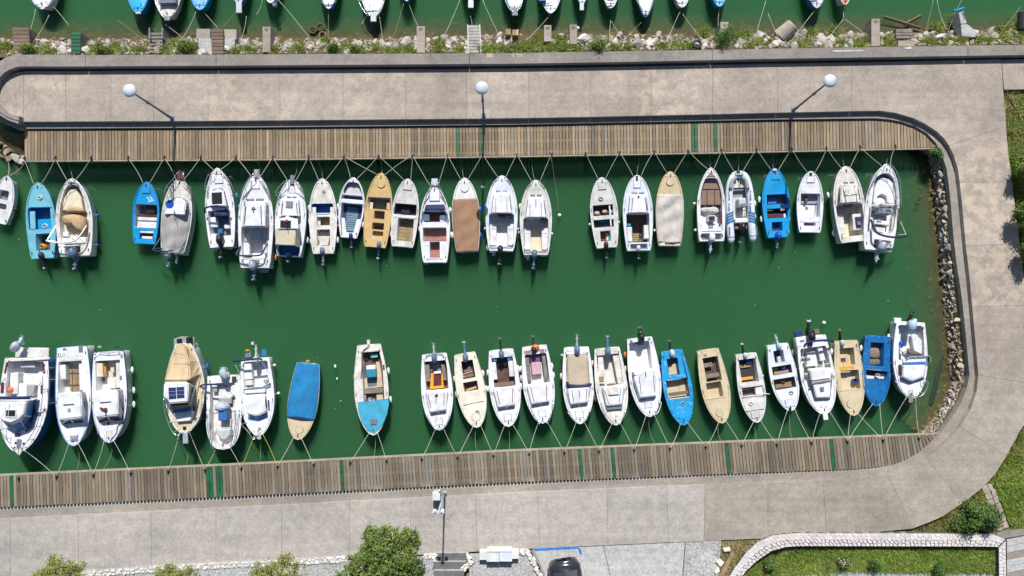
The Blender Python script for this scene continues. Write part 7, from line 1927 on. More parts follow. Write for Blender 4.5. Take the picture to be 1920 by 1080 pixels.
for row, XS, line, dy, word in ((rowU, UX, US, -2.5, 'upper'), (rowL, LX, LN, 5.5, 'lower')):
    gaps = defaultdict(list)
    for x in XS: gaps[tuple(id(q) if q else 0 for q in between(x, row))].append(x)
    for key, xs in gaps.items():
        for k, x in enumerate(xs):
            l, r = between(x, row)
            p = P(x, lerp(line, x) + dy, ZD)
            if proto is None:
                proto = empty('mooring_cleat', p); cleat_parts(proto); root = proto
            else:
                root = proto.copy(); COL.objects.link(root); root.location = p
                for ch in proto.children:
                    c = ch.copy(); COL.objects.link(c); c.parent = root
            root.scale = (.82, .82, .82)
            root.rotation_euler = (0, 0, 0 if word == 'lower' else math.pi)
            n = len(xs)
            W_ = f'black {word} boardwalk cleat '
            if r and k == n - 1: lab = W_ + f'just left of the {r.short}'
            elif l and k == 0: lab = W_ + f'just right of the {l.short}'
            elif l: lab = W_ + f'{["", "second", "third", "fourth"][k]} right of the {l.short}'
            else: lab = W_ + f'further left of the {r.short}'
            tagthing(root, lab, 'cleat', f'black cleats along the {word} boardwalk')
            CLE[(word, x)] = p
# ------------------------------------------------------------------ mooring ropes
def rope(a, c, label, mat_=ropem, sag=.25, bow=0.0, r=.0125, group='mooring ropes of the small boats'):
    a, c = Vector(a), Vector(c)
    d = c - a; n = Vector((-d.y, d.x, 0)); n = n.normalized() if n.length > 0 else n
    pts = []
    for k in range(9):
        u = k / 8
        q = a.lerp(c, u); s4 = 4 * u * (1 - u)
        q.z = max(.015, q.z - sag * s4)
        q += n * (bow * s4)
        pts.append(q)
    mid = a
    v, f = tubevf([tuple(p - mid) for p in pts], r, 5)
    o = obj('mooring_rope', v, f, mat_, None, smooth=True); o.location = mid
    tagthing(o, label, 'rope', group)
    return o
rq = random.Random(11)
def bowpoint(b, side):
    t = .03
    p = Vector(((b.w(t) * .8) * side, b.yof(t), b.z(t) + .05))
    return Matrix.Rotation(b.rz, 3, 'Z') @ p + b.c
for row, XS, word in ((rowU, UX, 'upper'), (rowL, LX, 'lower')):
    for b in row:
        bx = bowpx(b)[0]
        if b.short == 'white rowing boat at left edge': continue
        ls = [x for x in XS if -78 < x - bx < -6]; rs = [x for x in XS if 6 < x - bx < 78]
        down = word == 'lower'
        for nm, sel, sg in (('left', max(ls) if ls else None, -1), ('right', min(rs) if rs else None, 1)):
            if sel is None: continue
            side = sg * (-1 if down else 1)
            a = bowpoint(b, side)
            e = CLE[(word, sel)] + Vector((0, 0, .08))
            m_ = ropey if b.short == 'white boat on yellow ropes' else ropem
            rope(a, e, f'{"yellow" if m_ is ropey else "pale"} {nm} bow rope of the {b.short}', m_, rq.uniform(.01, .12), rq.choice([-.06, 0, .01, .02, .03, .08]) * rq.uniform(.2, 1))
        if rq.random() < .42:
            a = bowpoint(b, 0); a.z -= .1
            e = P(bx + rq.uniform(-12, 12), lerp(US if not down else LN, bx) + (3 if not down else -4), .75)
            rope(a, e, f'thin slack middle rope from the bow of the {b.short}', ropeg, .3, rq.uniform(-.12, .12), .012, 'slack middle ropes under the bows')
for x0, y0, x1, y1, lab in ((14, 331, 47, 301, 'pale rope of the white rowing boat at left edge to the boardwalk corner'), (14, 331, 8, 288, 'thin rope from the white rowing boat at left edge towards the rocks')):
    rope(P(x0, y0, .5), P(x1, y1, ZD + .05 if x1 > 20 else .3), lab)
# bank ropes of the top boats
TR = [((67, 15), (41, 100)), ((96, 8), (129, 48)), ((368, 20), (330, 88)), ((380, 20), (410, 54)), ((440, 22), (415, 52)), ((462, 30), (450, 78)), ((492, 0), (480, 28)), ((522, 0), (585, 78)), ((616, 18), (615, 76)),
      ((688, 28), (678, 45)), ((711, 28), (718, 98)), ((757, 5), (730, 92)), ((766, 4), (784, 50)), ((862, 0), (818, 95)), ((882, 30), (885, 48)), ((905, 0), (950, 92)), ((1033, 26), (982, 80)), ((1145, 38), (1143, 80)), ((1147, 40), (1165, 64)),
      ((1203, 42), (1175, 70)), ((1278, 16), (1250, 80)), ((1280, 26), (1318, 74)), ((1349, 16), (1347, 60)), ((1436, 2), (1411, 92)), ((1529, 18), (1476, 90)), ((1584, 10), (1582, 34)), ((1581, 36), (1538, 88)), ((1584, 36), (1655, 84)),
      ((1440, 25), (1468, 88)), ((1750, 0), (1731, 84)), ((1757, 0), (1776, 57)), ((1803, 0), (1770, 84)), ((1913, 13), (1861, 82)), ((92, 120 - 92), (62, 80)), ((222, 38), (272, 76)), ((310, 46), (350, 78))]
topB = [b for b in BOATS if b.root.get('group') == GT]
cnt = defaultdict(int)
for (x0, y0), (x1, y1) in TR:
    nb = min(topB, key=lambda b: abs(bowpx(b)[0] - x0))
    key = nb.short; cnt[key] += 1
    dirn = 'left' if x1 < x0 - 4 else 'right' if x1 > x0 + 4 else 'straight'
    lab = f'bank rope running {dirn} down from near the {key}'
    if cnt[key] > 1: lab = f'{["", "", "second", "third", "fourth", "fifth", "sixth", "seventh"][min(cnt[key], 7)]} bank rope running {dirn} from near the {key}'
    rope(P(x0, y0, .55), P(x1, y1, .85 if y1 > 75 else .5), lab, ropem if rq.random() < .7 else ropeg, .1, rq.uniform(-.05, .05), .012, 'ropes from the top boats to the rocky bank')

# ------------------------------------------------------------------ things on the rocky bank
def world_box(name, root, poly, z0, z1, mat_, bev=.01):
    off_ = root.location
    v, f = prismvf([(x - off_.x, y - off_.y) for x, y in PL(poly, z1)], z0 - off_.z, z1 - off_.z)
    return obj(name, v, f, mat_, root, bev=bev)
def rectp(x0, y0, x1, y1, sk=0): return [(x0 + sk, y0), (x1 + sk, y0), (x1, y1), (x0, y1)]
def plank_stage(poly4, n, z, name, label, cat, mat_, group=None, gap=.12):
    (ax, ay), (bx, by), (cx, cy), (dx, dy) = poly4
    root = empty(name, P((ax + cx) / 2, (ay + cy) / 2, z)); tagthing(root, label, cat, group)
    for k in range(n):
        u0, u1 = (k + gap / 2) / n, (k + 1 - gap / 2) / n
        q = [(ax + (dx - ax) * u0, ay + (dy - ay) * u0), (bx + (cx - bx) * u0, by + (cy - by) * u0), (bx + (cx - bx) * u1, by + (cy - by) * u1), (ax + (dx - ax) * u1, ay + (dy - ay) * u1)]
        world_box('plank', root, q, z - .05, z + rq.uniform(-.008, .008), mat_, .005)
    for k in (.12, .88):
        q = [(ax + (bx - ax) * k - 2, ay + 1), (ax + (bx - ax) * k + 2, ay + 1), (dx + (cx - dx) * k + 2, dy - 1), (dx + (cx - dx) * k - 2, dy - 1)]
        world_box('bearer', root, q, .1, z - .055, woodg, .0)
    return root
st = plank_stage([(23, 51), (54, 51), (56, 99), (25, 99)], 7, .95, 'landing_stage', 'dark brown plank landing stage at the left end of the rocky bank', 'jetty', oldwood)
plank_stage([(133, 60), (151, 60), (151, 101), (133, 101)], 6, .95, 'landing_stage', 'narrow green painted plank landing stage over the rocks', 'jetty', plank_green)
st = plank_stage([(280, 60), (304, 60), (305, 100), (280, 100)], 6, .9, 'landing_stage', 'grey timber landing stage with two steel uprights and missing boards', 'jetty', woodg, gap=.35)
for x in (280, 304): world_box('upright', st, rectp(x - 1.2, 52, x + 1.2, 72), .3, 1.1, steel, .0)
plank_stage([(395, 54), (418, 54), (419, 101), (397, 101)], 7, 1.05, 'landing_stage', 'dark brown plank landing stage lying on pale concrete slabs', 'jetty', oldwood)
cs = empty('concrete_slab', P(405, 65, .7)); tagthing(cs, 'tan concrete slab under the brown landing stage, split either side of it', 'slab')
world_box('slab_half', cs, rectp(368, 54, 394, 74), .2, .75, conc_post); world_box('slab_half', cs, rectp(420, 55, 443, 74), .2, .75, conc_post); world_box('apron', cs, rectp(372, 72, 440, 101), .2, .8, conc_pale)
posts = [(492, 507, 50, 98, 'left end of the open tyres'), (781, 797, 49, 99, 'right of the wide top boat'), (1020, 1034, 47, 78, 'in the grass, left of the short pair'), (1068, 1082, 46, 83, 'beside the white boulder, right of the short pair'), (1351, 1366, 41, 66, 'behind the round bush'), (1634, 1650, 35, 87, 'left of the crossed driftwood beams')]
for x0, x1, y0, y1, wd in posts:
    r_ = empty('concrete_pier', P((x0 + x1) / 2, (y0 + y1) / 2, .9)); tagthing(r_, 'tan concrete mooring beam ' + wd, 'mooring beam', 'concrete mooring beams on the rocky bank')
    world_box('beam', r_, rectp(x0, y0, x1, y1), .2, 1.0, conc_post, .02)
    a = P((x0 + x1) / 2, y0 + 5, 1.0) - r_.location
    mb = MB(); mb.tube([(a.x - .1, a.y, a.z + .03), (a.x, a.y, a.z + .1), (a.x + .1, a.y, a.z + .03)], .02, 5); mb.build('mooring_ring', dark, r_)
# ladder stage
st = plank_stage([(877.5, 47), (899, 47), (901, 99), (879, 99)], 9, .95, 'landing_stage', 'pale weathered ladder like landing stage with side rails', 'jetty', paint('bleached_boards', (.42, .41, .38), .8, .4))
for xa, xb in ((877, 878.5), (899.5, 901.5)): world_box('side_rail', st, [(xa - 1, 46), (xa + 1, 46), (xb + 1, 100), (xb - 1, 100)], .85, 1.02, lgrey, .0)
# tyres
TY = [(587, 57, 8, -.02), (601, 52, 8, .0), (605, 67, 8, .05)]
def tyre(px_, py_, z, lab, rp, grp=None, m_=None):
    p = P(px_, py_, z); r_ = rp / 32.5
    root = empty('tyre', p); tagthing(root, lab, 'tyre', grp)
    mb = MB(); v = []; f = []
    n, m = 22, 8
    for i in range(n):
        for j in range(m):
            a = 2 * math.pi * i / n; c_ = 2 * math.pi * j / m
            rr_ = r_ * .78 + .24 * r_ * math.cos(c_)
            v.append((rr_ * math.cos(a), rr_ * math.sin(a), .35 * r_ * math.sin(c_)))
    for i in range(n):
        for j in range(m):
            f.append((i * m + j, ((i + 1) % n) * m + j, ((i + 1) % n) * m + (j + 1) % m, i * m + (j + 1) % m))
    obj('rubber_ring', v, f, m_ or dark, root, smooth=True)
mossy = paint('mossy_rubber', (.10, .085, .03), .8, .5)
tyre(587, 57, .04, 'mossy half sunken tyre left of two others by the rocky bank', 8, 'old tyres in the shallows', mossy)
tyre(601, 52, .05, 'mossy tyre furthest from the bank of the three', 8.5, 'old tyres in the shallows', mossy)
tyre(605, 67, .12, 'tyre lying nearest the rocks of the three', 8.5, 'old tyres in the shallows', paint('sandy_rubber', (.2, .16, .07), .8, .5))
tyre(1307, 83, 1.0, 'dark tyre standing in the grass right of the white stones', 9)
# two boxes
r_ = empty('wooden_chest', P(960, 58, .5)); tagthing(r_, 'pair of tan wooden boxes on the bank, dark gap below', 'box')
world_box('box_half', r_, rectp(948, 54, 958, 65), .3, .85, woodt, .01); world_box('box_half', r_, rectp(960.5, 55.5, 972, 66), .3, .85, woodt, .01); world_box('lid_strip', r_, rectp(969.5, 55, 971, 66), .852, .87, beige, .0)
def boulder(x, y, s, lab, m_=rowstone, sx=1.4, sy=.9):
    me = rockmesh(hash((x, y)) % 1000, m_)
    o = bpy.data.objects.new('boulder', me); COL.objects.link(o); o.location = P(x, y, .75); o.scale = (s * sx, s * sy, s * .7); o.rotation_euler = (0, 0, .3)
    tagthing(o, lab, 'boulder', 'large pale boulders on the bank')
boulder(1094, 70, .62, 'large white boulder right of the concrete mooring beam'); boulder(1196, 82, .8, 'large grey boulder between the two round bushes', rock_top, 1.2, .9)
boulder(1762, 68, .62, 'flat white boulder below the crossing ropes at right', rowstone, 1.5, .6); boulder(668, 84, .8, 'big pale boulder between bushes left of the wide boat', rock_top, 1.3, .9); boulder(1748, 996, .33, 'small white rock beside the stone wall and the shrub', rowstone, 1.4, .8)
r_ = empty('float', P(1084, 53, .6)); tagthing(r_, 'small white float on the bank by the concrete mooring beam', 'float'); mb = MB(); mb.ell((0, 0, 0), .09, .12, .1, 10, 6); mb.build('float_body', white, r_, smooth=True)
# concrete drum
p0, p1 = P(1487, 47, .75), P(1471, 62, .45)
r_ = empty('concrete_drum', p1); tagthing(r_, 'tilted pale concrete drum half sunk beside the rocks', 'drum')
a_, b_ = p0 - p1, Vector((0, 0, 0))
v, f = tubevf([tuple(b_ - a_ * .5), tuple(a_ * 1.0)], .5, 18, .42); obj('drum_body', v, f, conc_post, r_, smooth=False)
v, f = tubevf([tuple(a_ * 1.0), tuple(a_ * 1.06)], .36, 18, .34); obj('drum_core', v, f, conc_pale, r_)
# driftwood
for (x0, y0), (x1, y1), nm in (((1657, 32), (1726, 53), 'long dark driftwood beam crossing another in the shallows'), ((1695, 46), (1726, 30), 'short mossy driftwood beam pointing up to the right')):
    a, c = P(x0, y0, .12), P(x1, y1, .2)
    r_ = empty('driftwood_beam', a); tagthing(r_, nm, 'beam', 'driftwood beams in the shallows')
    v, f = tubevf([(0, 0, 0), tuple(c - a)], .10, 4); obj('beam', v, f, algaem if 'mossy' in nm else oldwood, r_)
# block stack
r_ = empty('stone_step', P(1696, 70, .9)); tagthing(r_, 'stack of grey weathered timbers stepping down to the rocks', 'steps')
for k, (y0, y1, z, m_) in enumerate(((54, 61, .55, woodg), (61.5, 66, .7, woodg), (67, 72, .85, woodg))): world_box('timber', r_, rectp(1680, y0, 1711, y1), .2, z, m_)
world_box('concrete_block', r_, rectp(1684, 76, 1715, 87), .3, 1.05, conc_post)
r_ = empty('number_stand', P(1696, 90.5, ZW)); tagthing(r_, 'small dark stain plate on the parapet below the timber stack', 'plate'); world_box('plate', r_, rectp(1696, 89, 1708, 92), ZW - .05, ZW - .03, smear, 0)
# launching slab with painted letters
r_ = empty('concrete_ramp', P(1805, 45, .8)); tagthing(r_, 'pale concrete ramp with blue tip and small painted letters', 'ramp')
world_box('ramp_arm', r_, [(1797, 19), (1807, 18), (1813, 44), (1802, 45)], .1, .85, conc_pale, .02)
world_box('ramp_foot', r_, [(1802, 45.5), (1813, 44.5), (1835, 62), (1828, 70), (1804, 68)], .1, .82, conc_pale, .02)
o_ = P(1803, 21.5, .86) - r_.location
glyphs('I6NI', (o_.x, o_.y), (.22, -1), (1, .2), .2, .035, .855 - r_.location.z, 'painted_letters', dkblue, r_)
v, f = tubevf([tuple(P(x, y, .9) - r_.location) for x, y in ((1787, 20), (1796, 19), (1807, 15))], .07, 6); obj('blue_band', v, f, azure, r_)
r_ = empty('barrel', P(1918, 40, .5)); tagthing(r_, 'dark barrel at the right end of the rocky bank', 'barrel'); v, f = tubevf([(0, -.5, 0), (0, .5, .1)], .32, 14); obj('barrel_body', v, f, dark, r_); v, f = tubevf([(0, .5, .1), (0, .53, .103)], .25, 14); obj('barrel_lid', v, f, lgrey, r_)
# ------------------------------------------------------------------ water things
for x, y, lab, rr_ in ((905, 351, 'square white float below the upper boardwalk, between two boats', .1), (1049, 403.5, 'round white buoy on a thin line off the upper boardwalk', .11), (628.5, 687, 'white bottle float between blue tarpaulin and turquoise boats', .07), (632, 710, 'tiny white float below the white bottle float', .05), (639, 752, 'tiny yellow float nearest the lower boardwalk', .05), (1545, 605, 'pale floating ball behind the white cuddy boat', .11)):
    r_ = empty('float', P(x, y, .04)); tagthing(r_, lab, 'float', 'small floats on the green water')
    mb = MB(); mb.ell((0, 0, 0), rr_, rr_ * (1.8 if 'bottle' in lab else 1), rr_, 12, 8); mb.build('float_body', yellow if 'yellow' in lab else white, r_, smooth=True)
    mb = MB(); mb.tube([(0, rr_ * .8, rr_ * .3), (0, rr_ * 1.6, rr_ * .4)], .02, 5); mb.build('float_eye', dark, r_)
rope(P(1033, 292, ZD), P(1048, 400, .08), 'thin line from the upper boardwalk to the round white buoy', ropeg, .3, .05, .01, 'thin lines of floats')
rope(P(905, 293, ZD), P(905, 348, .1), 'thin line from the upper boardwalk to the square white float', ropeg, .1, .0, .01, 'thin lines of floats')
for k, (x, y) in enumerate(((1726, 368), (1722, 381))):
    o = bpy.data.objects.new('stone', RT[k]); COL.objects.link(o); o.location = P(x, y, .0); o.scale = (.32, .22, .2); tagthing(o, ('upper' if k == 0 else 'lower') + ' pale stone standing out of the water near the right bank', 'stone', 'stones off the right bank')
mb = MB(); rw = random.Random(8)
for k in range(60):
    p = P(rw.uniform(0, 1760), rw.uniform(310, 830), .008); a_ = rw.uniform(0, 6.3); s_ = rw.uniform(.015, .045)
    mb.add([(p.x + s_ * math.cos(a_ + q) * e, p.y + s_ * math.sin(a_ + q) * e, p.z) for q, e in ((0, 1), (1.57, .5), (3.14, 1), (4.71, .5))], [(0, 1, 2, 3)])
o = mb.build('floating_leaves', paint('pale_leaf', (.45, .5, .35), .8, .3)); o['kind'] = 'stuff'
a, c = P(1770, 656, -.18), P(1746, 758, -.12)
r_ = empty('sunken_beam', a); tagthing(r_, 'long dark sunken beam beside the right bank', 'beam'); v, f = tubevf([(0, 0, 0), tuple(c - a)], .13, 4); obj('beam', v, f, dark, r_)
# ------------------------------------------------------------------ street lamps
def street_lamp(base, head, label):
    H = 0
    pb = P(base[0], base[1], ZP)
    # height so that the head, straight above the base, lands on its picture point
    best = None
    for h in np.arange(2, 8, .02):
        q = P(head[0], head[1], ZP + h); d = (q.x - pb.x) ** 2 + (q.y - pb.y) ** 2
        if best is None or d < best[0]: best = (d, h)
    h = best[1]; q = P(head[0], head[1], ZP + h)
    root = empty('street_lamp', pb); tagthing(root, label, 'street lamp', 'globe street lamps along the pier')
    tx, ty = q.x - pb.x, q.y - pb.y
    mb = MB(); mb.box(-.12, -.12, 0, .12, .12, .03); mb.tube([(0, 0, .03), (0, 0, .5)], .085, 10); mb.build('base', obblue, root)
    mb = MB(); mb.tube([(0, 0, .5), (tx * .5, ty * .5, h * .5), (tx, ty, h - .3)], .06, 10, .045); mb.build('pole', paint('lamp_post_grey', (.10, .12, .16), .4, .15), root, smooth=True)
    mb = MB(); mb.tube([(tx * .58, ty * .58, h * .58), (tx * .62, ty * .62, h * .62)], .085, 10); mb.build('collar', obblue, root)
    n = 26; prof = [(.05, -.3), (.18, -.26), (.27, -.14), (.32, -.02), (.34, .02), (.33, .05), (.24, .12), (.13, .16), (.04, .17)]
    v = []; f = []
    for r0, z0 in prof:
        for k in range(n): v.append((tx + r0 * math.cos(2 * math.pi * k / n), ty + r0 * math.sin(2 * math.pi * k / n), h + z0))
    for i in range(len(prof) - 1):
        for k in range(n): f.append((i * n + k, i * n + (k + 1) % n, (i + 1) * n + (k + 1) % n, (i + 1) * n + k))
    f += [tuple(range(n - 1, -1, -1)), tuple(range((len(prof) - 1) * n, len(prof) * n))]
    obj('lamp_head', v, f, paint('lamp_white', (.60, .66, .74), .35, .3), root, smooth=True)
street_lamp((323, 222), (243, 170), 'white capped street lamp at the left end of the pier')
street_lamp((907, 218), (903.5, 165), 'white capped street lamp at the middle of the pier')
street_lamp((1487, 207), (1556, 152), 'white capped street lamp near the right bend of the pier')
# flood light mast and cabinet
pb = P(834, 924, ZP); h = 3.75
root = empty('light_mast', pb); tagthing(root, 'slim flood light mast with crossarm on the wide quay', 'light mast')
mb = MB(); mb.box(-.1, -.1, 0, .1, .1, .03); mb.tube([(0, 0, .03), (0, 0, h)], .055, 10, .045); mb.build('pole', paint('mast_blue_grey', (.35, .45, .52), .4, .15), root, smooth=True)
mb = MB(); mb.box(-.22, -.03, h, .22, .03, h + .06); mb.build('crossarm', lgrey, root)
for sx in (-1, 1):
    mb = MB(); mb.box(sx * .2 - .09, -.12, h - .16, sx * .2 + .09, .1, h - .01); mb.build('flood_light', white, root, bev=.02)
mb = MB(); mb.box(-.09, -.09, h + .06, .09, .09, h + .2); mb.build('junction_box', lgrey, root, bev=.015)
r_ = empty('utility_cabinet', P(817, 932, ZP)); tagthing(r_, 'pale utility cabinet on the quay edge beside the light mast', 'cabinet')
off_ = r_.location
world_box('cabinet_body', r_, rectp(811.5, 923.5, 824, 938), ZP, ZP + .68, lgrey, .015); world_box('cabinet_lid', r_, rectp(810.5, 922, 825, 938.5), ZP + .681, ZP + .74, white2, .01); q = P(823.5, 920, ZP + .8) - off_; mb = MB(); mb.ell((q.x, q.y, q.z), .05, .04, .08, 8, 6); mb.build('signal_cap', white, r_)
# ------------------------------------------------------------------ bottom edge : rubble stones row, gravel, steps, bench, parking
gp_ = empty('gravel_bed', (0, 0, 0)); 
gb = obj('gravel_ground', *prismvf(PL([(-60, 1092), (150, 1082), (480, 1062), (650, 1053), (812, 1044), (812, 1130), (-60, 1150)], 1.45), .9, 1.45), gravelm); gb['kind'] = 'structure'
bpy.data.objects.remove(gp_)
gb2 = obj('gravel_ground', *prismvf(PL([(880, 1040), (990, 1034), (1012, 1062), (1024, 1130), (880, 1130)], 1.45), .9, 1.45), gravelm); gb2['kind'] = 'structure'
def stone_edge(path, n, w, zt, label, seed):
    rs = random.Random(seed)
    root = empty('stone_edging', P(path[0][0], path[0][1], zt)); tagthing(root, label, 'stone edging', 'white stone edgings')
    off_ = root.location
    L = resample(path, int(n * 1.3))
    v, f = stripvf([(p[0] - off_.x, p[1] - off_.y) for p in PL([(x, y - w) for x, y in path], zt)], [(p[0] - off_.x, p[1] - off_.y) for p in PL([(x, y + w) for x, y in path], zt)], -.5, -.02); obj('mortar_base', v, f, conc_pale, root)
    for k, (x, y) in enumerate(L):
        for j in range(2):
            s = rs.uniform(.12, .24)
            p = P(x + rs.uniform(-3, 3), y + (j - .5) * w + rs.uniform(-1.5, 1.5), zt) - off_
            o = bpy.data.objects.new('stone', WSm[rs.randrange(len(WSm))]); COL.objects.link(o); o.parent = root
            o.location = p; o.scale = (s * rs.uniform(1, 1.5), s, s * .7); o.rotation_euler = (rs.uniform(-.3, .3), rs.uniform(-.3, .3), rs.uniform(0, 6.3))
WSm = [rockmesh(200 + s, rowstone) for s in range(10)]
stone_edge([(150, 1077), (330, 1065), (480, 1057), (650, 1049)], 66, 6, 1.5, 'row of white rough stones along the quay, left of the large tree', 1)
stone_edge([(795, 1044), (816, 1040), (816, 1090)], 14, 4, 1.5, 'white rough stones between the large tree and the steps', 2)
stone_edge([(876, 1040), (884, 1052), (872, 1064), (862, 1082)], 10, 5, 1.55, 'white rough stones curving down right of the steps', 3)
stone_edge([(972, 1034), (988, 1036), (1000, 1052), (1012, 1082)], 16, 5, 1.55, 'white rough stones bordering the parking bay right of the bench', 4)
# steps
st = empty('stone_steps', P(845, 1050, ZP)); tagthing(st, 'flight of dark grey stone steps leading off the quay', 'steps')
for k in range(5):
    y0 = 1036.5 + 16.5 * k; z = ZP + .02 + .13 * k
    world_box('tread', st, rectp(813, y0, 878 - k * 4, y0 + 17.5), 1.0, z, asph, .006)
    world_box('lit_riser_edge', st, rectp(813, y0 - .8, 878 - k * 4, y0 + .6), z - .1, z + .006, conc_pale, 0)  # pale strip: sunlight on the north-facing riser put into the colour
# bench
bn = empty('concrete_bench', P(936, 1044, 1.45)); tagthing(bn, 'white concrete bench with wide seat slab beside the steps', 'bench')
world_box('support', bn, rectp(899, 1034, 914, 1050), 1.2, 1.85, conc_white, .01); world_box('support', bn, rectp(959, 1033, 972.5, 1048), 1.2, 1.85, conc_white, .01)
world_box('seat', bn, rectp(912.5, 1034, 936, 1053.5), 1.7, 1.95, conc_white, .01); world_box('seat', bn, rectp(936.5, 1034, 960, 1053), 1.7, 1.96, bluewhite, .01)
world_box('back_ledge', bn, rectp(912.5, 1031, 960, 1035), 1.4, 2.0, conc_white, .01)
# parking ground
pk = empty('parking_bay', (0, 0, 0)); pk['kind'] = 'structure'
def flat(poly, z0, z1, m_, root=pk, name='pavement'): 
    v, f = prismvf(PL(poly, z1), z0, z1); return obj(name, v, f, m_, root)
flat([(1000, 1030.5), (1131, 1024), (1155, 1130), (1020, 1130)], .9, ZP - .012, conc_pale)
flat([(1132, 1024), (1284, 1017), (1276, 1130), (1156, 1130)], .9, ZP - .014, conc_pale)
flat([(1285.5, 1017), (1352, 1013), (1345, 1130), (1277.5, 1130)], .9, ZP - .02, gravelm)
bl = paint('blue_road_paint', (.02, .22, .58), .6, .35, wear=.33, wearc=(.35, .45, .55))
v, f = prismvf(PL([(1002, 1028.5), (1084.5, 1024.2), (1085, 1028.5), (1002, 1033)], ZP), ZP - .03, ZP + .004); obj('painted_line', v, f, bl, pk)
v, f = prismvf(PL([(1083.5, 1028.6), (1087.5, 1027), (1091.5, 1039), (1087.5, 1040)], ZP), ZP - .03, ZP - .006); obj('painted_line', v, f, bl, pk)
flat([(996, 1033), (1002, 1032), (1021, 1075), (1024, 1130), (1018, 1130), (1014, 1075)], .9, ZP + .05, conc_ledge, pk, 'kerb')
# car ----------------------------------------------------------------
cb = P(1061, 1086, ZP - .012)
car = empty('parked_car', (cb.x, cb.y, ZP - .012), R(9)); tagthing(car, 'dark grey parked car cut by the bottom edge beside blue line', 'car')
carp = paint('dark_car_paint', (.02, .022, .03), .18, .1); 
def carsec(y, w_, zb, zw, zr, wr):   # cross section left->right
    return [(-w_, y, zb), (-w_, y, zb + (zw - zb) * .55), (-w_ * .97, y, zw), (-wr, y, zr), (0, y, zr + .02), (wr, y, zr), (w_ * .97, y, zw), (w_, y, zb + (zw - zb) * .55), (w_, y, zb)]
secs = [carsec(1.30, .42, .35, .62, .72, .36), carsec(1.22, .66, .25, .80, .92, .56), carsec(1.06, .80, .22, .88, .98, .68), carsec(.86, .87, .2, .93, 1.04, .74), carsec(.35, .89, .2, .95, 1.40, .62), carsec(-.2, .89, .2, .95, 1.46, .60), carsec(-1.2, .89, .2, .95, 1.45, .60), carsec(-1.9, .89, .2, .93, 1.05, .70), carsec(-2.7, .86, .22, .85, .90, .66), carsec(-2.95, .6, .3, .6, .66, .5)]
v = [p for s_ in secs for p in s_]; n = 9; f = []
for i in range(len(secs) - 1):
    for k in range(n - 1): f.append((i * n + k, i * n + k + 1, (i + 1) * n + k + 1, (i + 1) * n + k))
    f.append((i * n + n - 1, i * n, (i + 1) * n, (i + 1) * n + n - 1))
f += [tuple(range(n)), tuple(range(len(v) - 1, len(v) - 1 - n, -1))]
o = obj('body', v, f, carp, car, smooth=True)
def carglass(name, a, b_, u0, u1, ka, kb, m_=glassm):
    A = [Vector(secs[a][k]) for k in (3, 4, 5)]; B = [Vector(secs[b_][k]) for k in (3, 4, 5)]
    top = [A[0].lerp(B[0], u0), A[1].lerp(B[1], u0), A[2].lerp(B[2], u0)]; bot = [A[0].lerp(B[0], u1), A[1].lerp(B[1], u1), A[2].lerp(B[2], u1)]
    for p in top + bot: p.x *= .9; p.z += .012
    obj(name, top + bot, [(0, 1, 4, 3), (1, 2, 5, 4)], m_, car)
carglass('rear_window', 3, 4, .08, .92, 0, 0); carglass('windscreen', 6, 7, .08, .92, 0, 0)
for s_ in (-1, 1):
    for (ya, yb) in ((.2, -.45), (-.52, -1.2)):
        pts = [Vector((s_ * .872, ya, .97)), Vector((s_ * .872, yb, .97)), Vector((s_ * .64, yb, 1.38)), Vector((s_ * .66, ya - .05, 1.34))]
        obj('side_window', pts + [p + Vector((-s_ * .02, 0, -.01)) for p in pts], [(0, 1, 2, 3), (7, 6, 5, 4)], glassm, car)
    mb = MB(); mb.box(s_ * .62 - .14, 1.05, .72, s_ * .62 + .14, 1.21, .86); mb.build('tail_light', maroon, car, bev=.03)
    mb = MB(); mb.box(s_ * .98 - .08, -1.32, .9, s_ * .98 + .08, -1.18, 1.02); mb.build('mirror', carp, car, bev=.03)
    for y in (.55, -2.1):
        mb = MB(); mb.tube([(s_ * .70, y, .3), (s_ * .90, y, .3)], .31, 16); w1 = mb.build('wheel', dark, car)
        mb = MB(); mb.tube([(s_ * .895, y, .3), (s_ * .91, y, .3)], .2, 14); mb.build('rim', steel, w1)
mb = MB(); mb.box(-.5, 1.16, .5, .5, 1.30, .62); mb.build('bumper', carp, car, bev=.04)
mb = MB(); mb.box(-.22, 1.06, .905, .1, 1.10, .935); mb.build('badge_strip', steel, car, bev=.01)
mb = MB(); mb.box(-.6, -1.15, 1.462, .6, -.25, 1.478); mb.build('roof_panel', paint('roof_glass_blue', (.03, .06, .12), .1, .1), car)
# ------------------------------------------------------------------ white stone wall
def voronoi_cells(pts, bounds):
    cells = []
    for i, p in enumerate(pts):
        poly = list(bounds)
        nb = sorted((q for j, q in enumerate(pts) if j != i), key=lambda q: (q[0] - p[0]) ** 2 + (q[1] - p[1]) ** 2)[:16]
        for q in nb:
            mx, my = (p[0] + q[0]) / 2, (p[1] + q[1]) / 2; nx_, ny_ = q[0] - p[0], q[1] - p[1]
            out = []
            for k in range(len(poly)):
                a, c = poly[k - 1], poly[k]
                da = (a[0] - mx) * nx_ + (a[1] - my) * ny_; dc = (c[0] - mx) * nx_ + (c[1] - my) * ny_
                if (da <= 0) != (dc <= 0):
                    t = da / (da - dc); out.append((a[0] + (c[0] - a[0]) * t, a[1] + (c[1] - a[1]) * t))
                if dc <= 0: out.append(c)
            poly = out
            if len(poly) < 3: break
        if len(poly) >= 3: cells.append((p, poly))
    return cells
wallN = [(1362, 1092), (1376, 1068), (1398, 1038), (1420, 1017), (1450, 1004), (1490, 1000), (1711, 1000.5), (1860, 1001), (1885, 1011)]
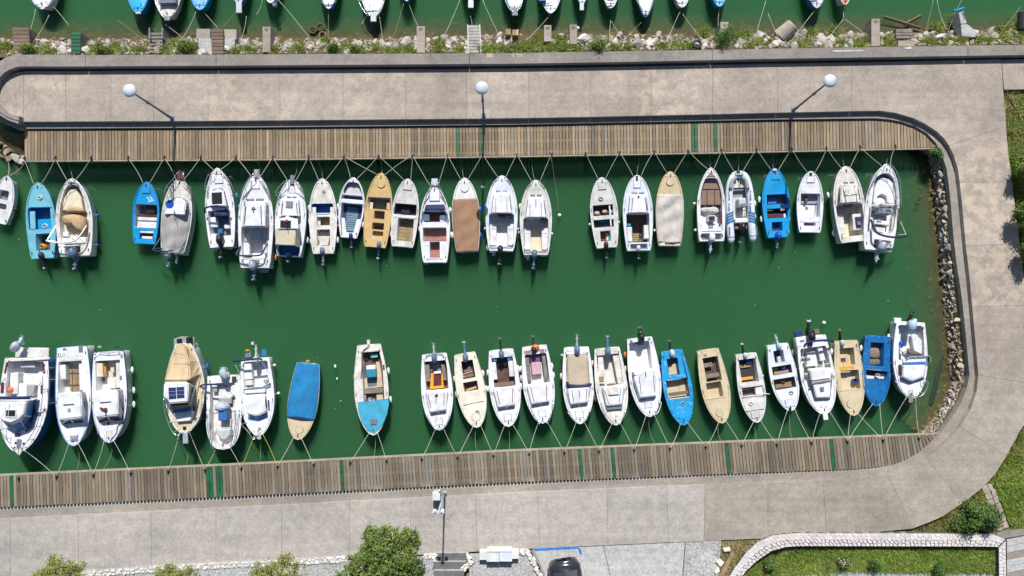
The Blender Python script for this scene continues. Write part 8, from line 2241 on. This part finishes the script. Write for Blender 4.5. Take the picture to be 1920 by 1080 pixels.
wallS = [(1384, 1092), (1398, 1072), (1420, 1052), (1446, 1034), (1475, 1026), (1500, 1024.5), (1711, 1025), (1862, 1025.5), (1871, 1026)]
zwl = 1.62
wl = empty('stone_wall', P(1650, 1012, zwl)); tagthing(wl, 'low curving white crazy paved stone wall round the planting bed', 'stone wall')
off_ = wl.location
Nw = [(p[0] - off_.x, p[1] - off_.y) for p in PL(wallN, zwl)]; Sw = [(p[0] - off_.x, p[1] - off_.y) for p in PL(wallS, zwl)]
mortar_pale = paint('pale_mortar', (.50, .47, .45), .9, .2)
v, f = stripvf(Nw, Sw, .9 - off_.z, zwl - .03 - off_.z); obj('mortar_core', v, f, mortarm, wl)
Nr, Sr = resample(Nw, 220), resample(Sw, 220)
Mi = [tuple(np.array(a) * .52 + np.array(c) * .48) for a, c in zip(Nr, Sr)]
v, f = stripvf(Nr, Mi, .95 - off_.z, zwl - .012 - off_.z); obj('pale_mortar_band', v, f, mortar_pale, wl)
# stones: cells in (u,v) space of the strip
slen = sum(math.dist(a, c) for a, c in zip(Nr[:-1], Nr[1:])); wth = .78
rs = random.Random(4)
def uv(u, v_):
    k = min(max(u / slen, 0), 1) * 219; i = min(int(k), 218); t = k - i
    a = np.array(Nr[i]) * (1 - t) + np.array(Nr[i + 1]) * t; c = np.array(Sr[i]) * (1 - t) + np.array(Sr[i + 1]) * t
    return tuple(a + (c - a) * v_ / wth)
pts = []
nu = int(slen / .245)
for i in range(nu):
    for j in range(4):
        pts.append((slen * (i + .5 + rs.uniform(-.32, .32)) / nu, wth * (j + .5 + rs.uniform(-.3, .3)) / 4))
cells = voronoi_cells(pts, [(0, 0), (slen, 0), (slen, wth), (0, wth)])
cells.sort(key=lambda c: 0 if c[0][1] > wth * .42 else 1)
extra = MB(); made = 0
for (p, poly) in cells:
    south = p[1] > wth * .5
    cxm = sum(q[0] for q in poly) / len(poly); cym = sum(q[1] for q in poly) / len(poly)
    g = .86 if south else .93
    q = [uv(cxm + (x - cxm) * g, cym + (y - cym) * g) for x, y in poly]
    z1 = zwl + rs.uniform(-.006, .01) - off_.z
    top = [uv(cxm + (x - cxm) * g * .9, cym + (y - cym) * g * .9) for x, y in poly]
    vv, ff = prismvf(q, zwl - .06 - off_.z, z1, top)
    if made < 298 and (south or made < 298):
        obj('stone', vv, ff, wallstone, wl); made += 1
    else: extra.add(vv, ff)
o = extra.build('small_stones', wallstone, wl); o['kind'] = 'stuff'
# end return of the wall
w2 = empty('stone_wall', P(1880, 1055, zwl)); tagthing(w2, 'short white stone wall return at the right end beside the ribbed ramp', 'stone wall')
off_ = w2.location
q = [(x - off_.x, y - off_.y) for x, y in PL([(1872, 1026.5), (1886, 1012), (1887, 1100), (1873, 1100)], zwl - .03)]
v, f = prismvf(q, .9 - off_.z, zwl - .03 - off_.z); obj('mortar_core', v, f, mortarm, w2)
bx_ = [(x - off_.x, y - off_.y) for x, y in PL([(1872.5, 1028), (1886, 1014), (1887, 1100), (1873, 1100)], zwl)]
xs_ = [p[0] for p in bx_]; ys_ = [p[1] for p in bx_]
pts = [(xs_[0] + .42 * (j + .5 + rs.uniform(-.25, .25)) / 2, ys_[2] + (ys_[1] - ys_[2]) * (i + .5 + rs.uniform(-.3, .3)) / 12) for i in range(12) for j in range(2)]
for (p, poly) in voronoi_cells(pts, bx_):
    cx_ = sum(a[0] for a in poly) / len(poly); cy_ = sum(a[1] for a in poly) / len(poly)
    vv, ff = prismvf([(cx_ + (a[0] - cx_) * .86, cy_ + (a[1] - cy_) * .86) for a in poly], zwl - .06 - off_.z, zwl + rs.uniform(-.006, .01) - off_.z); obj('stone', vv, ff, wallstone, w2)
# ------------------------------------------------------------------ right lower corner
rmp = empty('ribbed_ramp', (0, 0, 0)); rmp['kind'] = 'structure'
for k in range(8):
    y0 = 996 + k * 12.5
    flat([(1868 if k == 0 else 1888, y0 + 4 - (0 if k else 0)), (1990, y0 - 16), (1990, y0 - 4.6), (1872 if k == 0 else 1888, y0 + 15.6)], 1.0, 1.36, conc_pale if k % 3 else conc_par, rmp, 'ramp_strip')
pth = empty('stepping_path', P(1866, 950, 1.3)); tagthing(pth, 'short path of pale flagstones crossing the lawn to the quay', 'path')
ST = [[(1841, 915), (1850, 909), (1858, 921), (1847, 928)], [(1851, 908), (1860, 907), (1863, 917), (1858, 920)], [(1847, 929), (1857, 923), (1862, 934), (1853, 939)], [(1859, 921), (1866, 917), (1869, 928), (1862, 932)], [(1852, 941), (1862, 936), (1866, 947), (1857, 950)], [(1863, 934), (1871, 930), (1874, 942), (1866, 945)],
      [(1857, 952), (1867, 948), (1872, 966), (1862, 970)], [(1868, 947), (1876, 943), (1882, 961), (1873, 965)], [(1863, 972), (1873, 968), (1877, 980), (1867, 984)], [(1874, 967), (1883, 963), (1887, 976), (1878, 980)], [(1868, 986), (1878, 982), (1881, 993), (1871, 996)], [(1879, 981), (1888, 978), (1892, 988), (1882, 992)]]
for q in ST: world_box('flagstone', pth, q, 1.0, 1.30, conc_post if len(q) else None, .008)
flat([(1345, 1014), (1425, 1011), (1400, 1036), (1366, 1090), (1340, 1090)], .9, 1.3, drysoil, pk, 'soil')
r_ = empty('timber_beam', P(1362, 1054, 1.4)); tagthing(r_, 'old timber beam lying along the curved end of the stone wall', 'beam'); world_box('beam', r_, [(1372, 1034), (1378, 1037), (1352, 1092), (1343, 1092)], 1.25, 1.5, woodt, .02)
for k, (q, nm) in enumerate((([(1356, 1029), (1369, 1027), (1370, 1034), (1358, 1035)], 'white rubble block nearest the quay pavement in the dry grass'), ([(1343, 1054), (1350, 1048), (1359, 1055), (1351, 1064)], 'pale grey rubble block beside the timber beam'), ([(1340, 1072), (1348, 1063), (1350, 1072), (1342, 1078)], 'white rubble block at the bottom edge by the timber beam'))):
    r_ = empty('rubble_block', P(q[0][0], q[0][1], 1.35)); tagthing(r_, nm, 'block', 'rubble blocks in the dry grass'); world_box('block', r_, q, 1.2, 1.5, rowstone, .02)
r_ = empty('drain_grate', P(1480, 1036, 1.3)); tagthing(r_, 'small rusty drain grate in concrete frame by the stone wall', 'drain'); world_box('frame', r_, rectp(1472, 1031, 1489, 1041), 1.1, 1.25, conc_pale, .01)
for k in range(6): world_box('bar', r_, rectp(1474.5 + k * 2.1, 1033, 1475.8 + k * 2.1, 1039.5), 1.2, 1.27, maroon, 0)
flat([(1455, 1074), (1600, 1070), (1750, 1076), (1880, 1074), (1880, 1100), (1440, 1100)], 1.0, 1.2, conc_pale, pk, 'path')
# ------------------------------------------------------------------ vegetation
g = np.random.default_rng(3)
def region(poly_px, n, z):
    xs = [p[0] for p in poly_px]; ys = [p[1] for p in poly_px]
    out = []
    while len(out) < n:
        X = g.uniform(min(xs), max(xs), n); Y = g.uniform(min(ys), max(ys), n)
        for x, y in zip(X, Y):
            c = False; j = len(poly_px) - 1
            for i in range(len(poly_px)):
                xi, yi = poly_px[i]; xj, yj = poly_px[j]
                if (yi > y) != (yj > y) and x < (xj - xi) * (y - yi) / (yj - yi) + xi: c = not c
                j = i
            if c:
                p = P(x, y, z); out.append((p.x, p.y, z))
                if len(out) >= n: break
    return np.array(out)
RG = [(1884, 170), (1960, 166), (1960, 540), (1921, 560), (1913, 460), (1898, 340), (1888, 240)]
blades('grass', region(RG, 5000, 1.16), .16, .016, drygrass, .9, 1)
blades('grass', region([(1893, 290), (1960, 280), (1960, 560), (1922, 560), (1906, 400)], 5000, 1.16), .22, .018, grassm, .8, 2)
LG = [(1925, 785), (1888, 856), (1850, 905), (1862, 905), (1895, 992), (1960, 975), (1960, 780)]
blades('grass', region(LG, 15000, 1.16), .2, .017, grassm, .9, 3)
blades('grass', region([(1925, 785), (1888, 856), (1850, 905), (1868, 912), (1960, 830), (1960, 780)], 2500, 1.16), .16, .015, drygrass, .9, 4)
blades('grass', region([(1716, 992), (1770, 969), (1806, 945), (1840, 915), (1856, 955), (1870, 998), (1740, 999)], 6000, 1.16), .2, .017, drygrass, .8, 5)
BG = [(1402, 1078), (1425, 1056), (1450, 1040), (1478, 1031), (1505, 1029), (1870, 1030), (1871, 1072), (1760, 1074), (1600, 1068), (1500, 1076), (1440, 1096), (1390, 1096)]
blades('grass', region(BG, 21000, 1.18), .22, .017, grassm, .9, 6)
blades('grass', region(BG, 3500, 1.18), .2, .015, drygrass, .9, 7)
blades('grass', region([(1345, 1014), (1425, 1011), (1400, 1036), (1366, 1090), (1340, 1090)], 1300, 1.3), .14, .014, drygrass, .9, 8)
dp = []
for poly, n in ((RG, 14), (LG, 22), (BG, 26)):
    for c in region(poly, n, 1.17): dp.append(c + g.normal(0, 1, (150, 3)) * [g.uniform(.1, .4), g.uniform(.08, .25), 0])
blades('grass', np.concatenate(dp), .2, .02, drygrass, 1.3, 11)
# tufts on the rocky bank
pts = []
clus = [(45, 97, 14), (62, 96, 8), (92, 95, 12), (185, 94, 12), (205, 95, 10), (232, 95, 6), (262, 94, 10), (310, 95, 8), (330, 94, 10), (352, 88, 14), (440, 98, 6), (470, 95, 8), (515, 95, 8), (560, 93, 8), (625, 92, 9), (662, 94, 11), (676, 96, 6), (726, 95, 8), (764, 95, 10), (745, 97, 5), (820, 84, 6), (865, 95, 6), (905, 92, 6), (925, 92, 9), (945, 91, 7),
        (970, 93, 12), (985, 92, 12), (1000, 88, 14), (1015, 72, 12), (1030, 88, 14), (1050, 72, 10), (1060, 88, 12), (1080, 93, 8), (1150, 90, 9), (1170, 88, 9), (1240, 88, 7), (1265, 86, 10), (1290, 86, 9), (1320, 64, 10), (1380, 70, 12), (1400, 64, 9), (1420, 82, 10), (1445, 80, 8), (1490, 83, 8), (1510, 80, 8), (1520, 62, 8), (1560, 60, 10), (1575, 82, 9), (1600, 78, 8), (1625, 77, 10), (1635, 80, 8), (1665, 74, 10), (1668, 80, 6), (1740, 78, 10), (1755, 52, 10), (1745, 80, 9), (1780, 78, 9), (1800, 79, 8), (1835, 74, 8), (1850, 76, 8), (1880, 74, 9), (1885, 55, 14), (1905, 72, 10)]
clus += [(g.uniform(0, 1920), g.uniform(84, 97) - 8 * (k % 3 == 0), g.uniform(3, 7)) for k in range(45)]
for x, y, r_ in clus:
    n = int(34 * r_)
    X = g.normal(x, r_ * .62, n); Y = g.normal(y, r_ * .32, n)
    for a, c in zip(X, Y):
        if c > lerp(PZ, a) - 2: continue
        z = .15 + .8 * min(1, max(0, (c - lerp(WZ, a)) / 29)); p = P(a, c, z); pts.append((p.x, p.y, z))
pts = np.array(pts); half = g.random(len(pts)) < .5
blades('grass', pts[half], .26, .018, grassm, 1.1, 9); blades('grass', pts[~half], .24, .016, drygrass, 1.1, 10)
def shrub(px_, py_, z, rp, h, label, mat_, seed, nl=6, per=40, size=.055, cat='shrub', flat_=.8, name='shrub', group=None):
    rng = np.random.default_rng(seed); r_ = rp / 33
    lobes = [(rng.uniform(-.5, .5) * r_, rng.uniform(-.5, .5) * r_ * flat_, h * rng.uniform(.45, .8), r_ * rng.uniform(.4, .62)) for _ in range(nl)]
    return tree(name, P(px_, py_, z), lobes, label, cat, group, mat_, per, size, seed, .03)
shrub(1112, 91, .95, 20, 1.1, 'round leafy bush overhanging the parapet, left of the two', leaf_a, 31, 6, 70, .06)
shrub(1350, 85, .95, 27, 1.2, 'dark spreading bush overhanging the parapet, right of the two', leaf_b, 32, 8, 60, .05)
shrub(352, 86, .9, 15, .5, 'bright green low shrub on the rocks beside the tan slab', leaf_a, 33, 6, 60, .05)
shrub(195, 93, .9, 12, .4, 'small shrub right of the green landing stage', leaf_a, 34, 5, 60, .05); shrub(57, 94, .9, 11, .4, 'small shrub beside the dark brown landing stage', leaf_a, 35, 5, 60, .05); shrub(625, 92, .9, 9, .4, 'blue green small shrub between the boulder and tyres', leaf_b, 36, 5, 70, .05); shrub(668, 93, .9, 10, .35, 'small green tuft shrub below the wide top boat', leaf_a, 37, 5, 60, .05)
shrub(1745, 289, .6, 14, .7, 'dark green bush at the right end of the upper boardwalk', leaf_b, 38, 6, 60, .055)
shrub(1818, 966, 1.16, 40, .95, 'large dark green bush in the corner beside the flagstone path', leaf_b, 39, 14, 40, .07); shrub(1790, 980, 1.16, 22, .6, 'yellowish bush left of the large corner bush by the quay', leaf_a, 40, 7, 50, .06)
for x, y, r_, h, sd_, lb in ((1897, 318, 27, 1.7, 41, 'upper leafy bush spilling over the right pavement edge'), (1903, 408, 30, 1.9, 42, 'middle leafy bush spilling over the right pavement edge'), (1908, 470, 24, 1.9, 43, 'lowest leafy bush with long shadow at the right pavement edge')):
    shrub(x, y, 1.16, r_, h, lb, leaf_a if sd_ < 43 else leaf_b, sd_, 10, 50, .075, 'bush', name='bush')
def flowers(root_pts, label, seed, px_, py_):
    rng = np.random.default_rng(seed)
    r_ = shrub(px_, py_, 1.18, 12, .5, label, leaf_b, seed, 5, 60, .05, 'flowering shrub', name='flowering_shrub')
    C = rng.normal(0, .17, (root_pts, 3)); C[:, 2] = .45 + rng.uniform(0, .2, root_pts)
    leaves('blossom', C, np.tile(np.array([0, 0, 1.]), (root_pts, 1)), .05, petalm, r_, seed)
flowers(46, 'pink flowering shrub in the planting bed below the long wall', 44, 1577, 1052); flowers(14, 'small pink flowering shrub by the curved end of the wall', 45, 1437, 1056)
shrub(1633, 1052, 1.18, 12, .45, 'small green shrub right of the pink flowering shrub', leaf_b, 46, 5, 60, .05); shrub(1752, 1062, 1.18, 16, .55, 'dark shrub in the right part of the planting bed', leaf_b, 47, 6, 60, .055)
def big_tree(px_, py_, h, lob, label, mat_, seed, per=30, size=.08, grp='trees along the bottom edge'):
    # lobes given as picture points (x, y, height above quay, radius in m)
    base = P(px_, py_, 1.45); L = []
    for x, y, z, r_ in lob:
        p = P(x, y, 1.45 + z); L.append((p.x - base.x, p.y - base.y, z, r_))
    return tree('tree', base, L, label, 'tree', grp, mat_, per, size, seed, .1)
big_tree(716, 1052, 3, [(702, 1008, 2.6, .62), (732, 1005, 2.7, .6), (760, 1012, 2.5, .55), (770, 1018, 2.2, .5), (720, 1030, 3.0, .7), (690, 1042, 2.7, .65), (755, 1045, 2.8, .7), (670, 1062, 2.4, .6), (720, 1068, 3.1, .75), (770, 1066, 2.4, .6), (745, 1090, 2.8, .8), (690, 1092, 2.7, .8), (650, 1085, 2.2, .6)], 'largest dense green tree standing beside the steps', leaf_a, 61, 95, .08)
big_tree(525, 1078, 2.4, [(538, 1052, 2.2, .42), (510, 1066, 2.1, .4), (488, 1064, 2.0, .38), (560, 1062, 2.0, .32), (535, 1076, 2.4, .6), (500, 1090, 2.2, .6), (560, 1090, 2.1, .45), (483, 1082, 1.9, .4)], 'yellowish tree in the middle of the three sparse trees', leaf_y, 62, 95, .06)
big_tree(330, 1088, 2.2, [(320, 1068, 2.0, .36), (345, 1074, 2.0, .4), (300, 1078, 1.9, .36), (360, 1076, 1.8, .3), (330, 1088, 2.1, .55)], 'low sparse yellowish tree, right of the leftmost tree', leaf_y, 63, 95, .06)
big_tree(108, 1080, 2.4, [(103, 1050, 2.3, .3), (118, 1058, 2.2, .36), (96, 1066, 2.2, .4), (132, 1068, 2.1, .42), (148, 1064, 2.0, .24), (110, 1078, 2.4, .6), (75, 1084, 2.0, .45), (145, 1082, 2.0, .42)], 'leftmost sparse yellowish tree at the bottom edge', leaf_y, 64, 95, .06)
print('objects', len(bpy.data.objects))
